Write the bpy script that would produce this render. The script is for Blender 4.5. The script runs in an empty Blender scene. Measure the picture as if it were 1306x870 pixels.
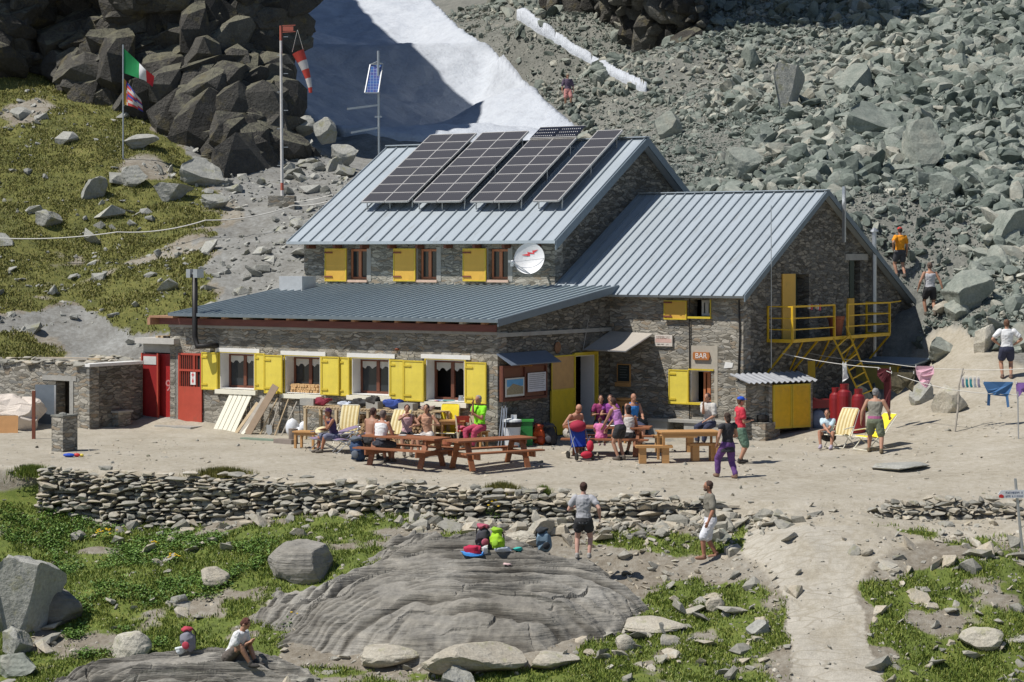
import bpy, bmesh, math, random
import numpy as np
from mathutils import Vector, Matrix, geometry
random.seed(7); RNG = np.random.default_rng(11)
SC = bpy.context.scene
COL = SC.collection
F = 2770.0; HC = 5.3; HY = 325.0; CX = 653.0      # focal length in photo pixels, eye height, horizon row
R = math.radians

# ---------------------------------------------------------------- camera, world, sun
cam = bpy.data.cameras.new('camera'); camo = bpy.data.objects.new('camera', cam); COL.objects.link(camo)
cam.sensor_width = 36; cam.lens = 36*F/1306; cam.shift_y = -(435-HY)/1306
cam.clip_end = 2000; cam.clip_start = .3
camo.location = (0, 0, HC); camo.rotation_euler = (R(90), 0, 0)
SC.camera = camo
SUN = Vector((-.500, -.205, .84)).normalized()
EL = math.asin(SUN.z)
world = bpy.data.worlds.new('World'); SC.world = world; world.use_nodes = True
nt = world.node_tree; bgn = nt.nodes['Background']
sky = nt.nodes.new('ShaderNodeTexSky'); sky.sky_type = 'NISHITA'; sky.sun_disc = False
sky.sun_elevation = EL; sky.sun_rotation = math.atan2(SUN.x, SUN.y); sky.altitude = 2500
nt.links.new(sky.outputs[0], bgn.inputs[0]); bgn.inputs[1].default_value = .08
sl = bpy.data.lights.new('sun', 'SUN'); sl.energy = 4.5; sl.angle = R(.53); sl.color = (1, .96, .9)
so = bpy.data.objects.new('sun', sl); COL.objects.link(so)
so.rotation_euler = SUN.to_track_quat('Z', 'Y').to_euler()
SC.view_settings.view_transform = 'Standard'; SC.view_settings.look = 'None'
SC.view_settings.exposure = 0.1; SC.view_settings.gamma = 1

# ---------------------------------------------------------------- tagging
def tag(o, label=None, cat=None, group=None, kind=None):
    if label: o['label'] = label
    if cat: o['category'] = cat
    if group: o['group'] = group
    if kind: o['kind'] = kind
    return o
def thing(name, label, cat, loc=(0, 0, 0), rz=0, group=None):
    o = bpy.data.objects.new(name, None); COL.objects.link(o)
    o.location = loc; o.rotation_euler = (0, 0, rz); o.empty_display_size = .3
    return tag(o, label, cat, group)
def kids(o): return [c for c in bpy.data.objects if c.parent == o]
def dup(o, loc=None, rz=None, label=None, par=None, scale=None):
    ch = kids(o)
    c = o.copy(); COL.objects.link(c)
    if par: c.parent = par
    if loc is not None: c.location = loc
    if rz is not None: c.rotation_euler = (0, 0, rz)
    if label: c['label'] = label
    if scale: c.scale = (scale,)*3
    for k in ch: dup(k, par=c)
    return c

# ---------------------------------------------------------------- mesh builder
class MB:
    def __init__(s): s.v = []; s.f = []; s.m = []; s.M = Matrix.Identity(4); s.mi = 0
    def add(s, vs, fs):
        n = len(s.v)
        for p in vs: s.v.append(tuple(s.M @ Vector(p)))
        for f in fs: s.f.append(tuple(i+n for i in f)); s.m.append(s.mi)
        return s
    def box(s, x0, x1, y0, y1, z0, z1):
        return s.add([(x0,y0,z0),(x1,y0,z0),(x1,y1,z0),(x0,y1,z0),(x0,y0,z1),(x1,y0,z1),(x1,y1,z1),(x0,y1,z1)],
                     [(3,2,1,0),(4,5,6,7),(0,1,5,4),(1,2,6,5),(2,3,7,6),(3,0,4,7)])
    def cbox(s, c, d, rot=None):
        o = s.M
        s.M = o @ Matrix.Translation(c) @ (rot.to_4x4() if rot is not None else Matrix.Identity(4))
        s.box(-d[0]/2, d[0]/2, -d[1]/2, d[1]/2, -d[2]/2, d[2]/2); s.M = o
        return s
    def bar(s, a, b, w, h=None, up=(0, 0, 1)):
        a = Vector(a); b = Vector(b); h = h or w; d = b-a; L = d.length; d.normalize(); up = Vector(up)
        if abs(d.dot(up)) > .98: up = Vector((0, 1, 0))
        x = d.cross(up).normalized(); z = x.cross(d).normalized()
        rot = Matrix((x, d, z)).transposed()
        return s.cbox((a+b)/2, (w, L, h), rot)
    def loft(s, rings, cap=True):
        n = len(rings[0]); vs = [p for r in rings for p in r]; fs = []
        for i in range(len(rings)-1):
            for j in range(n):
                k = (j+1) % n
                fs.append((i*n+j, i*n+k, (i+1)*n+k, (i+1)*n+j))
        if cap: fs.append(tuple(range(n-1, -1, -1))); fs.append(tuple((len(rings)-1)*n+j for j in range(n)))
        return s.add(vs, fs)
    def tube(s, pts, r, n=8, cap=True):
        pts = [Vector(p) for p in pts]; rs = r if isinstance(r, (list, tuple)) else [r]*len(pts)
        rings = []; up = None
        for i, p in enumerate(pts):
            d = (pts[min(i+1, len(pts)-1)]-pts[max(i-1, 0)]).normalized()
            if up is None: up = Vector((0, 0, 1)) if abs(d.z) < .9 else Vector((1, 0, 0))
            x = d.cross(up).normalized(); y = x.cross(d).normalized(); up = y
            rings.append([tuple(p+(x*math.cos(a)+y*math.sin(a))*rs[i]) for a in [2*math.pi*k/n for k in range(n)]])
        return s.loft(rings, cap)
    def lathe(s, prof, n=20, c=(0, 0, 0), sx=1, sy=1):
        rings = [[(c[0]+r*sx*math.cos(2*math.pi*k/n), c[1]+r*sy*math.sin(2*math.pi*k/n), c[2]+z) for k in range(n)] for r, z in prof]
        return s.loft(rings)
    def ball(s, c, r, n=10, m=7, rot=None):
        if not isinstance(r, (list, tuple)): r = (r, r, r)
        o = s.M; s.M = o @ Matrix.Translation(c) @ (rot.to_4x4() if rot is not None else Matrix.Identity(4))
        rings = []
        for i in range(m):
            t = math.pi*(i+.5)/m if 0 < i < m-1 else (.02 if i == 0 else math.pi-.02)
            rings.append([(r[0]*math.sin(t)*math.cos(2*math.pi*k/n), r[1]*math.sin(t)*math.sin(2*math.pi*k/n), -r[2]*math.cos(t)) for k in range(n)])
        s.loft(rings); s.M = o
        return s
    def prism(s, poly, a, b, axis='z'):
        def q(p, t): return {'z': (p[0], p[1], t), 'y': (p[0], t, p[1]), 'x': (t, p[0], p[1])}[axis]
        return s.loft([[q(p, a) for p in poly], [q(p, b) for p in poly]])
    def build(s, name, mat, parent=None, loc=None, smooth=False, fix=True):
        me = bpy.data.meshes.new(name); me.from_pydata(s.v, [], s.f)
        mats = mat if isinstance(mat, (list, tuple)) else [mat]
        for m in mats: me.materials.append(m)
        if len(mats) > 1: me.polygons.foreach_set('material_index', s.m)
        if fix:
            bm = bmesh.new(); bm.from_mesh(me); bmesh.ops.recalc_face_normals(bm, faces=bm.faces); bm.to_mesh(me); bm.free()
        if smooth: me.shade_smooth()
        o = bpy.data.objects.new(name, me); COL.objects.link(o)
        if parent: o.parent = parent
        if loc is not None: o.location = loc
        return o
def tri_mesh(name, V, T, mat, attrs=None, parent=None, quads=False, smooth=False):
    me = bpy.data.meshes.new(name); k = 4 if quads else 3
    me.vertices.add(len(V)); me.vertices.foreach_set('co', np.ascontiguousarray(V, dtype=np.float32).ravel())
    me.loops.add(len(T)*k); me.loops.foreach_set('vertex_index', np.ascontiguousarray(T, dtype=np.int32).ravel())
    me.polygons.add(len(T)); me.polygons.foreach_set('loop_start', np.arange(0, len(T)*k, k, dtype=np.int32))
    me.polygons.foreach_set('loop_total', np.full(len(T), k, dtype=np.int32))
    me.update(calc_edges=True); me.validate()
    for nm, a in (attrs or {}).items():
        at = me.attributes.new(nm, 'FLOAT', 'POINT'); at.data.foreach_set('value', np.ascontiguousarray(a, dtype=np.float32))
    for m in (mat if isinstance(mat, (list, tuple)) else [mat]): me.materials.append(m)
    (me.shade_smooth if smooth else me.shade_flat)()
    o = bpy.data.objects.new(name, me); COL.objects.link(o)
    if parent: o.parent = parent
    return o

# ---------------------------------------------------------------- materials
def nodes(name):
    m = bpy.data.materials.new(name); m.use_nodes = True
    t = m.node_tree; b = t.nodes['Principled BSDF']
    return m, t, b
def N(t, typ, **kw):
    n = t.nodes.new(typ)
    for k, v in kw.items():
        if k.startswith('i_'):
            key = k[2:]; key = int(key) if key.isdigit() else key
            n.inputs[key].default_value = v
        else: setattr(n, k, v)
    return n
def ramp(t, fac, stops):
    n = t.nodes.new('ShaderNodeValToRGB'); e = n.color_ramp.elements
    while len(e) < len(stops): e.new(.5)
    for i, (p, c) in enumerate(stops): e[i].position = p; e[i].color = (*c, 1) if len(c) == 3 else c
    t.links.new(fac, n.inputs[0]); return n
def mix(t, fac, a, b, typ='MIX'):
    n = t.nodes.new('ShaderNodeMix'); n.data_type = 'RGBA'; n.blend_type = typ
    for s_, v in ((n.inputs[0], fac), (n.inputs[6], a), (n.inputs[7], b)):
        if isinstance(v, (int, float)): s_.default_value = v
        elif isinstance(v, tuple): s_.default_value = (*v, 1) if len(v) == 3 else v
        else: t.links.new(v, s_)
    return n.outputs[2]
def mth(t, op, a, b=None):
    n = t.nodes.new('ShaderNodeMath'); n.operation = op
    for i, v in enumerate((a, b)):
        if v is None: continue
        if isinstance(v, (int, float)): n.inputs[i].default_value = v
        else: t.links.new(v, n.inputs[i])
    return n.outputs[0]
def coords(t, scale=(1, 1, 1), obj=True, rot=(0, 0, 0)):
    if obj: c = N(t, 'ShaderNodeTexCoord').outputs['Object']
    else: c = N(t, 'ShaderNodeNewGeometry').outputs['Position']
    mp = N(t, 'ShaderNodeMapping'); mp.inputs['Scale'].default_value = scale; mp.inputs['Rotation'].default_value = rot
    t.links.new(c, mp.inputs[0]); return mp.outputs[0]
def noise(t, v, scale, detail=4, rough=.6):
    n = N(t, 'ShaderNodeTexNoise'); n.inputs['Scale'].default_value = scale; n.inputs['Detail'].default_value = detail
    n.inputs['Roughness'].default_value = rough; t.links.new(v, n.inputs['Vector']); return n.outputs['Fac']
def bump(t, b, h, strength=.3, dist=.02):
    n = N(t, 'ShaderNodeBump'); n.inputs['Strength'].default_value = strength; n.inputs['Distance'].default_value = dist
    t.links.new(h, n.inputs['Height']); t.links.new(n.outputs[0], b.inputs['Normal'])
def sc(c, k): return tuple(min(1, x*k) for x in c)
_mc = {}
def plain(name, c, rough=.7, metal=0, var=.12, scale=6, bstr=.15, dist=.01, stretch=(1, 1, 1), wear=None):
    if name in _mc: return _mc[name]
    m, t, b = nodes(name); v = coords(t, stretch)
    n = noise(t, v, scale, 5)
    n2 = noise(t, v, scale*7, 3)
    r = ramp(t, mth(t, 'ADD', mth(t, 'MULTIPLY', n, .75), mth(t, 'MULTIPLY', n2, .25)), [(.3, sc(c, 1-var)), (.7, sc(c, 1+var))])
    col = r.outputs[0]
    if wear:
        w = ramp(t, noise(t, v, 2.3, 8, .7), [(.56, (0, 0, 0)), (.66, (1, 1, 1))])
        col = mix(t, mth(t, 'MULTIPLY', w.outputs[0], wear[1]), col, wear[0])
    t.links.new(col, b.inputs['Base Color'])
    b.inputs['Roughness'].default_value = rough; b.inputs['Metallic'].default_value = metal
    if bstr: bump(t, b, n2, bstr, dist)
    _mc[name] = m; return m
def stone_mat(name, tones, scale=(2.6, 2.6, 8.5), mortar=(.2, .19, .17), mw=.07, bstr=.9, dist=.05, patch=None):
    m, t, b = nodes(name); v0 = coords(t)
    nz = N(t, 'ShaderNodeTexNoise'); nz.inputs['Scale'].default_value = 2.2; nz.inputs['Detail'].default_value = 3; t.links.new(v0, nz.inputs['Vector'])
    vm = N(t, 'ShaderNodeVectorMath', operation='SCALE'); vm.inputs[3].default_value = .28; t.links.new(nz.outputs['Color'], vm.inputs[0])
    va = N(t, 'ShaderNodeVectorMath', operation='ADD'); t.links.new(v0, va.inputs[0]); t.links.new(vm.outputs[0], va.inputs[1])
    mp = N(t, 'ShaderNodeMapping'); mp.inputs['Scale'].default_value = scale; t.links.new(va.outputs[0], mp.inputs[0])
    vo = N(t, 'ShaderNodeTexVoronoi'); vo.inputs['Scale'].default_value = 1; vo.inputs['Randomness'].default_value = .9; t.links.new(mp.outputs[0], vo.inputs['Vector'])
    ve = N(t, 'ShaderNodeTexVoronoi', feature='DISTANCE_TO_EDGE'); ve.inputs['Scale'].default_value = 1; ve.inputs['Randomness'].default_value = .9; t.links.new(mp.outputs[0], ve.inputs['Vector'])
    sep = N(t, 'ShaderNodeSeparateColor'); t.links.new(vo.outputs['Color'], sep.inputs[0])
    k = len(tones)
    r = ramp(t, sep.outputs[0], [(i/k, c) for i, c in enumerate(tones)]); r.color_ramp.interpolation = 'CONSTANT'
    nn = noise(t, v0, 14, 5, .7)
    col = mix(t, 1.0, r.outputs[0], ramp(t, nn, [(.25, (.72, .72, .72)), (.75, (1.25, 1.25, 1.25))]).outputs[0], 'MULTIPLY')
    e = ramp(t, ve.outputs['Distance'], [(mw*.3, (0, 0, 0)), (mw*1.6, (1, 1, 1))])
    big = noise(t, v0, .9, 3)
    mcol = mix(t, ramp(t, big, [(.45, (0, 0, 0)), (.6, (1, 1, 1))]).outputs[0], mortar, sc(mortar, 2.0))
    col = mix(t, e.outputs[0], mcol, col)
    t.links.new(col, b.inputs['Base Color']); b.inputs['Roughness'].default_value = .9
    hgt = mth(t, 'ADD', mth(t, 'MULTIPLY', e.outputs[0], .7), mth(t, 'ADD', mth(t, 'MULTIPLY', nn, .5), mth(t, 'MULTIPLY', sep.outputs[1], .5)))
    bump(t, b, hgt, bstr, dist)
    return m
def rock_mat(name, tones, nscale=3.0, strata=0, bstr=.6, dist=.05, lichen=None, obj=False, rot=(.3, .15, 0), tops=None):
    m, t, b = nodes(name); v = coords(t, obj=obj)
    at = N(t, 'ShaderNodeAttribute'); at.attribute_name = 'tint'
    n1 = noise(t, v, nscale, 6, .65); n2 = noise(t, v, nscale*6, 4, .7)
    f = mth(t, 'ADD', mth(t, 'MULTIPLY', n1, .5), mth(t, 'MULTIPLY', at.outputs['Fac'], .5))
    k = len(tones)
    col = ramp(t, f, [(.15+.7*i/(k-1), c) for i, c in enumerate(tones)]).outputs[0]
    col = mix(t, 1.0, col, ramp(t, n2, [(.25, (.7, .7, .7)), (.75, (1.25, 1.25, 1.22))]).outputs[0], 'MULTIPLY')
    h = mth(t, 'ADD', n1, mth(t, 'MULTIPLY', n2, .5))
    if strata:
        mp = N(t, 'ShaderNodeMapping'); mp.inputs['Rotation'].default_value = rot; mp.inputs['Scale'].default_value = (.25, .25, strata); t.links.new(v, mp.inputs[0])
        s_ = noise(t, mp.outputs[0], 1.6, 7, .62)
        col = mix(t, 1.0, col, ramp(t, s_, [(.3, (.62, .6, .57)), (.42, (.95, .95, .95)), (.65, (1.12, 1.1, 1.07))]).outputs[0], 'MULTIPLY')
        h = mth(t, 'ADD', mth(t, 'MULTIPLY', h, .5), mth(t, 'MULTIPLY', ramp(t, s_, [(.3, (0, 0, 0)), (.6, (1, 1, 1))]).outputs[0], .9))
    if lichen:
        l = ramp(t, noise(t, v, nscale*.8, 6, .7), [(.55, (0, 0, 0)), (.66, (1, 1, 1))])
        col = mix(t, mth(t, 'MULTIPLY', l.outputs[0], .55), col, lichen)
    if tops:
        sx = N(t, 'ShaderNodeSeparateXYZ'); t.links.new(N(t, 'ShaderNodeNewGeometry').outputs['True Normal'], sx.inputs[0])
        tp = ramp(t, mth(t, 'ADD', sx.outputs[2], mth(t, 'MULTIPLY', mth(t, 'SUBTRACT', n1, .5), 1.4)), [(.6, (0, 0, 0)), (.85, (1, 1, 1))])
        col = mix(t, mth(t, 'MULTIPLY', tp.outputs[0], .5), col, tops)
    t.links.new(col, b.inputs['Base Color']); b.inputs['Roughness'].default_value = .9
    bump(t, b, h, bstr, dist)
    return m

# ---------------------------------------------------------------- numpy noise
def _h(i, j, s):
    n = (i.astype(np.int64)*374761393 + j.astype(np.int64)*668265263 + s*69069) & 0x7fffffff
    n = ((n ^ (n >> 13))*1274126177) & 0x7fffffff
    return ((n ^ (n >> 16)) & 0xffff)/65535.0
def vn(x, y, s=0):
    x = np.asarray(x, float); y = np.asarray(y, float)
    i = np.floor(x); j = np.floor(y); fx = x-i; fy = y-j; fx = fx*fx*(3-2*fx); fy = fy*fy*(3-2*fy)
    a = _h(i, j, s); b = _h(i+1, j, s); c = _h(i, j+1, s); d = _h(i+1, j+1, s)
    return (a*(1-fx)+b*fx)*(1-fy)+(c*(1-fx)+d*fx)*fy
def fbm(x, y, s=0, o=4):
    r = 0; a = .5; k = 1
    for i in range(o): r = r+a*vn(x*k+i*17.3, y*k-i*9.1, s+i); a *= .5; k *= 2.03
    return r/(1-.5**o)

# ---------------------------------------------------------------- projection helpers
def P(px, py, D): return Vector(((px-CX)*D/F, D, HC-(py-HY)*D/F))
def proj(X, Y, Z): return CX+F*X/Y, HY+F*(HC-Z)/Y
EX = Vector((.8319, -.5549)); EY = Vector((.5549, .8319)); OX, OY = -.4, 60.0
HROT = math.atan2(EX.y, EX.x)
def l2w(x, y, z=0): return Vector((OX+EX.x*x+EY.x*y, OY+EX.y*x+EY.y*y, z))
def onY(px, py, y):     # pixel -> (x, z) on the plane y of the hut's own frame
    u = (px-CX)/F; D = (y+OX*EY.x+OY*EY.y)/(u*EY.x+EY.y)
    return (D*u-OX)*EX.x+(D-OY)*EX.y, HC-(py-HY)*D/F
def onX(px, py, x):     # pixel -> (y, z) on the plane x of the hut's own frame
    u = (px-CX)/F; D = (x+OX*EX.x+OY*EX.y)/(u*EX.x+EX.y)
    return (D*u-OX)*EY.x+(D-OY)*EY.y, HC-(py-HY)*D/F
def onSlope(px, py, y0, z0, k):   # pixel -> (x, y, z) on the roof plane z=z0+k*(y-y0)
    u = (px-CX)/F; v = (py-HY)/F
    D = (HC-z0+k*(y0+OX*EY.x+OY*EY.y))/(v+k*(u*EY.x+EY.y))
    return (D*u-OX)*EX.x+(D-OY)*EX.y, (D*u-OX)*EY.x+(D-OY)*EY.y, HC-v*D
# ---------------------------------------------------------------- terrain height fields
GX0, GX1, GY0, GY1, GS = -110., 110., -6., 240., .5
NXg = int((GX1-GX0)/GS)+1; NYg = int((GY1-GY0)/GS)+1
def field(pts):
    pts = [tuple(p) for p in pts]
    vs, es, fs = geometry.delaunay_2d_cdt([Vector((p[0], p[1])) for p in pts], [], [], 0, 1e-5)[:3]
    zz = []
    for v in vs:
        q = min(pts, key=lambda p: (p[0]-v.x)**2+(p[1]-v.y)**2); zz.append(q[2])
    Z = np.full((NYg, NXg), np.nan)
    for f in fs:
        if len(f) != 3: continue
        (x0, y0), (x1, y1), (x2, y2) = [(vs[i].x, vs[i].y) for i in f]; z0, z1, z2 = [zz[i] for i in f]
        den = (y1-y2)*(x0-x2)+(x2-x1)*(y0-y2)
        if abs(den) < 1e-9: continue
        i0 = max(0, int((min(x0, x1, x2)-GX0)/GS)-1); i1 = min(NXg, int((max(x0, x1, x2)-GX0)/GS)+2)
        j0 = max(0, int((min(y0, y1, y2)-GY0)/GS)-1); j1 = min(NYg, int((max(y0, y1, y2)-GY0)/GS)+2)
        if i1 <= i0 or j1 <= j0: continue
        gx, gy = np.meshgrid(GX0+GS*np.arange(i0, i1), GY0+GS*np.arange(j0, j1))
        a = ((y1-y2)*(gx-x2)+(x2-x1)*(gy-y2))/den; b = ((y2-y0)*(gx-x2)+(x0-x2)*(gy-y2))/den; c = 1-a-b
        ok = (a >= -1e-6) & (b >= -1e-6) & (c >= -1e-6)
        sub = Z[j0:j1, i0:i1]; sub[ok] = (a*z0+b*z1+c*z2)[ok]
    Z = np.where(np.isnan(Z), 0, Z)
    for _ in range(4):
        Zp = np.pad(Z, 1, mode='edge')
        Z = (Zp[:-2, 1:-1]+Zp[2:, 1:-1]+Zp[1:-1, :-2]+Zp[1:-1, 2:]+2*Z)/6
    return Z
def sample(Z, X, Y):
    fx = np.clip((X-GX0)/GS, 0, NXg-1.001); fy = np.clip((Y-GY0)/GS, 0, NYg-1.001)
    i = fx.astype(int); j = fy.astype(int); fx = fx-i; fy = fy-j
    return (Z[j, i]*(1-fx)+Z[j, i+1]*fx)*(1-fy)+(Z[j+1, i]*(1-fx)+Z[j+1, i+1]*fx)*fy
def XZ(px, D, z): return ((px-CX)*D/F, D, z)
up = []
for px in (-700, -300, 0, 200, 400, 600, 800, 1000, 1120):
    up += [XZ(px, 57, 0), XZ(px, 50, -.4), XZ(px, 46, -.6)]
for px in (1300, 1600, 2100): up += [XZ(px, 57, .4), XZ(px, 52, -.15), XZ(px, 50, -.4), XZ(px, 46, -.6)]
for px in (-700, 2100): up += [XZ(px, 62, 1)]
up += [XZ(px, 62, 0) for px in (0, 150, 350, 600, 780, 900, 1000)]
up += [XZ(px, 66, .05) for px in (0, 60, 150, 230, 600, 800, 950)] + [XZ(-200, 64, .2)]
BG = [(-500,440,67),(0,448,69),(60,457,70),(150,457,71),(0,412,72),(100,420,73),(205,440,71.5),(212,402,72.5),(245,392,72),(100,350,77),
 (0,340,77),(-500,340,77),(200,350,76),(300,372,73.5),(300,320,76.5),(385,347,74.5),(388,300,78),(250,300,79),(100,250,83),(0,250,83),(-500,250,83),
 (250,270,82),(360,262,83),(430,262,83),(157,205,86),(0,150,90),(0,95,93),(0,60,96),(-500,100,94),(250,205,88),(440,222,89),(400,180,93),(460,215,93),
 (350,160,100),(450,190,112),(340,60,128),(300,0,160),(430,0,165),(615,165,124),(545,0,160),(500,90,140),(300,-200,230),(600,-200,230),(900,-250,200),(1500,-250,190),(2200,-250,180),
 (750,172,106),(723,137,119),(650,60,132),(560,5,155),(760,85,114),(700,205,96),(850,190,92),(830,120,107.5),(655,15,127),(870,70,110),(900,235,84),(1000,232,82),
 (1000,150,94),(1000,60,110),(1000,0,119),(1100,242,79),(1150,353,71.5),(1200,402,69.6),(1200,340,73),(1200,250,80),(1200,150,89),(1200,50,104),(1306,400,69),
 (1306,300,75),(1306,200,83),(1306,100,93),(1306,0,111),(1250,432,67.8),(1306,442,66.5),(1212,432,68.8),(1283,482,63.8),(1306,525,60.5),(1200,522,62),
 (1240,560,58.7),(1150,545,61),(1200,482,65.2),(1700,450,66),(1700,300,75),(1700,100,93),(1700,520,60.5),(2300,300,75),(2300,0,105)]
up += [tuple(P(*b)) for b in BG]
up += [tuple(l2w(x, y, z)) for x, y, z in ((4.6, 6.1, .1), (5.6, 6.6, .2), (5.4, 8, .27), (6, 9.5, .3), (6, 13, .5), (5.5, 16, 1.2), (5, 19.5, 2.1), (-5, 9, 2), (-5, 15, 4), (2, 15, 3), (-11, 3, 1), (-13.2, 0, .12), (-12.4, -.6, .1), (-8, 0, 0), (-12.9, 5.6, 3.4), (-12.2, 7, 4.2), (-12.3, 14, 5.6))]
up += [(-110, -6, 3), (110, -6, 3), (-110, 240, 60), (110, 240, 40), (-110, 40, 0), (110, 40, 0), (-110, 100, 18), (110, 100, 20), (-110, 70, 6), (110, 70, 8), (0, 240, 42)]
lo = [P(*q) for q in ((-700,680,54),(0,640,54.6),(100,672,54.2),(200,668,54.2),(440,653,52.3),(600,667,51),(800,661,50),(900,665,49.4),(744,712,49.2),(910,715,48.5),
 (620,705,48.9),(0,720,51.5),(0,800,47.5),(0,870,45),(200,760,48.5),(200,840,46),(300,848,44.8),(400,700,50),(400,765,47.5),(600,870,42.8),(900,765,46.5),
 (900,870,42.5),(1000,690,47),(1070,870,42.4),(1060,760,45.3),(1150,690,47.2),(1300,690,47.3),(1300,722,46.3),(1200,870,42.5),(1306,870,42.8),(1306,760,45.2),
 (2000,720,46),(2000,870,42.8),(-700,870,45),(600,770,46.3))]
lo = [tuple(p) for p in lo] + [XZ(p_, 49.6, -.45) for p_ in (985, 1040, 1090)] + [XZ(p_, 49.8, -.72) for p_ in (1130, 1300, 2000)]
lo += [(x, 36, -4.1) for x in (-60, -30, 0, 30, 60)] + [(x, 30, -4.8) for x in (-60, -30, 0, 30, 60)] + [(x, y, 3.5-.277*y) for y in (0, 20) for x in (-60, 0, 60)]
lo += [(-110, -6, 3), (110, -6, 3), (-110, 240, 0), (110, 240, 0), (-110, 55, -1), (110, 55, -1), (0, 60, -.5), (-20, 60, -.8), (20, 60, -.5)]
ZU = field(up); ZL = field(lo)
WK = [(-700, 55.3), (0, 54.9), (100, 54.7), (440, 52.7), (600, 51.8), (900, 50.2), (985, 49.9), (1120, 49.9), (1300, 49.9), (2000, 50)]
WX = np.array([(p_-CX)*d/F for p_, d in WK]); WY = np.array([d for _, d in WK])
def yw(X): return np.interp(X, WX, WY)
def H(X, Y):
    X = np.asarray(X, float); Y = np.asarray(Y, float)
    u = sample(ZU, X, Y); l = sample(ZL, X, Y)
    w = np.clip((Y-yw(X)+.1)/.35, 0, 1); w = w*w*(3-2*w)
    near = np.clip((Y-62)/10, 0, 1)
    amp = w*(.06+.35*near)+(1-w)*.26
    n = (fbm(X*.9, Y*.9, 3, 4)-.5)*amp+(fbm(X*.18, Y*.18, 8, 2)-.5)*w*near*.8
    return l*(1-w)+u*w+n
def hz(x, y): return float(H(np.array([x]), np.array([y]))[0])
_D = np.arange(40, 170, .04)
def G(px, py, dmin=40):
    u = (px-CX)/F; D = _D[_D >= dmin]
    z = HC-(py-HY)*D/F; h = H(u*D, D); i = np.argmax(z < h)
    d = D[i]; x, y = u*d, d
    lx = (x-OX)*EX.x+(y-OY)*EX.y; ly = (x-OX)*EY.x+(y-OY)*EY.y; lim = None
    if -12.2 < lx <= 0 and -.45 < ly < 4: lim = -.5; d = (lim+OX*EY.x+OY*EY.y)/(u*EY.x+EY.y)
    if lim is not None and (d*u-OX)*EX.x+(d-OY)*EX.y > 0: lim = None
    if lim is None and -4 < lx < .4 and 0 <= ly < 6.5: lim = .45; d = (lim+OX*EX.x+OY*EX.y)/(u*EX.x+EX.y)
    if lim is None and 0 < lx < 4.5 and 5.5 < ly < 9: lim = 5.45; d = (lim+OX*EY.x+OY*EY.y)/(u*EY.x+EY.y)
    if lim is None: return Vector((x, y, float(h[i])))
    return Vector((u*d, d, hz(u*d, d)))
def inpoly(px, py, poly):
    ins = np.zeros(np.shape(px), bool); n = len(poly)
    for i in range(n):
        x0, y0 = poly[i]; x1, y1 = poly[(i+1) % n]
        if y0 == y1: continue
        c = ((y0 > py) != (y1 > py)) & (px < (x1-x0)*(py-y0)/(y1-y0)+x0)
        ins ^= c
    return ins
GRASS = [
 [(-900,560),(0,598),(70,598),(120,668),(300,674),(440,655),(560,657),(610,672),(600,700),(520,712),(450,750),(385,795),(345,870),(340,1100),(-900,1100)],
 [(1105,745),(1200,722),(1306,695),(1900,680),(1900,1100),(1140,1100),(1125,870)],
 [(330,900),(400,850),(600,862),(600,1100),(300,1100)],
 [(800,775),(850,735),(960,742),(1008,800),(1018,870),(1015,1100),(600,1100),(600,862),(740,835)],
 [(700,672),(960,680),(960,700),(880,705),(790,690),(700,690)],
 [(1130,672),(1306,690),(1306,720),(1180,690)]]
HILL = [
 [(-900,60),(0,60),(60,75),(150,122),(225,190),(272,235),(300,262),(262,300),(270,330),(270,388),(215,428),(150,415),(90,385),(0,402),(-900,402)],
 [(-900,425),(45,425),(75,452),(40,472),(-900,500)]]
SNOW = [[(300,-90),(352,0),(352,120),(440,188),(470,210),(640,235),(752,170),(690,122),(640,70),(600,45),(548,0),(470,-90)],
        [(640,0),(662,12),(720,52),(785,92),(835,119),(822,121),(770,95),(705,56),(650,22)]]
PATHP = [(965,672),(1090,668),(1085,720),(1100,790),(1128,870),(1150,1100),(1000,1100),(1016,870),(1004,790),(985,730),(950,700)]
PLAZA = [(-2000,520),(0,545),(300,530),(640,560),(960,560),(1100,530),(1195,420),(1215,415),(1306,470),(2500,500),(2500,690),(1306,688),(1180,690),(1105,715),(1092,765),(1000,765),(975,730),(930,690),(915,660),(600,640),(0,600),(-2000,590)]
def masks(X, Y, Z):
    X = np.asarray(X); Y = np.asarray(Y)
    px, py = CX+F*X/np.maximum(Y, 1), HY+F*(HC-Z)/np.maximum(Y, 1)
    jx = (fbm(X*1.1, Y*1.1, 21, 4)-.5)*60; jy = (fbm(X*1.1, Y*1.1, 22, 4)-.5)*36
    g = np.zeros(len(X)); h = np.zeros(len(X)); pl = np.zeros(len(X)); pt = np.zeros(len(X))
    upw = Y > yw(X)+.05
    for dx, dy in ((0, 0), (4, 0), (-4, 0), (0, 3), (0, -3)):
        gg = np.zeros(len(X), bool); hh = np.zeros(len(X), bool)
        for q in GRASS: gg |= inpoly(px+jx+dx, py+jy+dy, q)
        for q in HILL: hh |= inpoly(px+jx+dx, py+jy+dy, q)
        g += gg & ~upw; h += hh & (Y > 64); pl += inpoly(px+jx*.45+dx, py+jy*.35+dy, PLAZA) & (upw | (px > 900))
        pt += inpoly(px+jx*.4+dx, py+jy*.3+dy, PATHP)
    g /= 5; h /= 5; pl /= 5; pt /= 5
    bare = fbm(X*.7+5, Y*.9, 31, 4)
    left = px < 560
    g = g*np.clip((bare-np.where(left, .3, .25))*7, 0, 1)*(1-pt)
    h = h*np.clip((fbm(X*.35, Y*.5, 33, 5)-.315)*7, 0, 1)
    scree = ((px > 545) & (Y > 66) & (pl < .5)).astype(float)
    return px, py, g, h, pl, pt, scree

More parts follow.
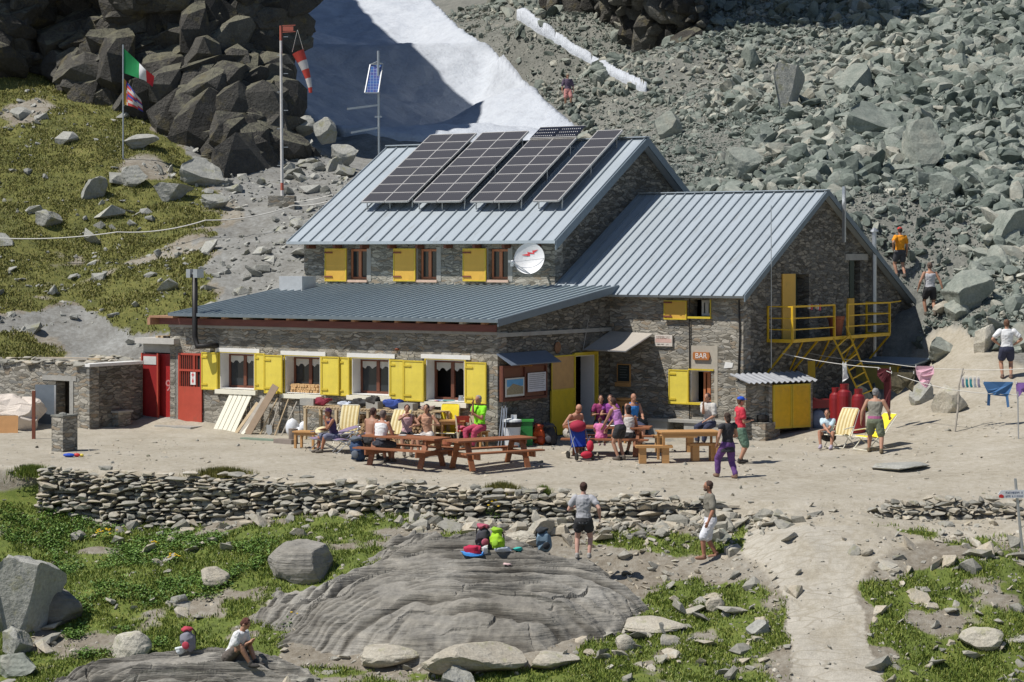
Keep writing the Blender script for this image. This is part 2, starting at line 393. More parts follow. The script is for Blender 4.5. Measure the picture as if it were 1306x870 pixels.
def ground_mat():
    m, t, b = nodes('ground_surface'); v = coords(t, obj=False)
    def A(n): a = N(t, 'ShaderNodeAttribute'); a.attribute_name = n; return a.outputs['Fac']
    n1 = noise(t, v, .7, 6, .65); n2 = noise(t, v, 6, 6, .7); n3 = noise(t, v, 30, 4, .7)
    mixn = mth(t, 'ADD', mth(t, 'MULTIPLY', n1, .45), mth(t, 'MULTIPLY', n2, .55))
    dirt = ramp(t, mixn, [(.3, (.25, .215, .16)), (.46, (.37, .33, .255)), (.6, (.45, .41, .335)), (.72, (.54, .51, .44))]).outputs[0]
    soil = ramp(t, mixn, [(.3, (.11, .09, .06)), (.46, (.22, .19, .145)), (.6, (.31, .285, .235)), (.72, (.4, .385, .34))]).outputs[0]
    grav = ramp(t, mixn, [(.3, (.11, .1, .08)), (.47, (.21, .205, .185)), (.62, (.3, .3, .28)), (.72, (.38, .38, .36))]).outputs[0]
    scr = ramp(t, mixn, [(.3, (.09, .093, .08)), (.55, (.2, .2, .175)), (.72, (.31, .3, .26))]).outputs[0]
    gr = ramp(t, mixn, [(.3, (.06, .075, .015)), (.5, (.12, .16, .025)), (.7, (.22, .22, .05))]).outputs[0]
    hg = ramp(t, mixn, [(.33, (.05, .055, .014)), (.45, (.1, .108, .022)), (.56, (.155, .152, .034)), (.68, (.24, .2, .075))]).outputs[0]
    c = mix(t, A('scree'), mix(t, A('low'), grav, soil), scr)
    c = mix(t, A('plaza'), c, dirt)
    vo = N(t, 'ShaderNodeTexVoronoi', feature='DISTANCE_TO_EDGE'); vm = N(t, 'ShaderNodeMapping'); vm.inputs['Scale'].default_value = (1.1, 4.2, 1)
    t.links.new(v, vm.inputs[0]); t.links.new(vm.outputs[0], vo.inputs['Vector']); vo.inputs['Scale'].default_value = 1
    flag = mix(t, ramp(t, vo.outputs['Distance'], [(.0, (0, 0, 0)), (.06, (1, 1, 1))]).outputs[0], (.33, .295, .23), ramp(t, mixn, [(.3, (.32, .29, .23)), (.6, (.48, .445, .375))]).outputs[0])
    c = mix(t, ramp(t, mth(t, 'ADD', A('path'), mth(t, 'MULTIPLY', mth(t, 'SUBTRACT', n2, .5), 1.2)), [(.25, (0, 0, 0)), (.75, (1, 1, 1))]).outputs[0], c, mix(t, ramp(t, n1, [(.3, (0, 0, 0)), (.5, (1, 1, 1))]).outputs[0], dirt, flag))
    gs = lambda a, lo_, hi_: ramp(t, mth(t, 'ADD', a, mth(t, 'MULTIPLY', mth(t, 'SUBTRACT', n2, .5), .7)), [(lo_, (0, 0, 0)), (hi_, (1, 1, 1))]).outputs[0]
    c = mix(t, gs(A('grass'), .3, .6), c, gr)
    c = mix(t, gs(A('hill'), .3, .6), c, hg)
    c = mix(t, 1., c, ramp(t, n3, [(.25, (.8, .8, .8)), (.75, (1.18, 1.18, 1.18))]).outputs[0], 'MULTIPLY')
    t.links.new(c, b.inputs['Base Color']); b.inputs['Roughness'].default_value = .95
    bump(t, b, mth(t, 'ADD', n2, mth(t, 'MULTIPLY', n3, .6)), .55, .05)
    return m
def make_ground():
    u = np.concatenate([np.linspace(-1.4, -.3, 50)[:-1], np.linspace(-.3, .3, 400), np.linspace(.3, 1.4, 50)[1:]])
    ys = np.concatenate([np.arange(-5, 40, 1.), np.arange(40, 58, .11), np.arange(58, 80, .22), np.arange(80, 130, .45), np.arange(130, 240, 1.2)])
    U, Yy = np.meshgrid(u, ys); Xx = U*np.maximum(Yy, 30)
    X = Xx.ravel(); Y = Yy.ravel(); Z = H(X, Y)
    nx = len(u); ny = len(ys)
    i = np.arange(nx*ny).reshape(ny, nx)
    Q = np.stack([i[:-1, :-1], i[:-1, 1:], i[1:, 1:], i[1:, :-1]], -1).reshape(-1, 4)
    px, py, g, h, pl, pt, scr = masks(X, Y, Z)
    low = np.clip(((Y < yw(X)) | (Y < 60)).astype(float)+sum(inpoly(px+(fbm(X*.6, Y*.6, 71, 4)-.5)*80, py, q) for q in HILL), 0, 1)
    o = tri_mesh('ground', np.stack([X, Y, Z], 1), Q, ground_mat(), dict(grass=g, hill=h, plaza=pl, path=pt, scree=scr, low=low), quads=True, smooth=True)
    tag(o, kind='structure')
    # snow lies on the ground as its own sheet
    sm, t, b = nodes('old_snow'); v = coords(t, (1, 1, 1), obj=False, rot=(0, 0, .6))
    s1 = noise(t, v, .8, 6, .7); s2 = noise(t, v, 3.5, 5, .7)
    t.links.new(ramp(t, mth(t, 'ADD', mth(t, 'MULTIPLY', s1, .5), mth(t, 'MULTIPLY', s2, .5)), [(.3, (.42, .44, .48)), (.5, (.53, .565, .615)), (.65, (.59, .62, .665))]).outputs[0], b.inputs['Base Color'])
    b.inputs['Roughness'].default_value = .7; bump(t, b, s2, .6, .16)
    for k, poly in enumerate(SNOW):
        x0, x1, y0, y1, st = ((-34, 8, 100, 215, .22), (-3, 10, 104, 140, .1))[k]
        gx, gy = np.meshgrid(np.arange(x0, x1, st), np.arange(y0, y1, st)); X = gx.ravel(); Y = gy.ravel(); Z = H(X, Y)
        qx, qy = proj(X, Y, Z)
        if k == 0:
            dX = (fbm(X*.35, Y*.12, 77, 3)-.5)*20; ins = inpoly(qx+dX, qy+dX*.4, poly)
        else: ins = inpoly(qx+(fbm(X*1.2, Y*1.2, 78, 2)-.5)*5, qy, poly)
        Z = Z+.3 if k == 0 else Z+.5
        i = np.arange(len(X)).reshape(gx.shape)
        Q = np.stack([i[:-1, :-1], i[:-1, 1:], i[1:, 1:], i[1:, :-1]], -1).reshape(-1, 4)
        Q = Q[ins[Q].all(1)]
        if len(Q) == 0: continue
        used = np.unique(Q); mp = np.full(len(X), -1); mp[used] = np.arange(len(used))
        V = np.stack([X, Y, Z], 1)[used]; V[:, 2] += (fbm(V[:, 0]*.5, V[:, 1]*.5, 5, 3)-.5)*.35
        # turned-down rim so that the sheet has a thickness
        Qm = mp[Q]; e = {}
        for q in Qm:
            for a in range(4):
                s_ = (q[a], q[(a+1) % 4]); e[s_] = 1
        rim = [s_ for s_ in e if (s_[1], s_[0]) not in e]
        nxt = {}; 
        for a_, b_ in rim: nxt.setdefault(a_, []).append(b_); nxt.setdefault(b_, []).append(a_)
        ks = np.array([k_ for k_ in nxt if len(nxt[k_]) == 2]); n0 = np.array([nxt[k_][0] for k_ in ks]); n1 = np.array([nxt[k_][1] for k_ in ks])
        for _ in range(40): V[ks, :2] = V[ks, :2]*.4+.3*(V[n0, :2]+V[n1, :2])
        V[ks, 2] = H(V[ks, 0], V[ks, 1])+.12
        nv = len(V); low_ = V.copy(); low_[:, 2] -= .5
        V2 = np.concatenate([V, low_]); Q2 = np.array([(s_[0], s_[0]+nv, s_[1]+nv, s_[1]) for s_ in rim])
        o = tri_mesh('snow', V2, np.concatenate([Qm, Q2]), sm, quads=True, smooth=True)
        tag(o, kind='structure')

# ---------------------------------------------------------------- rocks
def hull_proto(seed, n=14, sub=0, flat=1.0):
    rr = random.Random(seed); bm = bmesh.new()
    for _ in range(n):
        v = Vector((rr.gauss(0, 1), rr.gauss(0, 1), rr.gauss(0, 1))).normalized()
        k = max(abs(v.x), abs(v.y), abs(v.z)); v = v*(1-.55)+v/k*.55
        bm.verts.new((v.x, v.y, v.z*flat))
    r = bmesh.ops.convex_hull(bm, input=bm.verts)
    bmesh.ops.delete(bm, geom=[g for g in r['geom_interior'] if isinstance(g, bmesh.types.BMVert)], context='VERTS')
    bmesh.ops.recalc_face_normals(bm, faces=bm.faces)
    if sub:
        bmesh.ops.subdivide_edges(bm, edges=bm.edges, cuts=sub, use_grid_fill=True)
        bmesh.ops.triangulate(bm, faces=bm.faces)
        bm.normal_update()
        for v in bm.verts:
            p = v.co
            d = (vn(np.array([p.x*2.1+seed]), np.array([p.y*2.1+p.z*3.3]))[0]-.5)*.22+(vn(np.array([p.x*6+seed]), np.array([p.z*9+p.y*4]))[0]-.5)*.09
            v.co = p*(1+d)
    bm.verts.ensure_lookup_table()
    for i, v in enumerate(bm.verts): v.index = i
    V = np.array([v.co[:] for v in bm.verts]); T = np.array([[v.index for v in f.verts] for f in bm.faces])
    bm.free(); return V, T
def cut_rock(seed, sub=2, planes=13, rough=.05, d0=.5, d1=.92):
    rr = random.Random(seed); bm = bmesh.new(); bmesh.ops.create_icosphere(bm, subdivisions=sub, radius=1.15)
    V = np.array([v.co[:] for v in bm.verts]); bm.verts.ensure_lookup_table(); T = np.array([[v.index for v in f.verts] for f in bm.faces]); bm.free()
    V = V*np.array([1, rr.uniform(.75, 1), rr.uniform(.6, .95)])
    for _ in range(planes):
        n = np.array([rr.gauss(0, 1), rr.gauss(0, 1), rr.gauss(0, 1)*1.1]); n /= np.linalg.norm(n); d = rr.uniform(d0, d1)*.8
        t = V @ n-d; V = V-np.where(t > 0, t, 0)[:, None]*n[None]
    r = np.linalg.norm(V, axis=1, keepdims=True)+1e-6; N_ = V/r; a = seed*3.7
    x, y, z = V[:, 0]+a, V[:, 1], V[:, 2]
    nz = (vn(x*2.3+z, y*2.3-z*1.7, 1)-.5)*1.0+(vn(x*5+z*4, y*5-z*3, 2)-.5)*.55+(vn(x*11+z*7, y*11+z*9, 3)-.5)*.3+(vn(z*9+a, x*1.3+y*.7, 4)-.5)*.5
    return V+N_*(nz*rough*1.6)[:, None], T
PROTO3 = [cut_rock(300+i, 2, 14, .05) for i in range(14)]
PROTO4 = [cut_rock(400+i, 4, 15, .055) for i in range(14)]
PROTO5 = [cut_rock(500+i, 4, 9, .06, .72, 1.05) for i in range(6)]
PROTO = [hull_proto(100+i, 11+i % 6) for i in range(16)]
PROTO2 = [hull_proto(200+i, 12+i % 5, sub=2) for i in range(14)]
def rots(n, tilt=1.0, az=None):
    a = RNG.uniform(0, 2*np.pi, n) if az is None else RNG.normal(az, .3, n); b = RNG.normal(0, .45*tilt, n); c = RNG.normal(0, .45*tilt, n)
    ca, sa, cb, sb, cc, s_c = np.cos(a), np.sin(a), np.cos(b), np.sin(b), np.cos(c), np.sin(c)
    Z = np.zeros(n); O = np.ones(n)
    Rz = np.stack([ca, -sa, Z, sa, ca, Z, Z, Z, O], 1).reshape(n, 3, 3)
    Rx = np.stack([O, Z, Z, Z, cb, -sb, Z, sb, cb], 1).reshape(n, 3, 3)
    Ry = np.stack([cc, Z, s_c, Z, O, Z, -s_c, Z, cc], 1).reshape(n, 3, 3)
    return Rx @ Ry @ Rz
def scatter(name, pos, size, mat, flat=(.35, .8), protos=PROTO, tilt=1.0, tint=None, parent=None, elong=(.7, 1.4), az=None):
    n = len(pos); Rm = rots(n, tilt, az); which = RNG.integers(0, len(protos), n)
    S = np.stack([size*RNG.uniform(*elong, n), size*RNG.uniform(.7, 1.1, n), size*RNG.uniform(*flat, n)], 1)
    tint = RNG.uniform(0, 1, n) if tint is None else tint
    Vs, Ts, A = [], [], []; off = 0
    for k, (pv, pt) in enumerate(protos):
        ix = np.where(which == k)[0]
        if len(ix) == 0: continue
        V = np.einsum('nij,nkj->nki', Rm[ix], pv[None]*S[ix][:, None, :])+pos[ix][:, None, :]
        m_ = len(pv); T = pt[None]+(off+np.arange(len(ix))*m_)[:, None, None]
        Vs.append(V.reshape(-1, 3)); Ts.append(T.reshape(-1, 3)); A.append(np.repeat(tint[ix], m_)); off += len(ix)*m_
    return tri_mesh(name, np.concatenate(Vs), np.concatenate(Ts), mat, dict(tint=np.concatenate(A)), parent=parent)
MR = {}
def rock_mats():
    MR['scree'] = rock_mat('scree_stone', [(.06, .072, .06), (.13, .155, .133), (.215, .24, .21), (.29, .305, .265), (.33, .315, .26), (.52, .52, .455)], 2.0, bstr=.5, dist=.08)
    MR['crag'] = rock_mat('crag_stone', [(.028, .026, .023), (.062, .057, .05), (.115, .108, .093), (.24, .23, .2)], 1.6, strata=0, bstr=1, dist=.25, lichen=(.17, .14, .06), tops=(.24, .23, .15))
    MR['grey'] = rock_mat('grey_boulder', [(.17, .17, .15), (.28, .28, .255), (.38, .375, .34), (.47, .46, .42)], 2.5, strata=0, bstr=.8, dist=.06, lichen=(.25, .24, .1))
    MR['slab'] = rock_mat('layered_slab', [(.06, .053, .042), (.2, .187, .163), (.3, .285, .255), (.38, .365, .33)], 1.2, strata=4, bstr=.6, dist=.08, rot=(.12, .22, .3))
    MR['pale'] = rock_mat('pale_boulder', [(.3, .25, .19), (.4, .36, .29), (.5, .47, .4), (.56, .54, .46)], 3, strata=0, bstr=.8, dist=.05, lichen=(.3, .3, .14))
    MR['wall'] = rock_mat('wall_stone', [(.16, .15, .125), (.28, .27, .235), (.37, .35, .3), (.45, .39, .3), (.56, .55, .5)], 4, bstr=.6, dist=.03, lichen=(.24, .23, .12))
def make_scree():
    n = 380000
    Y = 66+(150-66)*RNG.uniform(0, 1, n)**1.15; X = RNG.uniform(-.1, .34, n)*Y
    Z = H(X, Y); px, py, g, h, pl, pt, scr = masks(X, Y, Z)
    keep = (px > 530) & (pl < .3) & (px < 1500)
    for q in SNOW: keep &= ~inpoly(px, py, q)
    fine = inpoly(px+(fbm(X*.3, Y*.3, 9, 3)-.5)*90, py, [(800,60),(870,60),(960,190),(1000,240),(840,240),(700,130),(560,40),(540,0),(600,0),(760,110),(850,150)])
    hx = (X-OX)*EX.x+(Y-OY)*EX.y; hy = (X-OX)*EY.x+(Y-OY)*EY.y
    keep &= ~((hx > -12.5) & (hx < 5.5) & (hy > 0) & (hy < 20.5))
    blk = fbm(X*.16, Y*.16, 52, 3)
    s = .045+.05*RNG.pareto(1.75, n)*np.clip((blk-.2)*2.6, .4, 1.7); s = np.clip(s*.82, .035, .5); s = np.where(fine, s*.5, s)*(.75+.4*(Y/90))
    X, Y, Z, s, px = X[keep], Y[keep], Z[keep], s[keep], px[keep]
    cl = fbm(X*.22, Y*.22, 51, 3)
    tint = np.clip(RNG.normal(.38, .3, len(X))+(cl-.5)*.9, 0, 1)
    pth = inpoly(px, HY+F*(HC-Z)/Y, [(1118, 335), (1172, 335), (1215, 395), (1235, 440), (1185, 440), (1150, 372)]); s = np.where(pth, np.minimum(s, .09), s)
    s = s*np.where(fbm(X*.13+3, Y*.09, 57, 3) < .43, .55, 1.05)
    big = s > .27
    o = scatter('scree', np.stack([X, Y, Z+s*.2], 1)[~big], s[~big], MR['scree'], tint=tint[~big], tilt=1.5, flat=(.22, .75), elong=(.7, 1.7))
    tag(o, 'grey green slope of broken scree stones behind the hut', 'scree', kind='stuff')
    o = scatter('scree_blocks', np.stack([X, Y, Z+s*.3], 1)[big], s[big], MR['scree'], tint=tint[big], tilt=1.3, protos=PROTO3, flat=(.35, .95), elong=(.8, 1.5))
    tag(o, 'larger angular blocks lying in the grey green scree slope', 'scree', kind='stuff')
def boulder(label, px, py, wpx, hpx, mat='grey', seed=0, dmin=40, group=None, proto=None, rz=0, name='boulder', tintv=.5, tilt=0, depth=.8, D=None):
    p = G(px, py, dmin) if D is None else P(px, py, D)
    s = p.y/F; V, T = (proto or PROTO4[seed % len(PROTO4)]); V = V.copy()
    a = seed*1.7+rz; ca, sa = math.cos(a), math.sin(a)
    V = V @ np.array([[ca, sa, 0], [-sa, ca, 0], [0, 0, 1]])
    ext = V.max(0)-V.min(0)
    V = (V-(V.max(0)+V.min(0))/2)/ext*np.array([wpx*s, wpx*s*depth, hpx*s*1.45])
    if tilt: ct, st = math.cos(tilt), math.sin(tilt); V = V @ np.array([[ct, 0, st], [0, 1, 0], [-st, 0, ct]])
    V[:, 2] += hpx*s*.28
    o = tri_mesh(name, V, T, MR[mat], dict(tint=np.full(len(V), tintv)))
    o.location = p
    tag(o, label, 'rock', group); return o
def slab(name, label, px, D, hx, hy, hh, seed, mat, rz=0, sx=0, lowpy=0):
    cx = (px-CX)*D/F; gx, gy = np.meshgrid(np.linspace(-1.25, 1.25, 340), np.linspace(-1.25, 1.25, 340))
    x = gx.ravel(); y = gy.ravel(); c, s = math.cos(rz), math.sin(rz)
    X = cx+(x*hx)*c-(y*hy)*s; Y = D+(x*hx)*s+(y*hy)*c
    r = (np.abs(x)**2.2+np.abs(y)**2.2)**(1/2.2)+(fbm(x*1.8+seed, y*1.8, seed, 5)-.5)*.75
    e = np.clip((1-r)/.5, -1.2, 1); e = np.where(e > 0, 1-(1-e)**2, e*1.2)
    base = sample(ZL, X, Y)
    arch = np.where(x < 0, y+.75*x*x, y+.22*x*x-.1*x)
    q = arch*5.2+(fbm(x*1.3+seed, y*1.3, seed+4, 4)-.5)*2.6+(fbm(X*1.2, Y*1.6, 4, 3)-.5)*.5
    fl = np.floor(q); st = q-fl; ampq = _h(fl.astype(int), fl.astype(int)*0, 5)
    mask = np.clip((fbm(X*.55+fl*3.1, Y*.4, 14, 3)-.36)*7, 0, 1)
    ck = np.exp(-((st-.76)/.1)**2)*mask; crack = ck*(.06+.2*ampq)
    saw = lambda v, k: np.where(v < k, .5-v/k, -.5+(v-k)/(1-k)); step = saw(st, .72)*(.08+.2*ampq)*mask
    q2 = q*2.3+fbm(X*.8, Y*.8, 6, 3)*2.5; st2 = q2-np.floor(q2); m2_ = np.clip((fbm(X*.9+9, Y*.9, 15, 3)-.4)*6, 0, 1)
    jx_ = (X*.8-Y*.35+(fbm(X*.7, Y*.7, 17, 3)-.5)*1.4); jf = jx_-np.floor(jx_); jm = np.clip((fbm(X*.6, Y*.9+4, 18, 3)-.5)*9, 0, 1)
    Z = base+e*hh+(step-crack)*np.clip(e*1.5, 0, 1)+saw(st2, .65)*.05*m2_-np.exp(-(jf/.05)**2)*.12*jm+(fbm(X*2.2, Y*2.2, 12, 5)-.5)*.12+sx*x*.2*e-np.clip(x, 0, 1)*.12*hh
    i = np.arange(len(x)).reshape(gx.shape)
    Q = np.stack([i[:-1, :-1], i[:-1, 1:], i[1:, 1:], i[1:, :-1]], -1).reshape(-1, 4)
    V = np.stack([X-cx, Y-D, Z], 1)
    o = tri_mesh(name, V, Q, MR[mat], dict(tint=np.clip(fbm(X*.5, Y*.5, 5, 2)+.1-ck*.6-np.exp(-((st2-.7)/.14)**2)*.3*m2_, 0, 1)), quads=True)  # tint darkened along the cracks stands for undercut shadow
    o.location = (cx, D, 0)
    tag(o, label, 'rock'); SLABS.append((X.reshape(gx.shape), Y.reshape(gx.shape), Z.reshape(gx.shape)))
    return o
SLABS = []
def slab_z(x, y, z):
    for X, Y, Z in SLABS:
        d = (X-x)**2+(Y-y)**2; i = np.argmin(d)
        if d.flat[i] < .05: z = max(z, float(Z.flat[i]))
    return z
def GS_(px, py):
    # ground or slab hit
    best = G(px, py)
    for X, Y, Z in SLABS:
        qx, qy = proj(X, Y, Z); m = (np.abs(qx-px) < 4) & (np.abs(qy-py) < 3)
        if m.any():
            k = np.argmin(np.where(m, Y, 1e9)); c = Vector((float(X.flat[k]), float(Y.flat[k]), float(Z.flat[k])))
            if c.y < best.y+.3: best = c
    return best
def make_cliffs():
    # near left cliff and an unseen ridge behind, shaped to shadow the snow
    cols = [(-75, 92), (-52, 91), (-38, 91), (-30, 90), (-24, 91), (-18.5, 92), (-14, 92), (-11.2, 94), (-11.6, 98), (-13.5, 108), (-15.7, 118), (-19.6, 132), (-23.6, 148), (-27, 162), (-34, 190), (-42, 222)]
    tops = [30, 30, 29, 28, 27, 26, 25, 23.5, 29, 35.8, 38.5, 42.3, 48.2, 53.2, 64, 76]
    pts = []; tp = []
    for i in range(len(cols)-1):
        for k in range(14):
            a = k/14; pts.append((cols[i][0]*(1-a)+cols[i+1][0]*a, cols[i][1]*(1-a)+cols[i+1][1]*a)); tp.append(tops[i]*(1-a)+tops[i+1]*a)
    pts = np.array(pts); tp = np.array(tp); nz = 60
    s = np.arange(len(pts))
    V = []
    for j in range(nz+6):
        v = min(j/nz, 1); z = 4+(tp-4)*v
        inx = -.03*(z-8) if j <= nz else -.03*(tp-8)-(j-nz)*4.5
        n = (fbm(s*.16, z*.22+np.zeros(len(s)), 61, 4)-.5)*4.5; bl = np.floor(fbm(s*.3, z*.4, 62, 2)*7)/7*2.2
        # push in: mostly towards -x,+y
        X = pts[:, 0]+inx*.8+(n+bl)*.7-1.4; Y = pts[:, 1]-inx*.5-(n+bl)*.5+1.2+np.where((pts[:, 0] < -11.15) & (pts[:, 1] < 93.9), 4., 0.)
        if j > nz: X = X+0; z = tp+(fbm(s*.1, np.full(len(s), j*.3), 63, 3)-.5)*2-(j-nz)*.4
        V.append(np.stack([X, Y, z], 1))
    V = np.concatenate(V); nx = len(pts); i = np.arange(len(V)).reshape(-1, nx)
    Q = np.stack([i[:-1, :-1], i[:-1, 1:], i[1:, 1:], i[1:, :-1]], -1).reshape(-1, 4)
    o = tri_mesh('cliff', V, Q, MR['crag'], dict(tint=np.full(len(V), .35)), quads=True)
    tag(o, kind='structure')
    # blocks on the face
    n = 15000; px = RNG.uniform(-200, 352, n); py = RNG.uniform(-150, 262, n)
    poly = [(-260,-190),(352,-190),(352,60),(338,100),(344,150),(352,190),(345,235),(300,262),(262,222),(225,205),(190,175),(150,150),(112,125),(60,80),(0,75),(-260,80)]
    k = inpoly(px, py, poly); px, py = px[k], py[k]
    D = 95.6-np.clip((py-60)/200, -.2, 1)*5.5+RNG.normal(0, .45, len(px))+(fbm(px*.016, py*.014, 64, 4)-.5)*9
    X = (px-CX)*D/F; Z = HC-(py-HY)*D/F
    size = np.clip(.2+.23*RNG.pareto(1.45, len(px)), .2, 1.7)
    tint = np.clip(RNG.normal(.4, .2, len(px)), 0, 1)
    o = scatter('cliff', np.stack([X, D, Z], 1), size, MR['crag'], flat=(.5, 1.5), protos=PROTO3, tilt=.55, tint=tint, az=.6, elong=(.9, 1.7)); tag(o, kind='structure')
    # right crag beyond the thin snow strip; unseen leaning top added to shade the scree
    n = 7500; X = RNG.uniform(2.2, 8.6, n); Y = 114+(8.6-X)*2.3+RNG.uniform(0, 6, n)**1.0; g = H(X, Y)
    Z = g+RNG.uniform(-.5, 1, n)*0+RNG.uniform(0, 1, n)*(36.5-g); taper = np.clip(1.2-(Z-g)/60, .6, 1.2)
    X = np.where(Z-g < 4, X*taper, X)+np.clip(Z-24, 0, 99)*.12; Y = Y-np.clip(Z-21, 0, 99)*.62
    size = np.clip(.25+.22*RNG.pareto(1.7, n), .25, 1.3)
    o = scatter('crag', np.stack([X, Y, Z], 1), size, MR['crag'], flat=(.5, 1.5), protos=PROTO3, tilt=.55, az=.5, elong=(.8, 1.5)); tag(o, kind='structure')
    bm = MB(); 
    rings = []
    for j in range(12):
        z = 10+j*2.35; q = []
        for (x, y) in ((8.4, 116), (5.5, 123), (2.9, 129), (2.5, 135), (5, 131), (10, 120.5)):
            q.append((x+math.sin(j*1.3+x)*.5, y+1.2+math.cos(j*.9+y)*.5-max(0, z-21)*.62, z))
        rings.append(q)
    bm.loft(rings); c = bm.build('crag', MR['crag']); tag(c, kind='structure')
def dry_wall(name, label, pts, hgt_fn, seed, depth=.5):
    # pts: list of (x,y) along the foot, courses of separate stones in one mesh
    rr = random.Random(seed); V = []; T = []; A = []; off = 0
    P2 = np.array(pts); seg = np.sqrt(((P2[1:]-P2[:-1])**2).sum(1)); cum = np.concatenate([[0], np.cumsum(seg)]); L = cum[-1]
    at = lambda s: (np.interp(s, cum, P2[:, 0]), np.interp(s, cum, P2[:, 1]))
    z = 0; maxh = max(hgt_fn(s)[1]-hgt_fn(s)[0] for s in np.linspace(0, L, 60))
    while z < maxh+.1:
        ch = rr.uniform(.055, .135); s = rr.uniform(-.2, 0)
        while s < L:
            w = rr.uniform(.1, .36)*(1 if rr.random() < .85 else 1.7); b, tpz = hgt_fn(min(max(s, 0), L))
            top = tpz+rr.uniform(-.1, .06)
            if z+b < top:
                x, y = at(s+w/2); x2, y2 = at(s+w/2+.05); ang = math.atan2(y2-y, x2-x+1e-9)+rr.gauss(0, .1)
                pv, pt = PROTO[rr.randrange(16)]
                q = pv/np.abs(pv).max(0)*np.array([w*.54, rr.uniform(.14, .24), ch*rr.uniform(.5, .66)])
                ti = rr.gauss(0, .1); ct, st = math.cos(ti), math.sin(ti); q = q @ np.array([[ct, 0, st], [0, 1, 0], [-st, 0, ct]])
                ca, sa = math.cos(ang), math.sin(ang); q = q @ np.array([[ca, sa, 0], [-sa, ca, 0], [0, 0, 1]])
                zz = b+z+ch/2-.05+rr.gauss(0, .012)
                inn = z*.12+rr.gauss(0, .035)
                V.append(q+np.array([x-sa*inn, y+ca*inn, zz])); T.append(pt+off); off += len(pv); A.append(np.full(len(pv), rr.random()))
            s += w
        z += ch
    x0, y0 = P2[len(P2)//2]
    V = np.concatenate(V); z0 = hgt_fn(L/2)[0]; V -= np.array([x0, y0, z0])
    o = tri_mesh(name, V, np.concatenate(T), MR['wall'], dict(tint=np.concatenate(A))); o.location = (x0, y0, z0)
    tag(o, label, 'wall'); return o

# ---------------------------------------------------------------- vegetation
def grass_mat(name, a, b_, c):
    m, t, b = nodes(name); at = N(t, 'ShaderNodeAttribute'); at.attribute_name = 'tint'
    v = coords(t, obj=False); n = noise(t, v, .8, 4)
    f = mth(t, 'ADD', mth(t, 'MULTIPLY', at.outputs['Fac'], .6), mth(t, 'MULTIPLY', n, .4))
    t.links.new(ramp(t, f, [(.2, a), (.5, b_), (.8, c)]).outputs[0], b.inputs['Base Color'])
    b.inputs['Roughness'].default_value = .6; b.inputs['Subsurface Weight'].default_value = 0
    return m
def blades(name, X, Y, Z, hgt, wid, mat, label, lean=.5):
    n = len(X); a = RNG.uniform(0, 2*np.pi, n); la = RNG.uniform(0, 2*np.pi, n); ln = RNG.uniform(0, lean, n)*hgt
    dx, dy = np.cos(a)*wid, np.sin(a)*wid; tx, ty = np.cos(la)*ln, np.sin(la)*ln
    p0 = np.stack([X-dx, Y-dy, Z-.02], 1); p1 = np.stack([X+dx, Y+dy, Z-.02], 1)
    p2 = np.stack([X+dx*.7+tx*.4, Y+dy*.7+ty*.4, Z+hgt*.6], 1); p3 = np.stack([X-dx*.7+tx*.4, Y-dy*.7+ty*.4, Z+hgt*.6], 1)
    p4 = np.stack([X+tx, Y+ty, Z+hgt], 1)
    V = np.stack([p0, p1, p2, p3, p4], 1).reshape(-1, 3); k = (np.arange(n)*5)[:, None]
    T = np.concatenate([k+np.array([[0, 1, 2]]), k+np.array([[0, 2, 3]]), k+np.array([[3, 2, 4]])])
    o = tri_mesh(name, V, T, mat, dict(tint=np.repeat(RNG.uniform(0, 1, n), 5))); tag(o, label, 'grass', kind='stuff'); return o
def leaves(X, Y, Z, size, spread):
    n = len(X); a = RNG.uniform(0, 2*np.pi, n); el = RNG.uniform(-.1, 1.0, n)
    d = np.stack([np.cos(a)*np.cos(el), np.sin(a)*np.cos(el), np.sin(el)], 1)
    sd = np.stack([-np.sin(a), np.cos(a), np.zeros(n)], 1)
    p = np.stack([X, Y, Z], 1); s = size[:, None]
    tipv = p+d*s; tipv[:, 2] -= .2*size
    V = np.stack([p, p+d*s*.5+sd*s*.32, tipv, p+d*s*.5-sd*s*.32], 1).reshape(-1, 3); k = (np.arange(n)*4)[:, None]
    return V, np.concatenate([k+np.array([[0, 1, 2]]), k+np.array([[0, 2, 3]])]), np.repeat(RNG.uniform(0, 1, n), 4)
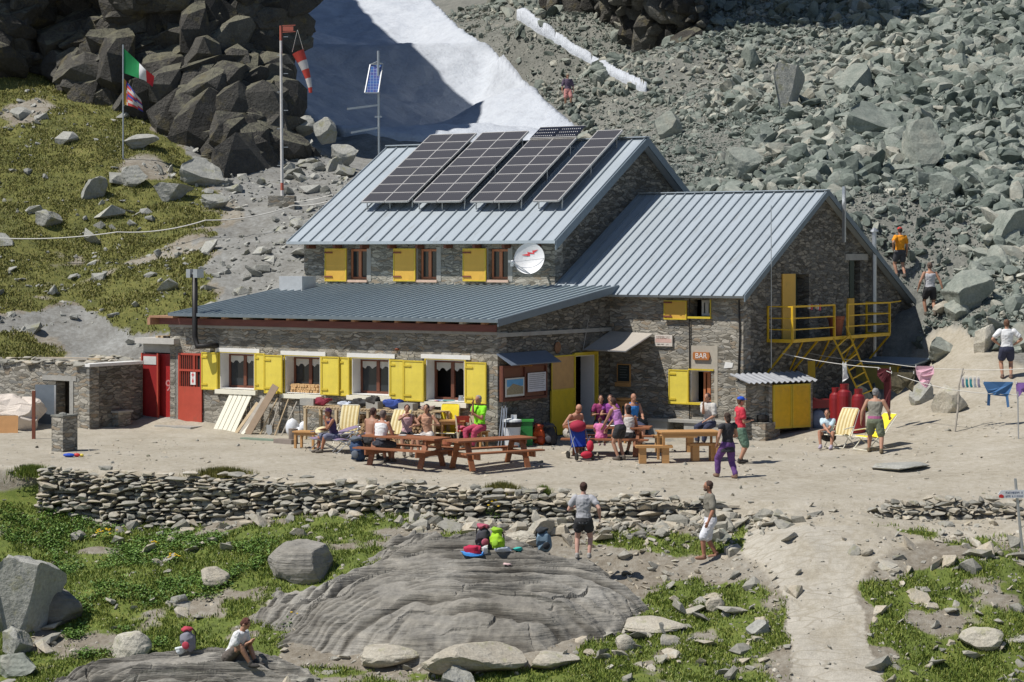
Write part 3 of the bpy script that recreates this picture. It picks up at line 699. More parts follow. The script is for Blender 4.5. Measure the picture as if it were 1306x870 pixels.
def make_grass():
    m1 = grass_mat('meadow_grass', (.075, .12, .015), (.16, .22, .028), (.3, .32, .07))
    m2 = grass_mat('alpine_grass', (.11, .12, .022), (.18, .178, .036), (.27, .235, .075))
    m3 = grass_mat('dock_leaves', (.045, .1, .012), (.1, .2, .025), (.2, .3, .06))
    n = 460000; Y = RNG.uniform(41, 56, n); X = RNG.uniform(-.29, .29, n)*Y; Z = H(X, Y)
    px, py, g, h, pl, pt, s = masks(X, Y, Z); clump = fbm(X*2.2, Y*2.2, 41, 3)
    k = RNG.uniform(0, 1, n) < g*np.clip((clump-.3)*4, 0.15, 1)
    kk = k & (Y < yw(X)-.1)
    hg = (.035+.075*clump*RNG.uniform(.3, 1.4, n))
    blades('grass', X[kk], Y[kk], Z[kk], hg[kk], .011*RNG.uniform(.7, 1.5, kk.sum()), m1, 'short green grass on the slopes below the stone terrace wall', 1.0)
    n = 300000; Y = RNG.uniform(66, 97, n); X = RNG.uniform(-.3, -.1, n)*Y; Z = H(X, Y)
    px, py, g, h, pl, pt, s = masks(X, Y, Z); clump = fbm(X*1.3, Y*1.3, 42, 3)
    k = RNG.uniform(0, 1, n) < h*np.clip((clump-.3)*4, .15, 1)
    blades('grass', X[k], Y[k], Z[k], (.03+.09*RNG.uniform(0, 1, k.sum())**2), .02*RNG.uniform(.7, 1.5, k.sum()), m2, 'yellow green alpine turf on the hillside under the cliff', 1.0)
    # leafy ground cover, lower left
    poly = [(0,610),(60,605),(120,672),(250,680),(350,690),(330,740),(250,780),(200,830),(60,845),(100,790),(60,700),(0,690)]
    n = 5200; Y = RNG.uniform(43, 55.5, n); X = RNG.uniform(-.25, -.08, n)*Y; Z = H(X, Y); px, py = proj(X, Y, Z)
    k = inpoly(px, py, poly) & (fbm(X*.9, Y*.9, 43, 3) > .46) & (Y < yw(X)-.2); X, Y, Z = X[k], Y[k], Z[k]
    m = 26; Xr = np.repeat(X, m)+RNG.normal(0, .09, len(X)*m); Yr = np.repeat(Y, m)+RNG.normal(0, .09, len(X)*m)
    Zr = np.repeat(Z, m)+np.abs(RNG.normal(.03, .055, len(X)*m))
    V, T, A = leaves(Xr, Yr, Zr, RNG.uniform(.035, .1, len(Xr)), 0)
    o = tri_mesh('leafy_ground_cover', V, T, m3, dict(tint=A)); tag(o, 'dense leafy green plants covering the slope in the lower left', 'plants', kind='stuff')
    fl = plain('yellow_petals', (.75, .5, .02), .6)
    def clump_plant(px, py, w, hh, label, nf=14, D=None):
        p = G(px, py) if D is None else P(px, py, D)
        t = thing('flowering_plant', label, 'plant', p, 0, 'yellow flowering plants on the slope')
        n = int(110*w/.3); a = RNG.uniform(0, 6.28, n); r = np.sqrt(RNG.uniform(0, 1, n))*w; zz = RNG.uniform(0, 1, n)*hh*(1-.6*(r/w)**2)
        V, T, A = leaves(r*np.cos(a), r*np.sin(a), zz, RNG.uniform(.05, .11, n), 0)
        tri_mesh('foliage', V, T, m3, dict(tint=A), parent=t)
        f = MB()
        for _ in range(nf):
            a = random.uniform(0, 6.28); r = random.random()**.5*w*.9; f.ball((r*math.cos(a), r*math.sin(a), hh*(1.1-.5*(r/w)**2)+random.uniform(0, .05)), (.034, .034, .016), 6, 4)
        f.build('flower_heads', fl, t); return t
    for px, py, w, hh, nf, lab in ((630,664,.2,.42,12,'green shrub with yellow flowers growing from the terrace wall beside the bags'),
        (405/3+0+2,690,.32,.25,14,'tallest yellow flower clump under the left end of the wall'),(222,720,.2,.2,9,'small yellow flower clump halfway down the leafy slope'),
        (195,703,.2,.2,4,'sparse yellow flower clump near the wall foot on the leafy slope'),(375,800,.28,.25,8,'yellow flower clump at the left edge of the big slab'),
        (308,852,.14,.16,6,'yellow flowers beside the reading man\'s feet'),(405,797,.16,.2,5,'yellow flowers on the slab rim, right of its larger neighbour')):
        clump_plant(px, py, w, hh, lab, nf)
    # dry turf tufts hanging over the wall top
    for px, py, w, lab in ((285,606,.75,'brown green turf cushion over the top of the terrace wall, left'),(560+80,626,.45,'rusty turf tuft over the middle of the terrace wall'),
                          (693,633,.2,'small green tuft on the terrace wall top right of the rusty one'),(40,605,.5,'green bush on the broken left end of the terrace wall')):
        p = G(px, py); n = int(2600*w); x = RNG.normal(0, w*.45, n); y = RNG.normal(0, .16, n)
        z = .1*np.exp(-(x/w)**2)-np.clip(-y, 0, 1)*.5
        nn = n; k = (np.arange(n)*3)[:, None]; a = RNG.uniform(0, 6.28, n); h_ = RNG.uniform(.05, .14, n); wd = .012
        V = np.stack([np.stack([x-np.cos(a)*wd, y-np.sin(a)*wd, z-.06], 1), np.stack([x+np.cos(a)*wd, y+np.sin(a)*wd, z-.06], 1), np.stack([x+RNG.normal(0, .04, n), y+RNG.normal(-.02, .04, n), z+h_], 1)], 1).reshape(-1, 3)
        o = tri_mesh('turf_tuft', V, k+np.array([[0, 1, 2]]), m2 if px > 100 and px < 680 else m1, dict(tint=np.repeat(RNG.uniform(0, 1, n), 3)))
        o.location = p; tag(o, lab, 'grass tuft')
# ---------------------------------------------------------------- the hut
M = {}
def make_mats():
    rock_mats()
    M['stone'] = stone_mat('hut_masonry', [(.16, .145, .115), (.26, .24, .2), (.31, .29, .245), (.22, .215, .195), (.37, .34, .28), (.29, .235, .17), (.43, .4, .34)], (3.4, 3.4, 13), mortar=(.2, .185, .155), mw=.05, bstr=.8)
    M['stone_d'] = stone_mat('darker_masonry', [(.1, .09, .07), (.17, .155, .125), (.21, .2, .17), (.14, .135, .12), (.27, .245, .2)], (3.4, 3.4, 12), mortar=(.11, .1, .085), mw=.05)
    M['roof'] = plain('zinc_sheet', (.43, .48, .515), .45, .25, .1, 1.3, .25, .02, stretch=(1.6, .3, .3), wear=((.3, .31, .3), .5))
    M['roof_l'] = plain('weathered_zinc', (.5, .59, .59), .42, .2, .1, 2, .08, .01, stretch=(1, .25, .25), wear=((.27, .29, .27), .4))
    M['seam'] = plain('seam_metal', (.3, .34, .37), .5, .25, .1)
    M['fascia'] = plain('fascia_metal', (.16, .2, .23), .5, .2, .12)
    M['white'] = plain('white_plaster', (.74, .73, .7), .85, 0, .05, 4, wear=((.5, .47, .42), .35))
    M['cream'] = plain('cream_sill', (.78, .75, .62), .8, 0, .05)
    M['yel'] = plain('yellow_shutter_paint', (.74, .6, .08), .6, 0, .1, 3, .15, .005, wear=((.6, .47, .12), .6))
    M['yel2'] = plain('golden_shutter_paint', (.68, .4, .06), .55, 0, .07, 3, .1, .005, wear=((.5, .3, .05), .35))
    M['yframe'] = plain('yellow_frame_paint', (.62, .47, .04), .5, 0, .1)
    M['brown'] = plain('brown_window_wood', (.16, .055, .03), .5, 0, .15, 8, stretch=(4, 4, .5))
    M['terra'] = plain('orange_window_wood', (.5, .19, .09), .5, 0, .12, 8, stretch=(4, 4, .5))
    M['beam'] = plain('reddish_beam', (.17, .06, .05), .7, 0, .2, 4, stretch=(.4, 3, 3), wear=((.1, .05, .045), .6))
    M['rafter'] = plain('rafter_wood', (.36, .2, .12), .8, 0, .25, 3)
    M['rafter_w'] = plain('bleached_rafter', (.5, .46, .4), .8, 0, .2, 3)
    M['concrete'] = plain('concrete', (.34, .33, .3), .9, 0, .15, 3, .4, .02, wear=((.24, .22, .19), .6))
    M['dark'] = plain('dark_interior', (.02, .018, .016), .9, 0, .2)  # near-black colour stands for the unlit inside
    M['black'] = plain('black_metal', (.025, .023, .022), .5, .3, .2)
    M['curtain'] = plain('lace_curtain', (.55, .55, .52), .9, 0, .1, 30)
    M['red'] = plain('red_door_paint', (.46, .075, .045), .5, 0, .12, 3, wear=((.33, .08, .05), .5))
    M['dred'] = plain('deep_red_paint', (.3, .02, .02), .5, 0, .12, 3, wear=((.2, .02, .02), .5))
    M['wood'] = plain('pale_timber', (.52, .4, .25), .8, 0, .18, 3, .2, .01, stretch=(3, .6, 3))
    M['greywood'] = plain('weathered_timber', (.42, .38, .32), .85, 0, .2, 3, .2, .01, stretch=(3, .6, 3))
    M['picnic'] = plain('stained_picnic_wood', (.3, .115, .05), .6, 0, .22, 3, .2, .01, stretch=(.6, 5, 5))
    M['lwood'] = plain('honey_wood', (.5, .27, .1), .6, 0, .2, 3, .2, .01, stretch=(.6, 5, 5))
    M['steel'] = plain('galvanised_steel', (.5, .51, .52), .35, .7, .1)
    M['ybal'] = plain('yellow_steel_paint', (.7, .43, .015), .5, 0, .12, 6, wear=((.45, .27, .04), .5))
    M['rust'] = plain('rusty_red_steel', (.22, .07, .04), .8, .1, .2)
    m, t, b = nodes('window_glass'); b.inputs['Base Color'].default_value = (.03, .035, .04, 1); b.inputs['Roughness'].default_value = .08; M['glass'] = m
def plainc(name, c, rough=.75, **k): return plain(name, c, rough, **k)

def wall_y(mb, x0, x1, z0, topfn, y0, y1, holes, breaks=()):
    """wall in the xz plane between y0 and y1; holes (xa, xb, za, zb)"""
    xs = sorted(set([x0, x1]+[h[0] for h in holes]+[h[1] for h in holes]+list(breaks)))
    for a, b in zip(xs[:-1], xs[1:]):
        if b-a < 1e-4: continue
        hs = sorted([h for h in holes if h[0] <= a+1e-6 and h[1] >= b-1e-6], key=lambda h: h[2])
        z = z0
        for h in hs: mb.prism([(a, z), (b, z), (b, h[2]), (a, h[2])], y0, y1, 'y'); z = h[3]
        mb.prism([(a, z), (b, z), (b, topfn(b)), (a, topfn(a))], y0, y1, 'y')
def wall_x(mb, ya, yb, z0, topfn, x0, x1, holes, breaks=()):
    ys = sorted(set([ya, yb]+[h[0] for h in holes]+[h[1] for h in holes]+list(breaks)))
    for a, b in zip(ys[:-1], ys[1:]):
        if b-a < 1e-4: continue
        hs = sorted([h for h in holes if h[0] <= a+1e-6 and h[1] >= b-1e-6], key=lambda h: h[2])
        z = z0
        for h in hs: mb.prism([(a, z), (b, z), (b, h[2]), (a, h[2])], x0, x1, 'x'); z = h[3]
        mb.prism([(a, z), (b, z), (b, topfn(b)), (a, topfn(a))], x0, x1, 'x')
def shutter(par, x0, x1, z0, z1, y, mat, label=None, ang=0, hinge='l'):
    w = x1-x0; mb = MB()
    mb.box(0, w, -.02, .02, 0, z1-z0)
    hx = 0
    if hinge == 'r': mb = MB(); mb.box(-w, 0, -.02, .02, 0, z1-z0)
    o = mb.build('shutter', mat, par, (x0 if hinge == 'l' else x1, y, z0)); o.rotation_euler = (0, 0, ang)
    s = -1 if hinge == 'r' else 1
    fr = MB(); e = .035; h = z1-z0
    for a, b, c, d in ((0, w, 0, e), (0, w, h-e, h), (0, e, e, h-e), (w-e, w, e, h-e)):
        fr.box(min(s*a, s*b), max(s*a, s*b), -.034, -.021, c, d)
    fr.build('shutter_frame', M['yframe'], o)
    for zz in (.12*h, .85*h): st = MB(); st.box(*(sorted((s*.0, s*.22*w/.6))), -.045, -.0345, zz, zz+.05); st.build('hinge', M['rust'] if mat != M['yel'] else M['yframe'], o)
    if label: o['label'] = label
    return o
def window(par, x0, x1, z0, z1, yw_, depth, fmat, curtain=False, open_=False):
    """frame set back by depth inside the opening, two casements"""
    y = yw_+depth; e = .07; fr = MB(); w = x1-x0
    fr.box(x0, x1, y, y+.06, z0, z0+e); fr.box(x0, x1, y, y+.06, z1-e, z1)
    fr.box(x0, x0+e, y, y+.06, z0+e, z1-e); fr.box(x1-e, x1, y, y+.06, z0+e, z1-e)
    xm = (x0+x1)/2; fr.box(xm-.055, xm+.055, y-.015, y+.05, z0+e, z1-e)
    f = fr.build('window', fmat, par)
    p = MB(); p.box(x0+e, xm-.055, y+.025, y+.035, z0+e, z1-e); p.box(xm+.055, x1-e, y+.025, y+.035, z0+e, z1-e)
    if not open_: p.build('pane', M['glass'], f)
    if curtain:
        c = MB(); h = z1-z0
        for a, b in ((x0+e, xm-.056), (xm+.056, x1-e)):
            n = 6; zs = [z1-e-h*(.17+.05*math.sin(i*1.9)) for i in range(n+1)]
            c.prism([(a+(b-a)*i/n, zs[i]) for i in range(n+1)]+[(b, z1-e), (a, z1-e)], y+.012, y+.02, 'y')
        c.build('curtain', M['curtain'], f)
    return f
def roof_plane(par, x0, x1, y0, z0, y1, z1, mat, sp, th=.09, label=None, lapse=.035):
    d = Vector((0, y1-y0, z1-z0)); L = d.length; ang = math.atan2(z1-z0, y1-y0)
    mb = MB(); mb.box(x0, x1, 0, L, -th, 0)
    o = mb.build('roof', mat, par, (0, y0, z0)); o.rotation_euler = (ang, 0, 0)
    n = max(1, round((x1-x0)/sp)); s = MB()
    for i in range(n+1):
        x = x0+(x1-x0)*i/n; x = min(max(x, x0+.02), x1-.02)
        s.box(x-.014, x+.014, -.012, L+.004, .001, lapse+.012)
        s.box(x-.03, x+.03, -.012, L+.004, .0005, .012)
    s.build('standing_seams', M['seam'], o)
    if label: o['label'] = label
    return o
def text_mesh(name, body, size, mat, par, loc, rot, ext=.004, align='CENTER'):
    cu = bpy.data.curves.new(name, 'FONT'); cu.body = body; cu.size = size; cu.extrude = ext; cu.align_x = align; cu.align_y = 'CENTER'
    o = bpy.data.objects.new(name, cu); COL.objects.link(o)
    dg = bpy.context.evaluated_depsgraph_get(); me = bpy.data.meshes.new_from_object(o.evaluated_get(dg))
    bpy.data.objects.remove(o); me.materials.clear(); me.materials.append(mat)
    q = bpy.data.objects.new(name, me); COL.objects.link(q); q.parent = par; q.location = loc; q.rotation_euler = rot; return q

def make_hut():
    hut = thing('mountain_hut', 'stone mountain hut with zinc roofs and yellow shutters above the gravel terrace', 'building', (OX, OY, 0), HROT)
    XL, XM, XR = -12.15, -1.96, 4.48
    # ---- lean-to front wall (y = 0) with four deep windows
    Wd = [(281,325,449.5,497.4), (364,409,453.5,503), (449,497,456.5,505), (543.5,593,458,513)]
    holes = []
    for a, b, tp, bt in Wd:
        x0, z1 = onY(a, tp, 0); x1, z0 = onY(b, bt, 0); z0a = (onY(a, bt-2, 0)[1]+z0)/2; holes.append((x0, x1, z0a, z1))
    gx0, gz1 = onY(229, 450, 0); gx1, _ = onY(259, 538, 0)
    mb = MB(); topz = 3.08
    wall_y(mb, XL, 0, -.8, lambda x: topz, 0, .45, holes+[(gx0, gx1, .18, gz1)])
    mb.build('stone_wall', M['stone'], hut)
    c = MB(); c.box(XL-.03, .03, -.04, .45, 3.08, 3.16); c.build('concrete_ledge', M['concrete'], hut)
    # lean-to side wall (x = 0), y 0..6, door hole
    dy0, _ = onX(731, 452, 0); dy1, dz1 = onX(758, 452, 0); ztop = lambda y: 3.45+.1325*y
    mb = MB(); wall_x(mb, .45, 6.0, -.8, lambda y: 3.40+.1325*y, -.45, 0, [(dy0, dy1, .1, dz1)]); 
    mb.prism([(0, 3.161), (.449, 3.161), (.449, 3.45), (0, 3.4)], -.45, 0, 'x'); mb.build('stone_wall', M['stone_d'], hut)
    c = MB(); c.box(.0, .07, -.04, 5.98, 3.02, 3.13); c.build('concrete_ledge', M['concrete'], hut)
    mb = MB(); wall_x(mb, .45, 6.0, -.8, lambda y: 3.40+.1325*y, XL, XL+.4, []); mb.build('stone_wall', M['stone'], hut)
    # beam and rafters
    c = MB(); c.box(XL-.35, -.02, -.10, .3, 3.165, 3.36); c.build('wall_plate_beam', M['beam'], hut)
    for i in range(14):
        px = 252+i*27.6; x, z = onY(px+4, 407, -.3)
        if x > -.1: break
        r = MB(); r.box(x-.06, x+.06, -.28, 6, 3.37, 3.47); r.build('rafter', M['rafter_w'] if i in (2, 5, 12) else M['rafter'], hut)
    roof_plane(hut, -11.75, .3, -.42, 3.50, 6.0, 3.50+.1325*6.42, M['roof_l'], .29, .07, 'weathered grey green roof over the front extension')
    f = MB(); f.prism([(-.45, 3.33), (5.99, 4.18), (5.99, 4.395), (-.45, 3.53)], .3005, .335, 'x'); f.build('fascia', M['fascia'], hut)
    f = MB(); f.box(-11.8, .336, -.475, -.4335, 3.44, 3.535); f.build('gutter', M['fascia'], hut)
    # left low roof end
    f = MB(); f.box(XL-.6, -11.76, -.3, .7, 3.37, 3.43); f.box(XL-.62, XL-.5, -.35, .72, 3.15, 3.37); f.build('eave_end', M['rafter'], hut)
    # reveals, lintels, sills
    rv = []
    for k, (x0, x1, z0, z1) in enumerate(holes):
        l = MB(); l.box(x0-.16, x1+.2, -.035, .12, z1+.02, z1+.14); l.build('lintel', M['white'], hut)
        s = MB(); s.box(x0-.12, x1+.12, -.12, .02, z0-.15, z0-.02); s.build('sill', M['cream'], hut)
        r = MB(); r.box(x0+.001, x0+.03, -.01, .44, z0, z1-.002); r.box(x1-.03, x1-.001, -.01, .44, z0, z1-.002)
        r.box(x0+.03, x1-.03, -.01, .44, z0+.001, z0+.02); r.box(x0+.03, x1-.03, -.01, .44, z1-.03, z1-.003); r.build('window_reveal', M['white'], hut)
        e = MB(); e.box(x0-.04, x1+.04, -.03, -.012, z1-.002, z1+.02); e.box(x0-.04, x0, -.03, -.012, z0, z1-.002); e.box(x1, x1+.04, -.03, -.012, z0, z1-.002); e.build('opening_frame', M['yframe'], hut)
        window(hut, x0+.03, x1-.03, z0+.02, z1-.03, 0, .36, M['brown'], curtain=True, open_=(k == 3))
    dk = MB(); dk.box(XL+.5, -.46, .9, .95, .2, 3.0); dk.build('dark_backing', M['dark'], hut)  # black sheet behind the windows in place of room darkness
    S = [(257.5,278,448.5,498,'l'), (326,338,450,498,'r'), (337.5,360.5,452,503,'l'), (410.5,433,454,505,'r'), (434,446,455,506,'l'), (498,515.5,458,511,'r'), (515.5,541,459,513,'l'), (594,620.5,461,516,'r')]
    for i, (a, b, tp, bt, hs) in enumerate(S):
        y = -.10 if i in (2, 3, 6) else -.055
        x0, z1 = onY(a, tp+.5, y); x1, z0 = onY(b, bt-.5, y)
        shutter(hut, x0, x1, z0, z1, y, M['yel'], None, ang=0)
    # red barred gate door
    g = MB(); w = gx1-gx0; zb = .18; zt = gz1
    gd = thing('door', None, None, (gx0, -.05, zb)); gd.parent = hut; gd['label'] = 'red iron door with barred top and first aid notice'
    h = zt-zb
    g.box(0, w, -.02, .02, 0, h*.52); g.box(0, .06, -.02, .02, h*.52, h); g.box(w-.06, w, -.02, .02, h*.52, h); g.box(.06, w-.06, -.02, .02, h-.06, h)
    g.box(w*.66, w*.7, -.02, .02, h*.52, h-.06); g.box(.06, w-.06, -.02, .02, h*.74, h*.77); g.build('door_panel', M['red'], gd)
    g = MB()
    for i in range(9): g.bar((.1+i*w*.086, 0, h*.52), (.1+i*w*.086, 0, h-.06), .018)
    g.build('bars', M['red'], gd)
    g = MB(); g.box(.06, w-.06, .03, .04, h*.5, h-.04); g.build('bar_backing', M['dark'], gd)
    g = MB(); g.box(w*.55, w*.76, -.04, -.022, h*.55, h*.73); g.build('first_aid_notice', M['white'], gd)
    rp = plainc('signal_red', (.6, .03, .03), .5)
    g = MB(); g.box(w*.6, w*.71, -.046, -.041, h*.685, h*.7); g.box(w*.64, w*.67, -.0465, -.0405, h*.655, h*.725)
    g.prism([(w*.655, h*.565), (w*.61, h*.61), (w*.635, h*.61), (w*.635, h*.64), (w*.675, h*.64), (w*.675, h*.61), (w*.7, h*.61)], -.046, -.041, 'y'); g.build('red_cross', rp, gd)
    st = MB(); st.box(gx0-.2, gx1+.3, -.9, -.02, -.3, .13); st.build('door_step', M['concrete'], hut)
    # round lamps and wall bits
    b_ = MB(); x, z = onY(507, 446, 0); b_.lathe([(.05, -.02), (.07, .02), (.02, .05)], 10, (x, -.03, z)); b_.build('wall_lamp', M['rust'], hut)
    # black stove pipe at the left end
    x, z = onY(262, 440, -.25); x2, z2 = onY(250, 436, -.4); _, z3 = onY(250, 350, -.4)
    p = MB(); p.tube([(x+.25, .05, z-.02), (x+.2, -.4, z-.02), (x2+.1, -.45, z-.04), (x2, -.45, z2+.15), (x2, -.45, z3)], .085, 10); p.build('stove_pipe', M['black'], hut, smooth=True)
    p = MB(); p.box(x2-.22, x2-.06, -.6, -.3, z3-.1, z3+.16); p.box(x2+.06, x2+.22, -.6, -.3, z3-.1, z3+.16); p.box(x2-.2, x2+.2, -.54, -.36, z3-.0, z3+.06); p.build('chimney_cowl', M['steel'], hut)
    # concrete box on lean-to roof
    x0, y0, z0 = onSlope(366, 371, -.42, 3.5, .1325)
    p = MB(); p.cbox((x0+.15, y0+.35, z0+.22), (.95, .7, .5)); p.build('roof_vent_box', plainc('vent_box_grey', (.4, .41, .42), .7), hut)
    # ---- doorway on the side wall
    yl0, zl1 = onX(700.5, 454, 0); yl1, _ = onX(730.5, 454, 0); zl0 = .12
    zm = onX(716, 497, 0)[1]
    d = MB(); d.box(.03, .07, yl0, yl1, zl0, zm); dd = d.build('door', plainc('olive_yellow_paint', (.62, .46, .02), .6, wear=((.45, .33, .05), .5)), hut); dd['label'] = 'door leaf with bare wood top and yellow bottom'
    u = MB(); u.box(.03, .065, yl0+.04, yl1-.04, zm+.03, zl1-.04); u.build('upper_panel', plainc('bare_pine', (.55, .33, .13), .7), dd)
    u = MB(); u.box(.071, .085, yl0, yl1, zl1-.04, zl1); u.box(.071, .085, yl0, yl0+.04, zl0, zl1-.04); u.box(.071, .085, yl1-.04, yl1, zl0, zl1-.04); u.box(.071, .085, yl0+.04, yl1-.04, zm-.02, zm+.03); u.build('leaf_frame', M['yframe'], dd)
    fr = MB(); fr.box(0.002, .09, dy0-.04, dy1+.09, dz1, dz1+.09); fr.box(.002, .09, dy1+.0, dy1+.09, .1, dz1); fr.box(.002, .09, dy0-.04, dy0, .1, dz1); fr.build('door_frame', M['yframe'], hut)
    r = MB(); r.box(-.46, -.002, dy1-.03, dy1-.002, .1, dz1-.002); r.box(-.46, -.002, dy0+.002, dy1-.03, dz1-.03, dz1-.003); r.build('door_reveal', M['white'], hut)
    r = MB(); r.box(-.44, -.40, dy0, dy1-.45, .1, dz1-.04); r.build('inner_door', M['brown'], hut)
    r = MB(); r.box(-3, -.5, 2.2, 5.9, .05, .1); r.box(-1.6, -1.55, 2.2, 5.9, .1, 3); r.build('dark_backing', M['dark'], hut)
    st = MB(); st.box(.0, .8, dy0-.9, dy1+.3, -.3, .08); st.build('door_step', M['concrete'], hut)
    # ---- main block, upper front wall y = 6
    U = [(443.5,468,317,357), (533,557,317,357), (623,648,317,357)]; UH = []
    for a, b, tp, bt in U:
        x0, z1 = onY(a, tp, 6); x1, z0 = onY(b, bt, 6); UH.append((x0, x1, z0, z1))
    zt = 5.82
    mb = MB(); wall_y(mb, -11.75, XM, -.5, lambda x: zt, 6, 6.45, UH); mb.build('stone_wall', M['stone'], hut)
    prof = lambda y: 5.82+(y-6)*.62 if y < 11 else 5.82+5*.62-(y-11)*.62
    for xa, xb in ((-11.75, -11.35), (XM-.4, XM)):
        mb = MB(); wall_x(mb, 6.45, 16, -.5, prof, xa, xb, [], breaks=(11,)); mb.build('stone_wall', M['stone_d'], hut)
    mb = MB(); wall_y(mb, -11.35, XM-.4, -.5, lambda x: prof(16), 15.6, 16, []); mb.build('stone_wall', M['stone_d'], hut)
    roof_plane(hut, -12.05, -1.62, 5.5, 5.72, 10.98, 9.07, M['roof'], .48, .1, 'pale zinc front slope of the high roof')
    rb = roof_plane(hut, 1.62, 12.05, -16.5, 5.72, -11.02, 9.07, M['roof'], .48, .1); rb.location = (0, 16.5, 5.72); rb.rotation_euler = (math.atan2(3.35, 5.48), 0, math.pi)
    f = MB(); f.prism([(5.48, 5.45), (11, 8.82), (11, 9.1), (5.48, 5.73)], -1.619, -1.57, 'x'); f.prism([(16.5, 5.45), (11.001, 8.82), (11.001, 9.1), (16.5, 5.73)], -1.619, -1.57, 'x'); f.build('fascia', M['fascia'], hut)
    f = MB(); f.bar((-12.06, 11, 9.1), (-1.58, 11, 9.1), .34, .035); f.bar((-12.06, 5.47, 5.69), (-1.6, 5.47, 5.69), .04, .09); f.build('ridge_cap', M['roof'], hut)
    for i in range(9):
        x = -11.3+i*1.1; f = MB(); f.box(x-.05, x+.05, 5.62, 5.99, 5.5, 5.62); f.build('rafter', M['brown'], hut)
    for (x0, x1, z0, z1), (a, b) in zip(UH, ((414, 441.5), (501.5, 529.5), (590, 619.5))):
        window(hut, x0+.02, x1-.02, z0+.02, z1-.02, 6, .16, M['terra'], curtain=False)
        s = MB(); s.box(x0-.06, x1+.04, 5.93, 6.02, z0-.08, z0-.002); s.build('sill', plainc('pink_sill', (.6, .42, .32), .8), hut)
        xa, zb_ = onY(a, 317, 5.9); xb, za = onY(b, 359, 5.9)
        shutter(hut, xa, xb, za, zb_, 5.93, M['yel2'])
        r = MB(); r.box(x1+.002, x1+.17, 5.985, 6.0, z0-.05, z1+.05); r.build('plaster_band', M['concrete'], hut); r = MB(); r.box(x0-.12, x0-.002, 5.985, 6.0, z0-.05, z1+.05); r.build('plaster_band', M['concrete'], hut)
    dk = MB(); dk.box(-11.3, XM-.5, 6.9, 6.95, 4.4, 5.8); dk.build('dark_backing', M['dark'], hut)
    # ---- annex
    ah = []
    for a, b, tp, bt in ((880, 906, 382, 404), (880.5, 907, 472, 514)):
        x0, z1 = onY(a, tp, 6); x1, z0 = onY(b, bt, 6); ah.append((x0, x1, z0, z1))
    mb = MB(); wall_y(mb, 0.0, XR, -.8, lambda x: 4.14, 6, 6.45, ah); mb.build('stone_wall', M['stone'], hut)
    # batter on the left part of the annex front
    xa, za = onY(838, 425, 5.8); xb, zb_ = onY(858, 548, 5.8)
    gh = []
    for a, b, tp, bt in ((1013, 1032, 350, 434), (1083, 1097, 332, 432)):
        y0, z1 = onX(a, tp, XR); y1, z0 = onX(b, bt, XR); gh.append((y0, y1, max(z0, 2.75), z1))
    prof2 = lambda y: 4.14+(y-6)*.6 if y <= 11.1 else (7.2-(y-11.1)*.535 if y < 17.7 else 3.67-(y-17.7)*.6)
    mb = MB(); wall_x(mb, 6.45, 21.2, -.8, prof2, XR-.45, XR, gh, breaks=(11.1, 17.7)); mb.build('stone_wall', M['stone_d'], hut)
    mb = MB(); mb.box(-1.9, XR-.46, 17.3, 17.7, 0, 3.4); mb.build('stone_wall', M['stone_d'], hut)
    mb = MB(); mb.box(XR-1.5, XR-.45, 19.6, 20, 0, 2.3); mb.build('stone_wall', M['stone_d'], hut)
    roof_plane(hut, XM+.01, 4.72, 5.6, 4.12, 11.08, 7.27, M['roof'], .36, .08, 'pale zinc front slope of the lower roof')
    rb = roof_plane(hut, -4.72, -XM-.01, 0, 3.76, 6.72, 7.27, M['roof'], .36, .08); rb.location = (0, 17.8, 3.76); rb.rotation_euler = (math.atan2(3.51, 6.72), 0, math.pi)
    f = MB(); f.prism([(5.58, 3.95), (11.1, 7.12), (11.1, 7.31), (5.58, 4.14)], 4.721, 4.76, 'x'); f.prism([(17.8, 3.6), (11.101, 7.12), (11.101, 7.31), (17.8, 3.8)], 4.721, 4.76, 'x'); f.build('fascia', M['fascia'], hut)
    f = MB(); f.bar((XM+.02, 11.1, 7.29), (4.77, 11.1, 7.29), .3, .03); f.build('ridge_cap', M['roof'], hut)
    f = MB(); f.prism([(17.81, 3.68), (21.25, 1.57), (21.25, 1.66), (17.81, 3.78)], XR-.5, XR+.06, 'x'); f.build('coping', M['concrete'], hut)
    # annex windows
    x0, x1, z0, z1 = ah[0]; window(hut, x0+.28, x1-.03, z0+.02, z1-.02, 6, .2, plainc('pale_frame', (.55, .52, .47), .6))
    xa, zt_ = onY(847, 383, 5.93); xb, zb_ = onY(876, 408, 5.93); shutter(hut, xa, xb, zb_, zt_, 5.93, M['yel2'])
    e = MB(); e.box(x0-.03, x1+.05, 5.9, 6.02, z0-.06, z0); e.box(x1, x1+.03, 5.96, 5.995, z0, z1); e.build('opening_frame', M['yframe'], hut)
    x0, x1, z0, z1 = ah[1]; window(hut, x0+.3, x1-.02, z0+.02, z1-.02, 6, .25, M['terra'], open_=True)
    r = MB(); r.box(x0+.001, x0+.03, 6.0, 6.44, z0, z1); r.box(x0+.03, x1-.03, 6, 6.44, z1-.03, z1-.002); r.build('window_reveal', M['white'], hut)
    xa, zt_ = onY(852.5, 471, 5.9); xb, zb_ = onY(878, 516, 5.9); shutter(hut, xa, xb, zb_, zt_, 5.93, M['yel'], 'freshly repainted bright yellow bar shutter')
    e = MB(); e.box(x0-.05, x1+.1, 5.955, 5.99, z1, z1+.04); e.box(x0-.05, x1+.1, 5.8, 6.02, z0-.06, z0); e.build('opening_frame', M['yframe'], hut)
    pb = MB(); pb.box(x0-.05, x1+.22, 5.985, 5.999, z1+.045, z1+.72); pb.box(x1+.11, x1+.22, 5.985, 5.999, z0-.1, z1+.044); pb.build('plaster_band', plainc('beige_render', (.42, .38, .31), .9), hut)
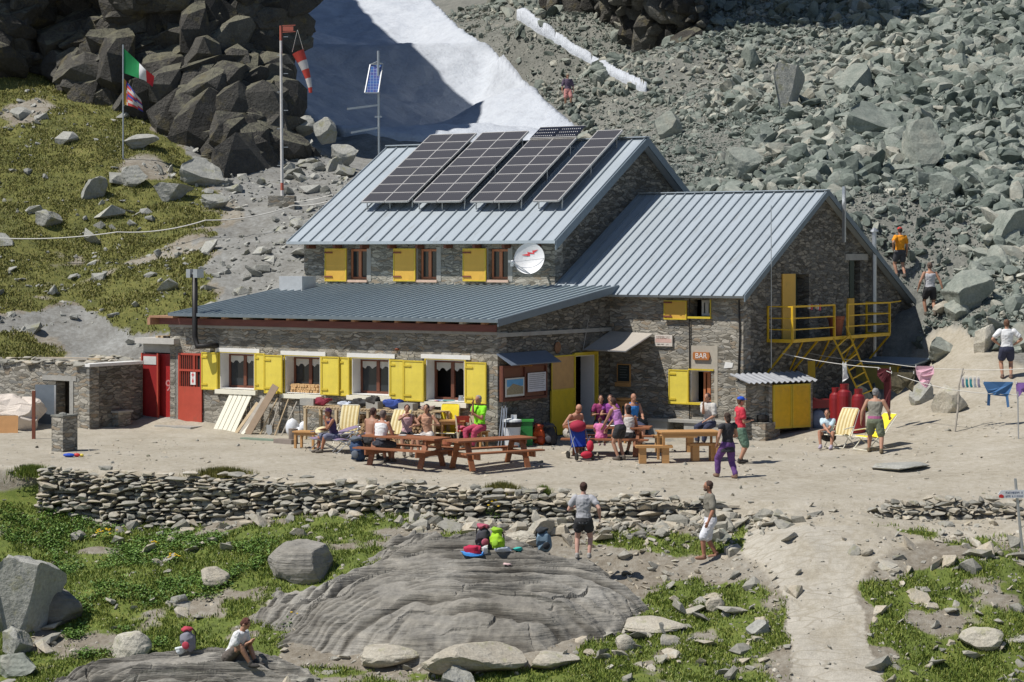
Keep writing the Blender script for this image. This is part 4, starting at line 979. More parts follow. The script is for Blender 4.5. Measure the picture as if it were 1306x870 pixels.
    for a, b, c_, d_ in ((925, 938, 463, 470), (905, 912, 0, 0)):
        if c_:
            xx, zz = onY(a, d_, 5.99); x3, z3 = onY(b-4, c_, 5.99); q = MB(); q.prism([(xx-.05, zz), (x3, zz+.03), (x3+.03, z3), (xx, z3+.02)], 5.985, 5.999, 'y'); q.build('paint_patch', M['white'], hut)
    dk = MB(); dk.box(0.1, XR-.5, 7.2, 7.25, .2, 4); dk.build('dark_backing', M['dark'], hut)
    # drain pipe and cable
    xx, _ = onY(879.3, 450, 5.95); p = MB(); p.tube([(xx, 5.955, 0.1), (xx, 5.955, z0-.05)], .018, 6); p.tube([(xx, 5.955, z1+.05), (xx, 5.955, 4.0)], .018, 6); p.build('conduit', M['black'], hut)
    xx, _ = onY(942, 450, 5.95); p = MB(); p.tube([(xx, 5.97, 4.0), (xx+.03, 5.97, 3), (xx-.04, 5.97, 1.4), (xx+.04, 5.97, .9), (xx+.06, 5.97, .2)], .022, 6); p.build('cable', M['black'], hut)
    # stone ledge bench along annex front
    q = MB(); q.box(1.55, 3.0, 5.55, 5.99, .42, .5); q.box(1.55, 2.2, 5.6, 5.99, -.4, .42); q.box(2.75, XR-.1, 5.6, 5.99, -.4, .42); q.box(3.001, XR-.1, 5.55, 5.99, .42, .5); q.build('stone_ledge', M['concrete'], hut)
    # gable doors
    y0, y1, zz0, zz1 = gh[0]; ya, _ = onX(996.5, 348, XR)
    q = MB(); q.box(XR+.01, XR+.05, ya, y0-.01, zz0, zz1+.02); q.build('door', M['yel2'], hut)['label'] = 'yellow door folded back on the balcony'
    q = MB(); q.box(XR-.44, XR-.4, y0, y1, zz0, zz1); q.box(XR+.002, XR+.04, y0, y0+.05, zz0, zz1); q.build('door', plainc('green_black_paint', (.03, .045, .03), .6), hut)
    y0, y1, zz0, zz1 = gh[1]
    q = MB(); q.box(XR-.25, XR-.2, y0, y1, zz0, zz1); q.box(XR+.002, XR+.03, y0, y0+.3, zz0+1.2, zz1); q.build('door', plainc('green_black_paint', (.03, .045, .03), .6), hut)
    q = MB(); q.box(XR+.002, XR+.05, y0-.15, y0+.28, zz0, zz0+1.18); q.build('door', M['yel2'], hut)
    q = MB(); q.box(XR-.1, XR+.05, y0-.35, y1+.5, zz1+.001, zz1+.2); q.build('lintel', M['concrete'], hut)
    # ---- balcony
    bal = thing('balcony', None, None, (0, 0, 0)); bal.parent = hut; bal['label'] = 'yellow steel balcony with bracing and ladder'
    yb0, yb1, xo, zp = 7.5, 14.4, 5.3, 2.78
    q = MB(); q.box(XR, xo, yb0, yb1, zp-.05, zp-.005); q.build('platform', plainc('platform_grate', (.14, .13, .11), .8), bal)
    q = MB(); q.bar((xo, yb0, zp), (xo, yb1, zp), .06, .1); q.bar((XR, yb0, zp), (xo, yb0, zp), .06, .1); q.bar((XR, yb1, zp), (xo, yb1, zp), .06, .1)
    for y in (yb0, 9.2, 11, 12.7, yb1): q.bar((xo-.02, y, zp-.05), (XR, y, zp-.95), .05); 
    for y in (8.2, 10, 11.8): q.bar((xo-.02, y, zp-.06), (XR, y+.8, zp-.9), .04)
    q.build('bracket', M['ybal'], bal)
    yg0, _ = onX(1064, 390, xo); yg1, _ = onX(1081, 390, xo)
    for a, b, full in ((yb0, yg0, 1), (yg1, yb1, 1)):
        q = MB()
        for z in (.33, .66, 1.0): q.bar((xo, a, zp+z), (xo, b, zp+z), .035 if z < 1 else .05)
        for y in (a, b): q.bar((xo, y, zp), (xo, y, zp+1.02), .06)
        q.build('railing', M['ybal'], bal)
    for y in (yb0, yb1):
        q = MB()
        for z in (.33, .66, 1.0): q.bar((XR, y, zp+z), (xo, y, zp+z), .035)
        q.bar((XR+.03, y, zp), (XR+.03, y, zp+1.02), .05)
        if y == yb1: q.bar((xo, y, zp+1), (xo-.1, y+1.1, zp+1.03), .035)
        q.build('railing', M['ybal'], bal)
    # ladder
    q = MB(); yl = (yg0+yg1)/2
    ft = [(xo+.75, yl-.55), (xo+.75, yl+.1)]
    a0 = Vector((xo+.02, yg0-.1, zp+.0)); a1 = Vector((xo+.02, yg1-.15, zp+.35)); b0 = Vector((xo+1.1, yg0+.25, .35)); b1 = Vector((xo+1.1, yg1+.2, .35))
    q.bar(a0, b0, .05); q.bar(a1, b1, .05)
    for i in range(1, 10): t_ = i/10; q.bar(a0.lerp(b0, t_), a1.lerp(b1, t_), .035)
    q.build('ladder', M['ybal'], bal)
    # poles on the gable: stove pipe and mast
    yy, zt_ = onX(1115, 295, XR+.2); _, zb_ = onX(1113, 455, XR+.2)
    q = MB(); q.tube([(XR+.2, yy, zb_), (XR+.2, yy, zt_)], .075, 10); q.lathe([(.02, .12), (.14, .02), (.14, -.02)], 10, (XR+.2, yy, zt_)); q.build('flue_pipe', M['steel'], hut)
    yy, zt_ = onX(1068.5, 238, XR+.12); _, zb_ = onX(1070, 309, XR+.12)
    q = MB(); q.bar((XR+.33, yy, zb_), (XR+.33, yy, zt_), .09); q.build('mast', M['steel'], hut)
    for dy in (-.25, .25): pass
    q = MB(); q.lathe([(.14, 0), (.14, .05)], 12, (0, 0, 0)); 
    yy, zt_ = onX(983.5, 262, XR+.3); _, zb_ = onX(983, 395, XR+.3)
    q = MB(); q.tube([(XR+.3, yy, 2.0), (XR+.3, yy, zt_)], [.016, .012], 5); q.build('antenna', M['steel'], hut)
    # awning over the corner door
    aw = plainc('awning_canvas', (.42, .38, .33), .8, var=.08)
    q = MB(); A = [(0.05, 4.4, 2.52), (.03, 5.95, 3.02), (1.5, 5.95, 2.98), (1.5, 4.4, 2.50)]
    n = 8; vs = []; fs = []
    for i in range(n+1):
        for j in range(n+1):
            s, t_ = i/n, j/n; p = Vector(A[0]).lerp(Vector(A[3]), s).lerp(Vector(A[1]).lerp(Vector(A[2]), s), t_); p.z -= .10*math.sin(math.pi*t_)*math.sin(math.pi*s); vs.append(tuple(p))
    for i in range(n):
        for j in range(n): k = i*(n+1)+j; fs.append((k, k+1, k+n+2, k+n+1))
    q.add(vs, fs); q.add([(x, y, z-.02) for x, y, z in vs], fs); o = q.build('awning', aw, hut)
    q = MB(); q.bar(A[3], A[0], .035); q.bar((1.5, 4.4, 2.5), (1.5, 5.95, 2.96), .03); q.bar(A[0], (A[0][0], A[0][1]+.3, 3.4), .015); q.build('awning_rod', M['steel'], o)
    return hut
def hutthing(name, label, cat, x, y, z, group=None, rz=0):
    p = l2w(x, y, z); return thing(name, label, cat, p, HROT+rz, group)
def scribble(name, par, x0, x1, zc, h, y, mat, seed=1, gaps=(.5,)):
    # a row of small strokes the size of the worn, unreadable letters on the sign
    rr = random.Random(seed); q = MB(); x = x0
    while x < x1:
        w = rr.uniform(.25, .5)*h
        if rr.random() > .13:
            k = rr.random(); q.box(x, x+.12*h, y-.003, y, zc-h/2, zc+h/2*(1 if k < .5 else .4))
            if k > .3: q.box(x+.12*h, x+w, y-.003, y, zc+rr.choice((-.5, 0, .3))*h, zc+rr.choice((-.38, .14, .42))*h if False else zc+h*.42 if k > .7 else zc-h*.0+.08*h)
        x += w+.16*h
    return q.build(name, mat, par)
def make_hut_fixtures():
    # solar arrays on the high roof
    cell, t, b = nodes('solar_cells'); v = coords(t)
    vo = N(t, 'ShaderNodeTexVoronoi'); vo.inputs['Scale'].default_value = 12; vo.inputs['Randomness'].default_value = 0; t.links.new(v, vo.inputs['Vector'])
    dots = ramp(t, vo.outputs['Distance'], [(.14, (.14, .135, .135)), (.2, (.06, .056, .057))]).outputs[0]
    t.links.new(dots, b.inputs['Base Color']); b.inputs['Roughness'].default_value = .35; b.inputs['Coat Weight'].default_value = .3
    cell2 = plainc('black_solar_cells', (.012, .012, .018), .3)
    alu = plainc('aluminium_frame', (.55, .53, .5), .4, metal=.4)
    k = 3.35/5.48; off = .36
    specs = [((545,171.5),(602,171),(524,257),(467,256.5),2,8,'solar array of sixteen modules at the left end of the high roof'),
             ((611,169),(668,168),(592,256.5),(533,256.5),2,8,'second solar array from the left on the high roof'),
             ((675,177),(733,177),(660,256.5),(603,256.5),2,7,'solar array topped by two darker modules, third from the left on the high roof'),
             ((762,166.5),(792,166),(713,256),(681.5,255.5),1,8,'narrow single column solar array at the right end of the high roof')]
    for n_, (a, b_, c, d, nc, nr, lab) in enumerate(specs):
        z0 = 5.72+off/math.cos(math.atan(k))
        q = [onSlope(p[0], p[1], 5.5, z0, k) for p in (a, b_, c, d)]
        xl = (q[0][0]+q[3][0])/2; xr = (q[1][0]+q[2][0])/2; yb = (q[2][1]+q[3][1])/2; yt = min((q[0][1]+q[1][1])/2, 11.6)
        w = xr-xl; sl_ = math.sqrt(1+k*k); L = (yt-yb)*sl_
        zb = z0+k*(yb-5.5)
        t_ = hutthing('solar_array', lab, 'solar panels', xl, yb, zb, 'solar arrays on the high roof'); t_.rotation_euler = (0, 0, HROT)
        tilt = Matrix.Rotation(math.atan(k), 3, 'X')
        mw = w/nc; mh = L/nr
        fr = MB(); fr.M = tilt.to_4x4()
        for i in range(nc+1): fr.box(i*mw-.02, i*mw+.02, 0, L, -.05, .006)
        for j in range(nr+1):
            for i in range(nc): fr.box(i*mw+.02, (i+1)*mw-.02, j*mh-.02, j*mh+.02, -.05, .005)
        fr.build('rail_frame', alu, t_)
        mo = MB(); mo.M = tilt.to_4x4(); mo.box(.021, mw-.021, .021, mh-.021, -.035, 0); m0 = mo.build('solar_module', cell, t_)
        for j in range(nr):
            for i in range(nc):
                if i == j == 0: continue
                c_ = m0.copy(); COL.objects.link(c_); c_.parent = t_; c_.location = tilt @ Vector((i*mw, j*mh, 0))
        for i in range(nc+1):
            for yy in (.3, L*.5, L-.4): lg = MB(); p = tilt @ Vector((min(i*mw, w-.05)+.02, yy, -.05)); lg.bar(p, (p.x, p.y, p.z-off-.02), .03); lg.build('support_leg', M['steel'], t_)
        if n_ == 2:
            for i in range(2):
                e = MB(); e.M = tilt.to_4x4(); e.box(i*mw+.03-.02, (i+1)*mw-.02, L+.04, L+mh*1.25, 0.02, .05); o = e.build('solar_module', cell2, t_); o['label'] = 'black module with white dots'
                dts = MB(); dts.M = tilt.to_4x4()
                for a_ in range(10):
                    for b2 in range(3): x_ = i*mw+.08+a_*(mw-.14)/10; y_ = L+.12+b2*mh*.36; dts.box(x_, x_+.03, y_, y_+.03, .0505, .053)
                dts.build('cell_dots', M['white'], o)
                e = MB(); e.M = tilt.to_4x4(); e.box(i*mw+.0, (i+1)*mw, L+.0, L+.035, .0, .05); e.box(i*mw, (i+1)*mw, L+mh*1.26, L+mh*1.29, .0, .055); e.build('rail_frame', alu, t_)
    # satellite dish
    x, z = onY(677, 331, 5.3)
    t_ = hutthing('satellite_dish', 'white satellite dish with red zigzag mark on the corner of the upper wall', 'satellite dish', x, 5.3, z)
    d = MB(); prof = [(r_, .16*(r_/.5)**2) for r_ in (.001, .12, .25, .38, .48)]+[(.485, .162), (.48, .14), (.36, .06), (.2, 0), (.001, -.02)]
    d.lathe(prof, 32); dm = d.build('dish', plainc('dish_white', (.7, .7, .7), .5, bstr=0, var=.03), t_, smooth=False)
    face = (Vector((-.32, -.92, .25))).to_track_quat('Z', 'Y').to_euler()
    lm = Matrix.Rotation(-HROT, 3, 'Z') @ Vector((-.32, -.92, .22)); q = lm.to_track_quat('Z', 'Y'); dm.rotation_mode = 'QUATERNION'; dm.rotation_quaternion = q
    mk = MB(); pts = [(-.28, .12), (-.1, .17), (-.12, .22), (.06, .2), (.04, .26), (.25, .28), (.1, .2), (.12, .16), (-.04, .17), (-.03, .1)]
    mk.add([(a, b2, .17*((a*a+b2*b2)/.25)+.012-.005) for a, b2 in pts]+[(a, b2, .17*((a*a+b2*b2)/.25)+.002) for a, b2 in pts], [tuple(range(10)), tuple(range(19, 9, -1))])
    mk.build('red_zigzag_mark', plainc('mark_red', (.7, .06, .07), .6), dm)
    Rq = q.to_matrix(); arm = MB(); tipp = Rq @ Vector((-.05, -.3, .55)); tipp = Vector((-.42, -.35, -.08))
    arm.bar((Rq @ Vector((.05, -.47, .14))), tipp, .03); arm.bar((Rq @ Vector((.47, 0, .14))), tipp, .012); arm.build('feed_arm', M['steel'], t_)
    l = MB(); l.ball(tipp, .07); l.cbox(tipp+Vector((-.07, 0, .02)), (.16, .07, .07)); l.cbox(tipp+Vector((-.02, 0, -.08)), (.1, .07, .1)); l.build('receiver', M['steel'], t_)
    br = MB(); br.bar((0, .05, 0), (0, .68, -.1), .06); br.build('wall_bracket', M['steel'], t_)
    # notice board on the side wall
    y0, z1 = onX(640, 467, .12); y1, z0 = onX(697, 507, .12)
    t_ = hutthing('notice_board', 'roofed brown notice board with a map and a paper sheet on the shaded wall', 'notice board', .1, (y0+y1)/2, z0)
    w = y1-y0; h = z1-z0
    q = MB(); q.box(-.06, 0, -w/2, w/2, 0, h); q.build('board', M['brown'], t_)
    q = MB(); q.box(0.001, .05, -w/2, w/2, 0, .07); q.box(.001, .05, -w/2, w/2, h-.07, h); q.box(.001, .05, -w/2, -w/2+.07, .07, h-.07); q.box(.001, .05, w/2-.07, w/2, .07, h-.07); q.box(.001, .05, -.03, .03, .07, h-.07)
    q.build('frame', plainc('dark_red_wood', (.13, .04, .025), .6), t_)
    q = MB(); q.box(-.1, .5, -w/2-.12, w/2+.12, .0, .03); o = q.build('board_roof', plainc('slate_blue_sheet', (.14, .17, .22), .5), t_); o.location = (0, 0, h+.27); o.rotation_euler = (0, R(30), 0)
    def on(px, py): yy, zz = onX(px, py, .15); return yy-(y0+y1)/2, zz-z0
    a, zt = on(644, 483); b_, zb = on(668.5, 504.5); q = MB(); q.box(.052, .058, a, b_, zb, zt); o = q.build('map_sheet', plainc('map_paper', (.6, .6, .56), .6), t_)
    q = MB(); q.box(.059, .061, a+.08, b_-.06, zt-(zt-zb)*.45, zt-.04); q.build('map_sky', plainc('map_blue', (.12, .35, .62), .6), o)
    q = MB(); q.prism([(a+.08, zb+.06), (b_-.06, zb+.06), (b_-.06, zt-(zt-zb)*.5), (a+.4*(b_-a), zt-(zt-zb)*.3), (a+.08, zt-(zt-zb)*.6)], .0615, .063, 'x'); q.build('map_picture', plainc('map_ochre', (.32, .27, .17), .7, var=.5, scale=30), o)
    a, zt = on(673, 476); b_, zb = on(696, 498); q = MB(); q.box(.052, .058, a, b_, zb, zt); o = q.build('paper_sheet', plainc('paper', (.62, .62, .66), .7), t_)
    q = MB()
    for i in range(8): q.box(.059, .061, a+.07, b_-.05-.05*(i % 3), zt-.06-i*.055, zt-.045-i*.055)
    q.build('printed_lines', plainc('grey_ink', (.25, .25, .27), .8), o)
    o = scribble('carved_title', t_, -.3, .35, 0, .06, 0, plainc('carved_gold', (.42, .2, .04), .7), 4); o.location = (.053, 0, h-.035); o.rotation_euler = (0, 0, R(90))
    # shop signs on the annex wall
    xa, zt = onY(883, 449, 5.9); xb, zb = onY(904.5, 459.5, 5.9)
    t_ = hutthing('bar_sign', 'small orange wooden sign reading BAR above the serving window', 'sign', (xa+xb)/2, 5.95, (zt+zb)/2)
    w = xb-xa; h = zt-zb; q = MB(); q.prism([(-w/2, -h*.3), (-w*.46, -h/2), (w*.44, -h/2), (w/2, 0), (w*.44, h/2), (-w*.46, h/2), (-w/2, h*.3)], -.03, .03, 'y'); q.build('board', plainc('carved_orange_wood', (.42, .15, .04), .6), t_)
    text_mesh('lettering', 'BAR', h*.95, M['white'], t_, (0, -.034, 0), (R(90), 0, 0))
    xa, zt = onY(834.5, 427, 5.9); xb, zb = onY(856.5, 442, 5.9)
    t_ = hutthing('wall_sign', 'white and red enamel sign between the awning and the bar sign', 'sign', (xa+xb)/2, 5.95, (zt+zb)/2)
    w = xb-xa; h = zt-zb; q = MB(); q.box(-w/2, w/2, -.02, .03, -h/2, h/2); q.build('board', plainc('sign_cream', (.66, .6, .53), .6), t_)
    q = MB(); q.box(-w/2+.02, w/2-.02, -.024, -.0205, -h*.18, h*.16); q.build('pale_band', plainc('sign_pink', (.62, .42, .36), .6), t_)
    for zz, sd in ((.34, 1), (.2, 2)): scribble('worn_lettering', t_, -w*.4, w*.38, h*zz, h*.09, -.0245, plainc('sign_brown', (.22, .09, .05), .6), sd)
    for xx, sd in ((-.36, 5), (-.12, 6), (.16, 7)): scribble('worn_lettering', t_, w*xx, w*(xx+.18), -h*.33, h*.12, -.0245, plainc('sign_black', (.07, .07, .06), .6), sd)
    xa, zt = onY(786, 464, 5.9); xb, zb = onY(803, 488, 5.9)
    t_ = hutthing('chalkboard', 'small black menu board with wooden frame and tray on the wall by the doorway', 'chalkboard', (xa+xb)/2, 5.95, (zt+zb)/2)
    w = xb-xa; h = zt-zb; q = MB(); q.box(-w/2+.03, w/2-.03, -.01, .02, -h/2+.03, h/2-.03); q.build('slate', plainc('slate_black', (.02, .03, .03), .6), t_)
    q = MB(); q.box(-w/2, w/2, -.02, .03, -h/2, -h/2+.03); q.box(-w/2, w/2, -.02, .03, h/2-.03, h/2); q.box(-w/2, -w/2+.03, -.02, .03, -h/2+.03, h/2-.03); q.box(w/2-.03, w/2, -.02, .03, -h/2+.03, h/2-.03); q.box(-w/2, w/2, -.14, .03, -h/2-.12, -h/2-.001); q.build('frame', M['lwood'], t_)
    q = MB()
    for i in range(5): q.box(-w*.3, w*(.3-.07*(i % 3)), -.014, -.0105, h*.32-i*h*.14, h*.33-i*h*.14)
    q.build('chalk_writing', plainc('chalk', (.35, .38, .36), .9), t_)
    t_ = hutthing('carved_plaque', 'round carved wooden plaque high on the shaded wall beside the awning', 'plaque', .03, *onX(711, 443, .03))
    q = MB(); q.M = Matrix.Rotation(R(90), 4, 'Y'); q.lathe([(.15, -.02), (.17, .01), (.15, .03), (.12, .015), (.02, .035)], 16); q.build('disc', plainc('plaque_wood', (.2, .1, .05), .7), t_)

def make_shed():
    zg = .12
    t_ = hutthing('stone_shed', 'low flat roofed stone shed left of the red doors with planks on its roof', 'shed', -13.1, -2.5, 0)
    # local: x' = x+13.1, y' = y+2.5
    top = 1.95; dx0, _ = onY(71, 485, -2.5); dx1, _ = onY(89, 485, -2.5); dzt = onY(80, 486, -2.5)[1]; L = 5.6
    mb = MB(); wall_y(mb, -L, 0, -.8, lambda x: top+.02*math.sin(x*3), 0, .4, [(dx0+13.1, dx1+13.1, .0, dzt)]); mb.build('wall', M['stone'], t_)
    mb = MB(); mb.box(-.4, 0, .401, 2.3, -.8, top-.02); mb.build('wall', M['stone_d'], t_)
    mb = MB(); mb.box(-L, -L+.4, .401, 5, -.8, top-.02); mb.build('wall', M['stone_d'], t_)
    mb = MB(); mb.box(-L+.4, -.4, .2, 5, top-.25, top-.05); mb.box(-1.9, -1.2, .9, .95, -.1, 1.8); mb.build('roof', plainc('rubble_roof', (.25, .235, .2), .95, var=.4, scale=4, bstr=.8), t_)
    q = MB(); q.box(-.42, .04, -.03, 2.31, top-.02, top+.07); q.build('lime_coping', M['white'], t_)
    q = MB(); q.box(dx0+13.1-.55, dx1+13.1+.28, -.02, .2, dzt+.01, dzt+.16); q.box(dx1+13.1+.001, dx1+13.1+.16, -.02, .1, -.1, dzt+.009); q.build('lintel', M['concrete'], t_)
    xa, _ = onY(42, 485, -2.9)
    w = .72; q = MB(); q.box(-w, 0, -.02, .02, 0, dzt-.05); o = q.build('door', plainc('blue_grey_steel', (.14, .165, .19), .5), t_, (dx0+13.1+.02, -.02, -.08)); o.rotation_euler = (0, 0, R(12))
    q = MB(); q.box(-.03, .03, -.035, -.021, 0, dzt-.05); q.build('edge_strip', M['steel'], o)
    rr = random.Random(3)
    V, A, T, off = [], [], [], 0
    for i in range(150):
        pv, pt = PROTO[rr.randrange(16)]; s = rr.uniform(.1, .24); edge = rr.random() < .6
        x = rr.uniform(-L, -.3); y = rr.uniform(.0, .3) if edge else rr.uniform(.3, 4.8)
        V.append(pv*np.array([s, s*.8, s*.32])+np.array([x, y, top+.02+rr.uniform(0, .06)])); T.append(pt+off); off += len(pv); A.append(np.full(len(pv), rr.random()))
    tri_mesh('roof_stones', np.concatenate(V), np.concatenate(T), MR['wall'], dict(tint=np.concatenate(A)), parent=t_)
    for i, (px0, py0, px1, py1, lab) in enumerate(((49,459,112,463,'long grey plank lying on the shed roof'), (64,457,128,464,'orange plank lying on the shed roof'))):
        a = P(px0, py0, 66.2); b = P(px1, py1, 65.8); b.z = 2.14; a.z = 2.16
        t2 = thing('plank', lab, 'plank', a); q = MB(); q.bar((0, 0, 0), b-a, .12, .05); q.build('board', M['wood'] if i else M['greywood'], t2)
    # toilet block with red doors between shed and hut
    t_ = hutthing('toilet_block', 'small concrete toilet cabin with open dark red doors beside the stone shed', 'toilet', -12.6, 0, 0)
    xl, zt = onY(183.5, 450, 0); xm, _ = onY(203, 450, 0); xr, _ = onY(222.5, 448, 0); X0 = -12.6
    q = MB(); q.box(xl-X0-.05, xl-X0+.05, 0.0, 1.5, -.5, zt+.02); q.box(xr-X0+.01, xr-X0+.14, .0, 1.5, -.5, zt+.02); q.box(xl-X0, xr-X0, 1.4, 1.5, -.5, zt); q.box(xl-X0-.05, xr-X0+.14, 0.03, 1.5, zt+.021, zt+.3); q.build('wall', M['concrete'], t_)
    q = MB(); q.box(xl-X0-.15, xr-X0+.2, -.25, 1.6, zt+.301, zt+.47); q.build('roof', plainc('pale_concrete', (.48, .46, .42), .9), t_)
    q = MB(); q.box(xl-X0-.02, xl-X0+.74*(xm-xl)+.2, -.06, -.02, .12, zt-.02); o = q.build('door', M['dred'], t_)
    q = MB(); q.box(xl-X0+.05, xm-X0-.06, -.075, -.0605, zt-.35, zt-.1); q.build('door_vent', M['curtain'], o)
    q = MB(); q.box(xl-X0-.04, xl-X0, -.09, -.03, .1, zt); q.box(xm-X0-.02, xm-X0+.03, -.09, -.0605, .1, zt); q.build('door_frame', M['red'], o)
    q = MB(); q.box(xm-X0-.3, xr-X0-.0, .12, .16, .12, zt-.02); o = q.build('door', plainc('inner_red_paint', (.36, .02, .02), .5), t_)  # own plain red, slightly brighter than the outer leaf
    text_mesh('number', '9', .5, plainc('number_pink', (.5, .22, .22), .7), o, ((xm+xr)/2-X0-.04, .115, 1.25), (R(90), 0, 0), .002)
    for i in range(4):
        q = MB(); q.box(xl-X0+.3+i*.22, xl-X0+.4+i*.22, .2, .9, zt+.471, zt+.53)
        if i == 0: tq = thing('plank', 'short pale planks stacked on the toilet cabin roof', 'planks', l2w(X0, 0, 0), HROT)
        q.build('board', M['wood'], tq)
    # stone bench and pillar
    q0 = G(140, 543); t_ = thing('stone_bench', 'low dry stone bench in front of the shaded shed wall', 'bench', q0, HROT)
    q = MB(); q.box(-.55, .55, -.2, .35, -.2, .42); q.build('base', M['stone'], t_); q = MB(); q.box(-.62, .6, -.25, .4, .421, .48); q.build('seat_slab', M['concrete'], t_)
    q0 = G(80, 577); t_ = thing('stone_pillar', 'square dry stone pillar standing alone on the terrace', 'pillar', q0, HROT)
    q = MB(); q.box(-.42, .0, 0, .55, -.2, .95); q.build('shaft', M['stone'], t_)
    q = MB(); q.ball((-.2, .2, 1.0), (.13, .1, .06), 7, 5); q.box(-.44, .02, -.02, .57, .951, .99); q.build('cap_stone', MR['grey'], t_)
    q0 = G(88, 583); t_ = thing('plastic_toy', 'blue red and yellow plastic toy on the ground by the stone pillar', 'toy', q0)
    q = MB(); q.ball((0, 0, .05), (.16, .1, .05)); q.build('blue_body', plainc('toy_blue', (.02, .08, .5), .4), t_); q = MB(); q.ball((.2, .03, .05), (.09, .06, .05)); q.build('red_end', plainc('signal_red', (.6, .03, .03), .5), t_); q = MB(); q.ball((.32, .06, .04), (.06, .05, .04)); q.build('yellow_end', M['yel'], t_)
    q0 = G(43, 560); t_ = thing('red_post', 'rusty red steel post in front of the grey shed door', 'post', q0); q = MB(); q.bar((0, 0, -.2), (0, 0, 1.38), .09); q.build('post', M['rust'], t_)
    # tarpaulin heap
    q0 = G(10, 548); V, T = hull_proto(77, 26, sub=4); V = V*np.array([1.25, .7, .62])
    V[:, 2] = np.maximum(V[:, 2], -.3); V += ((np.array([vn(V[:, 0]*5, V[:, 2]*2+V[:, 1]*4, k) for k in (1, 2, 3)]).T)-.5)*.22
    t_ = thing('covered_heap', 'heap under a crumpled cream tarpaulin left of the shed door', 'tarpaulin', q0)
    o = tri_mesh('tarpaulin', V+np.array([-.25, .3, .35]), T, plainc('cream_tarpaulin', (.66, .58, .5), .6, bstr=.6, dist=.05), parent=t_, smooth=False)
    q0 = G(10, 552); t_ = thing('board', 'orange wooden board leaning on the tarpaulin heap', 'board', q0, R(10)); q = MB(); q.bar((0, -.2, 0), (0, 0, .5), .6, .03); q.build('panel', plainc('orange_ply', (.5, .26, .1), .7), t_)

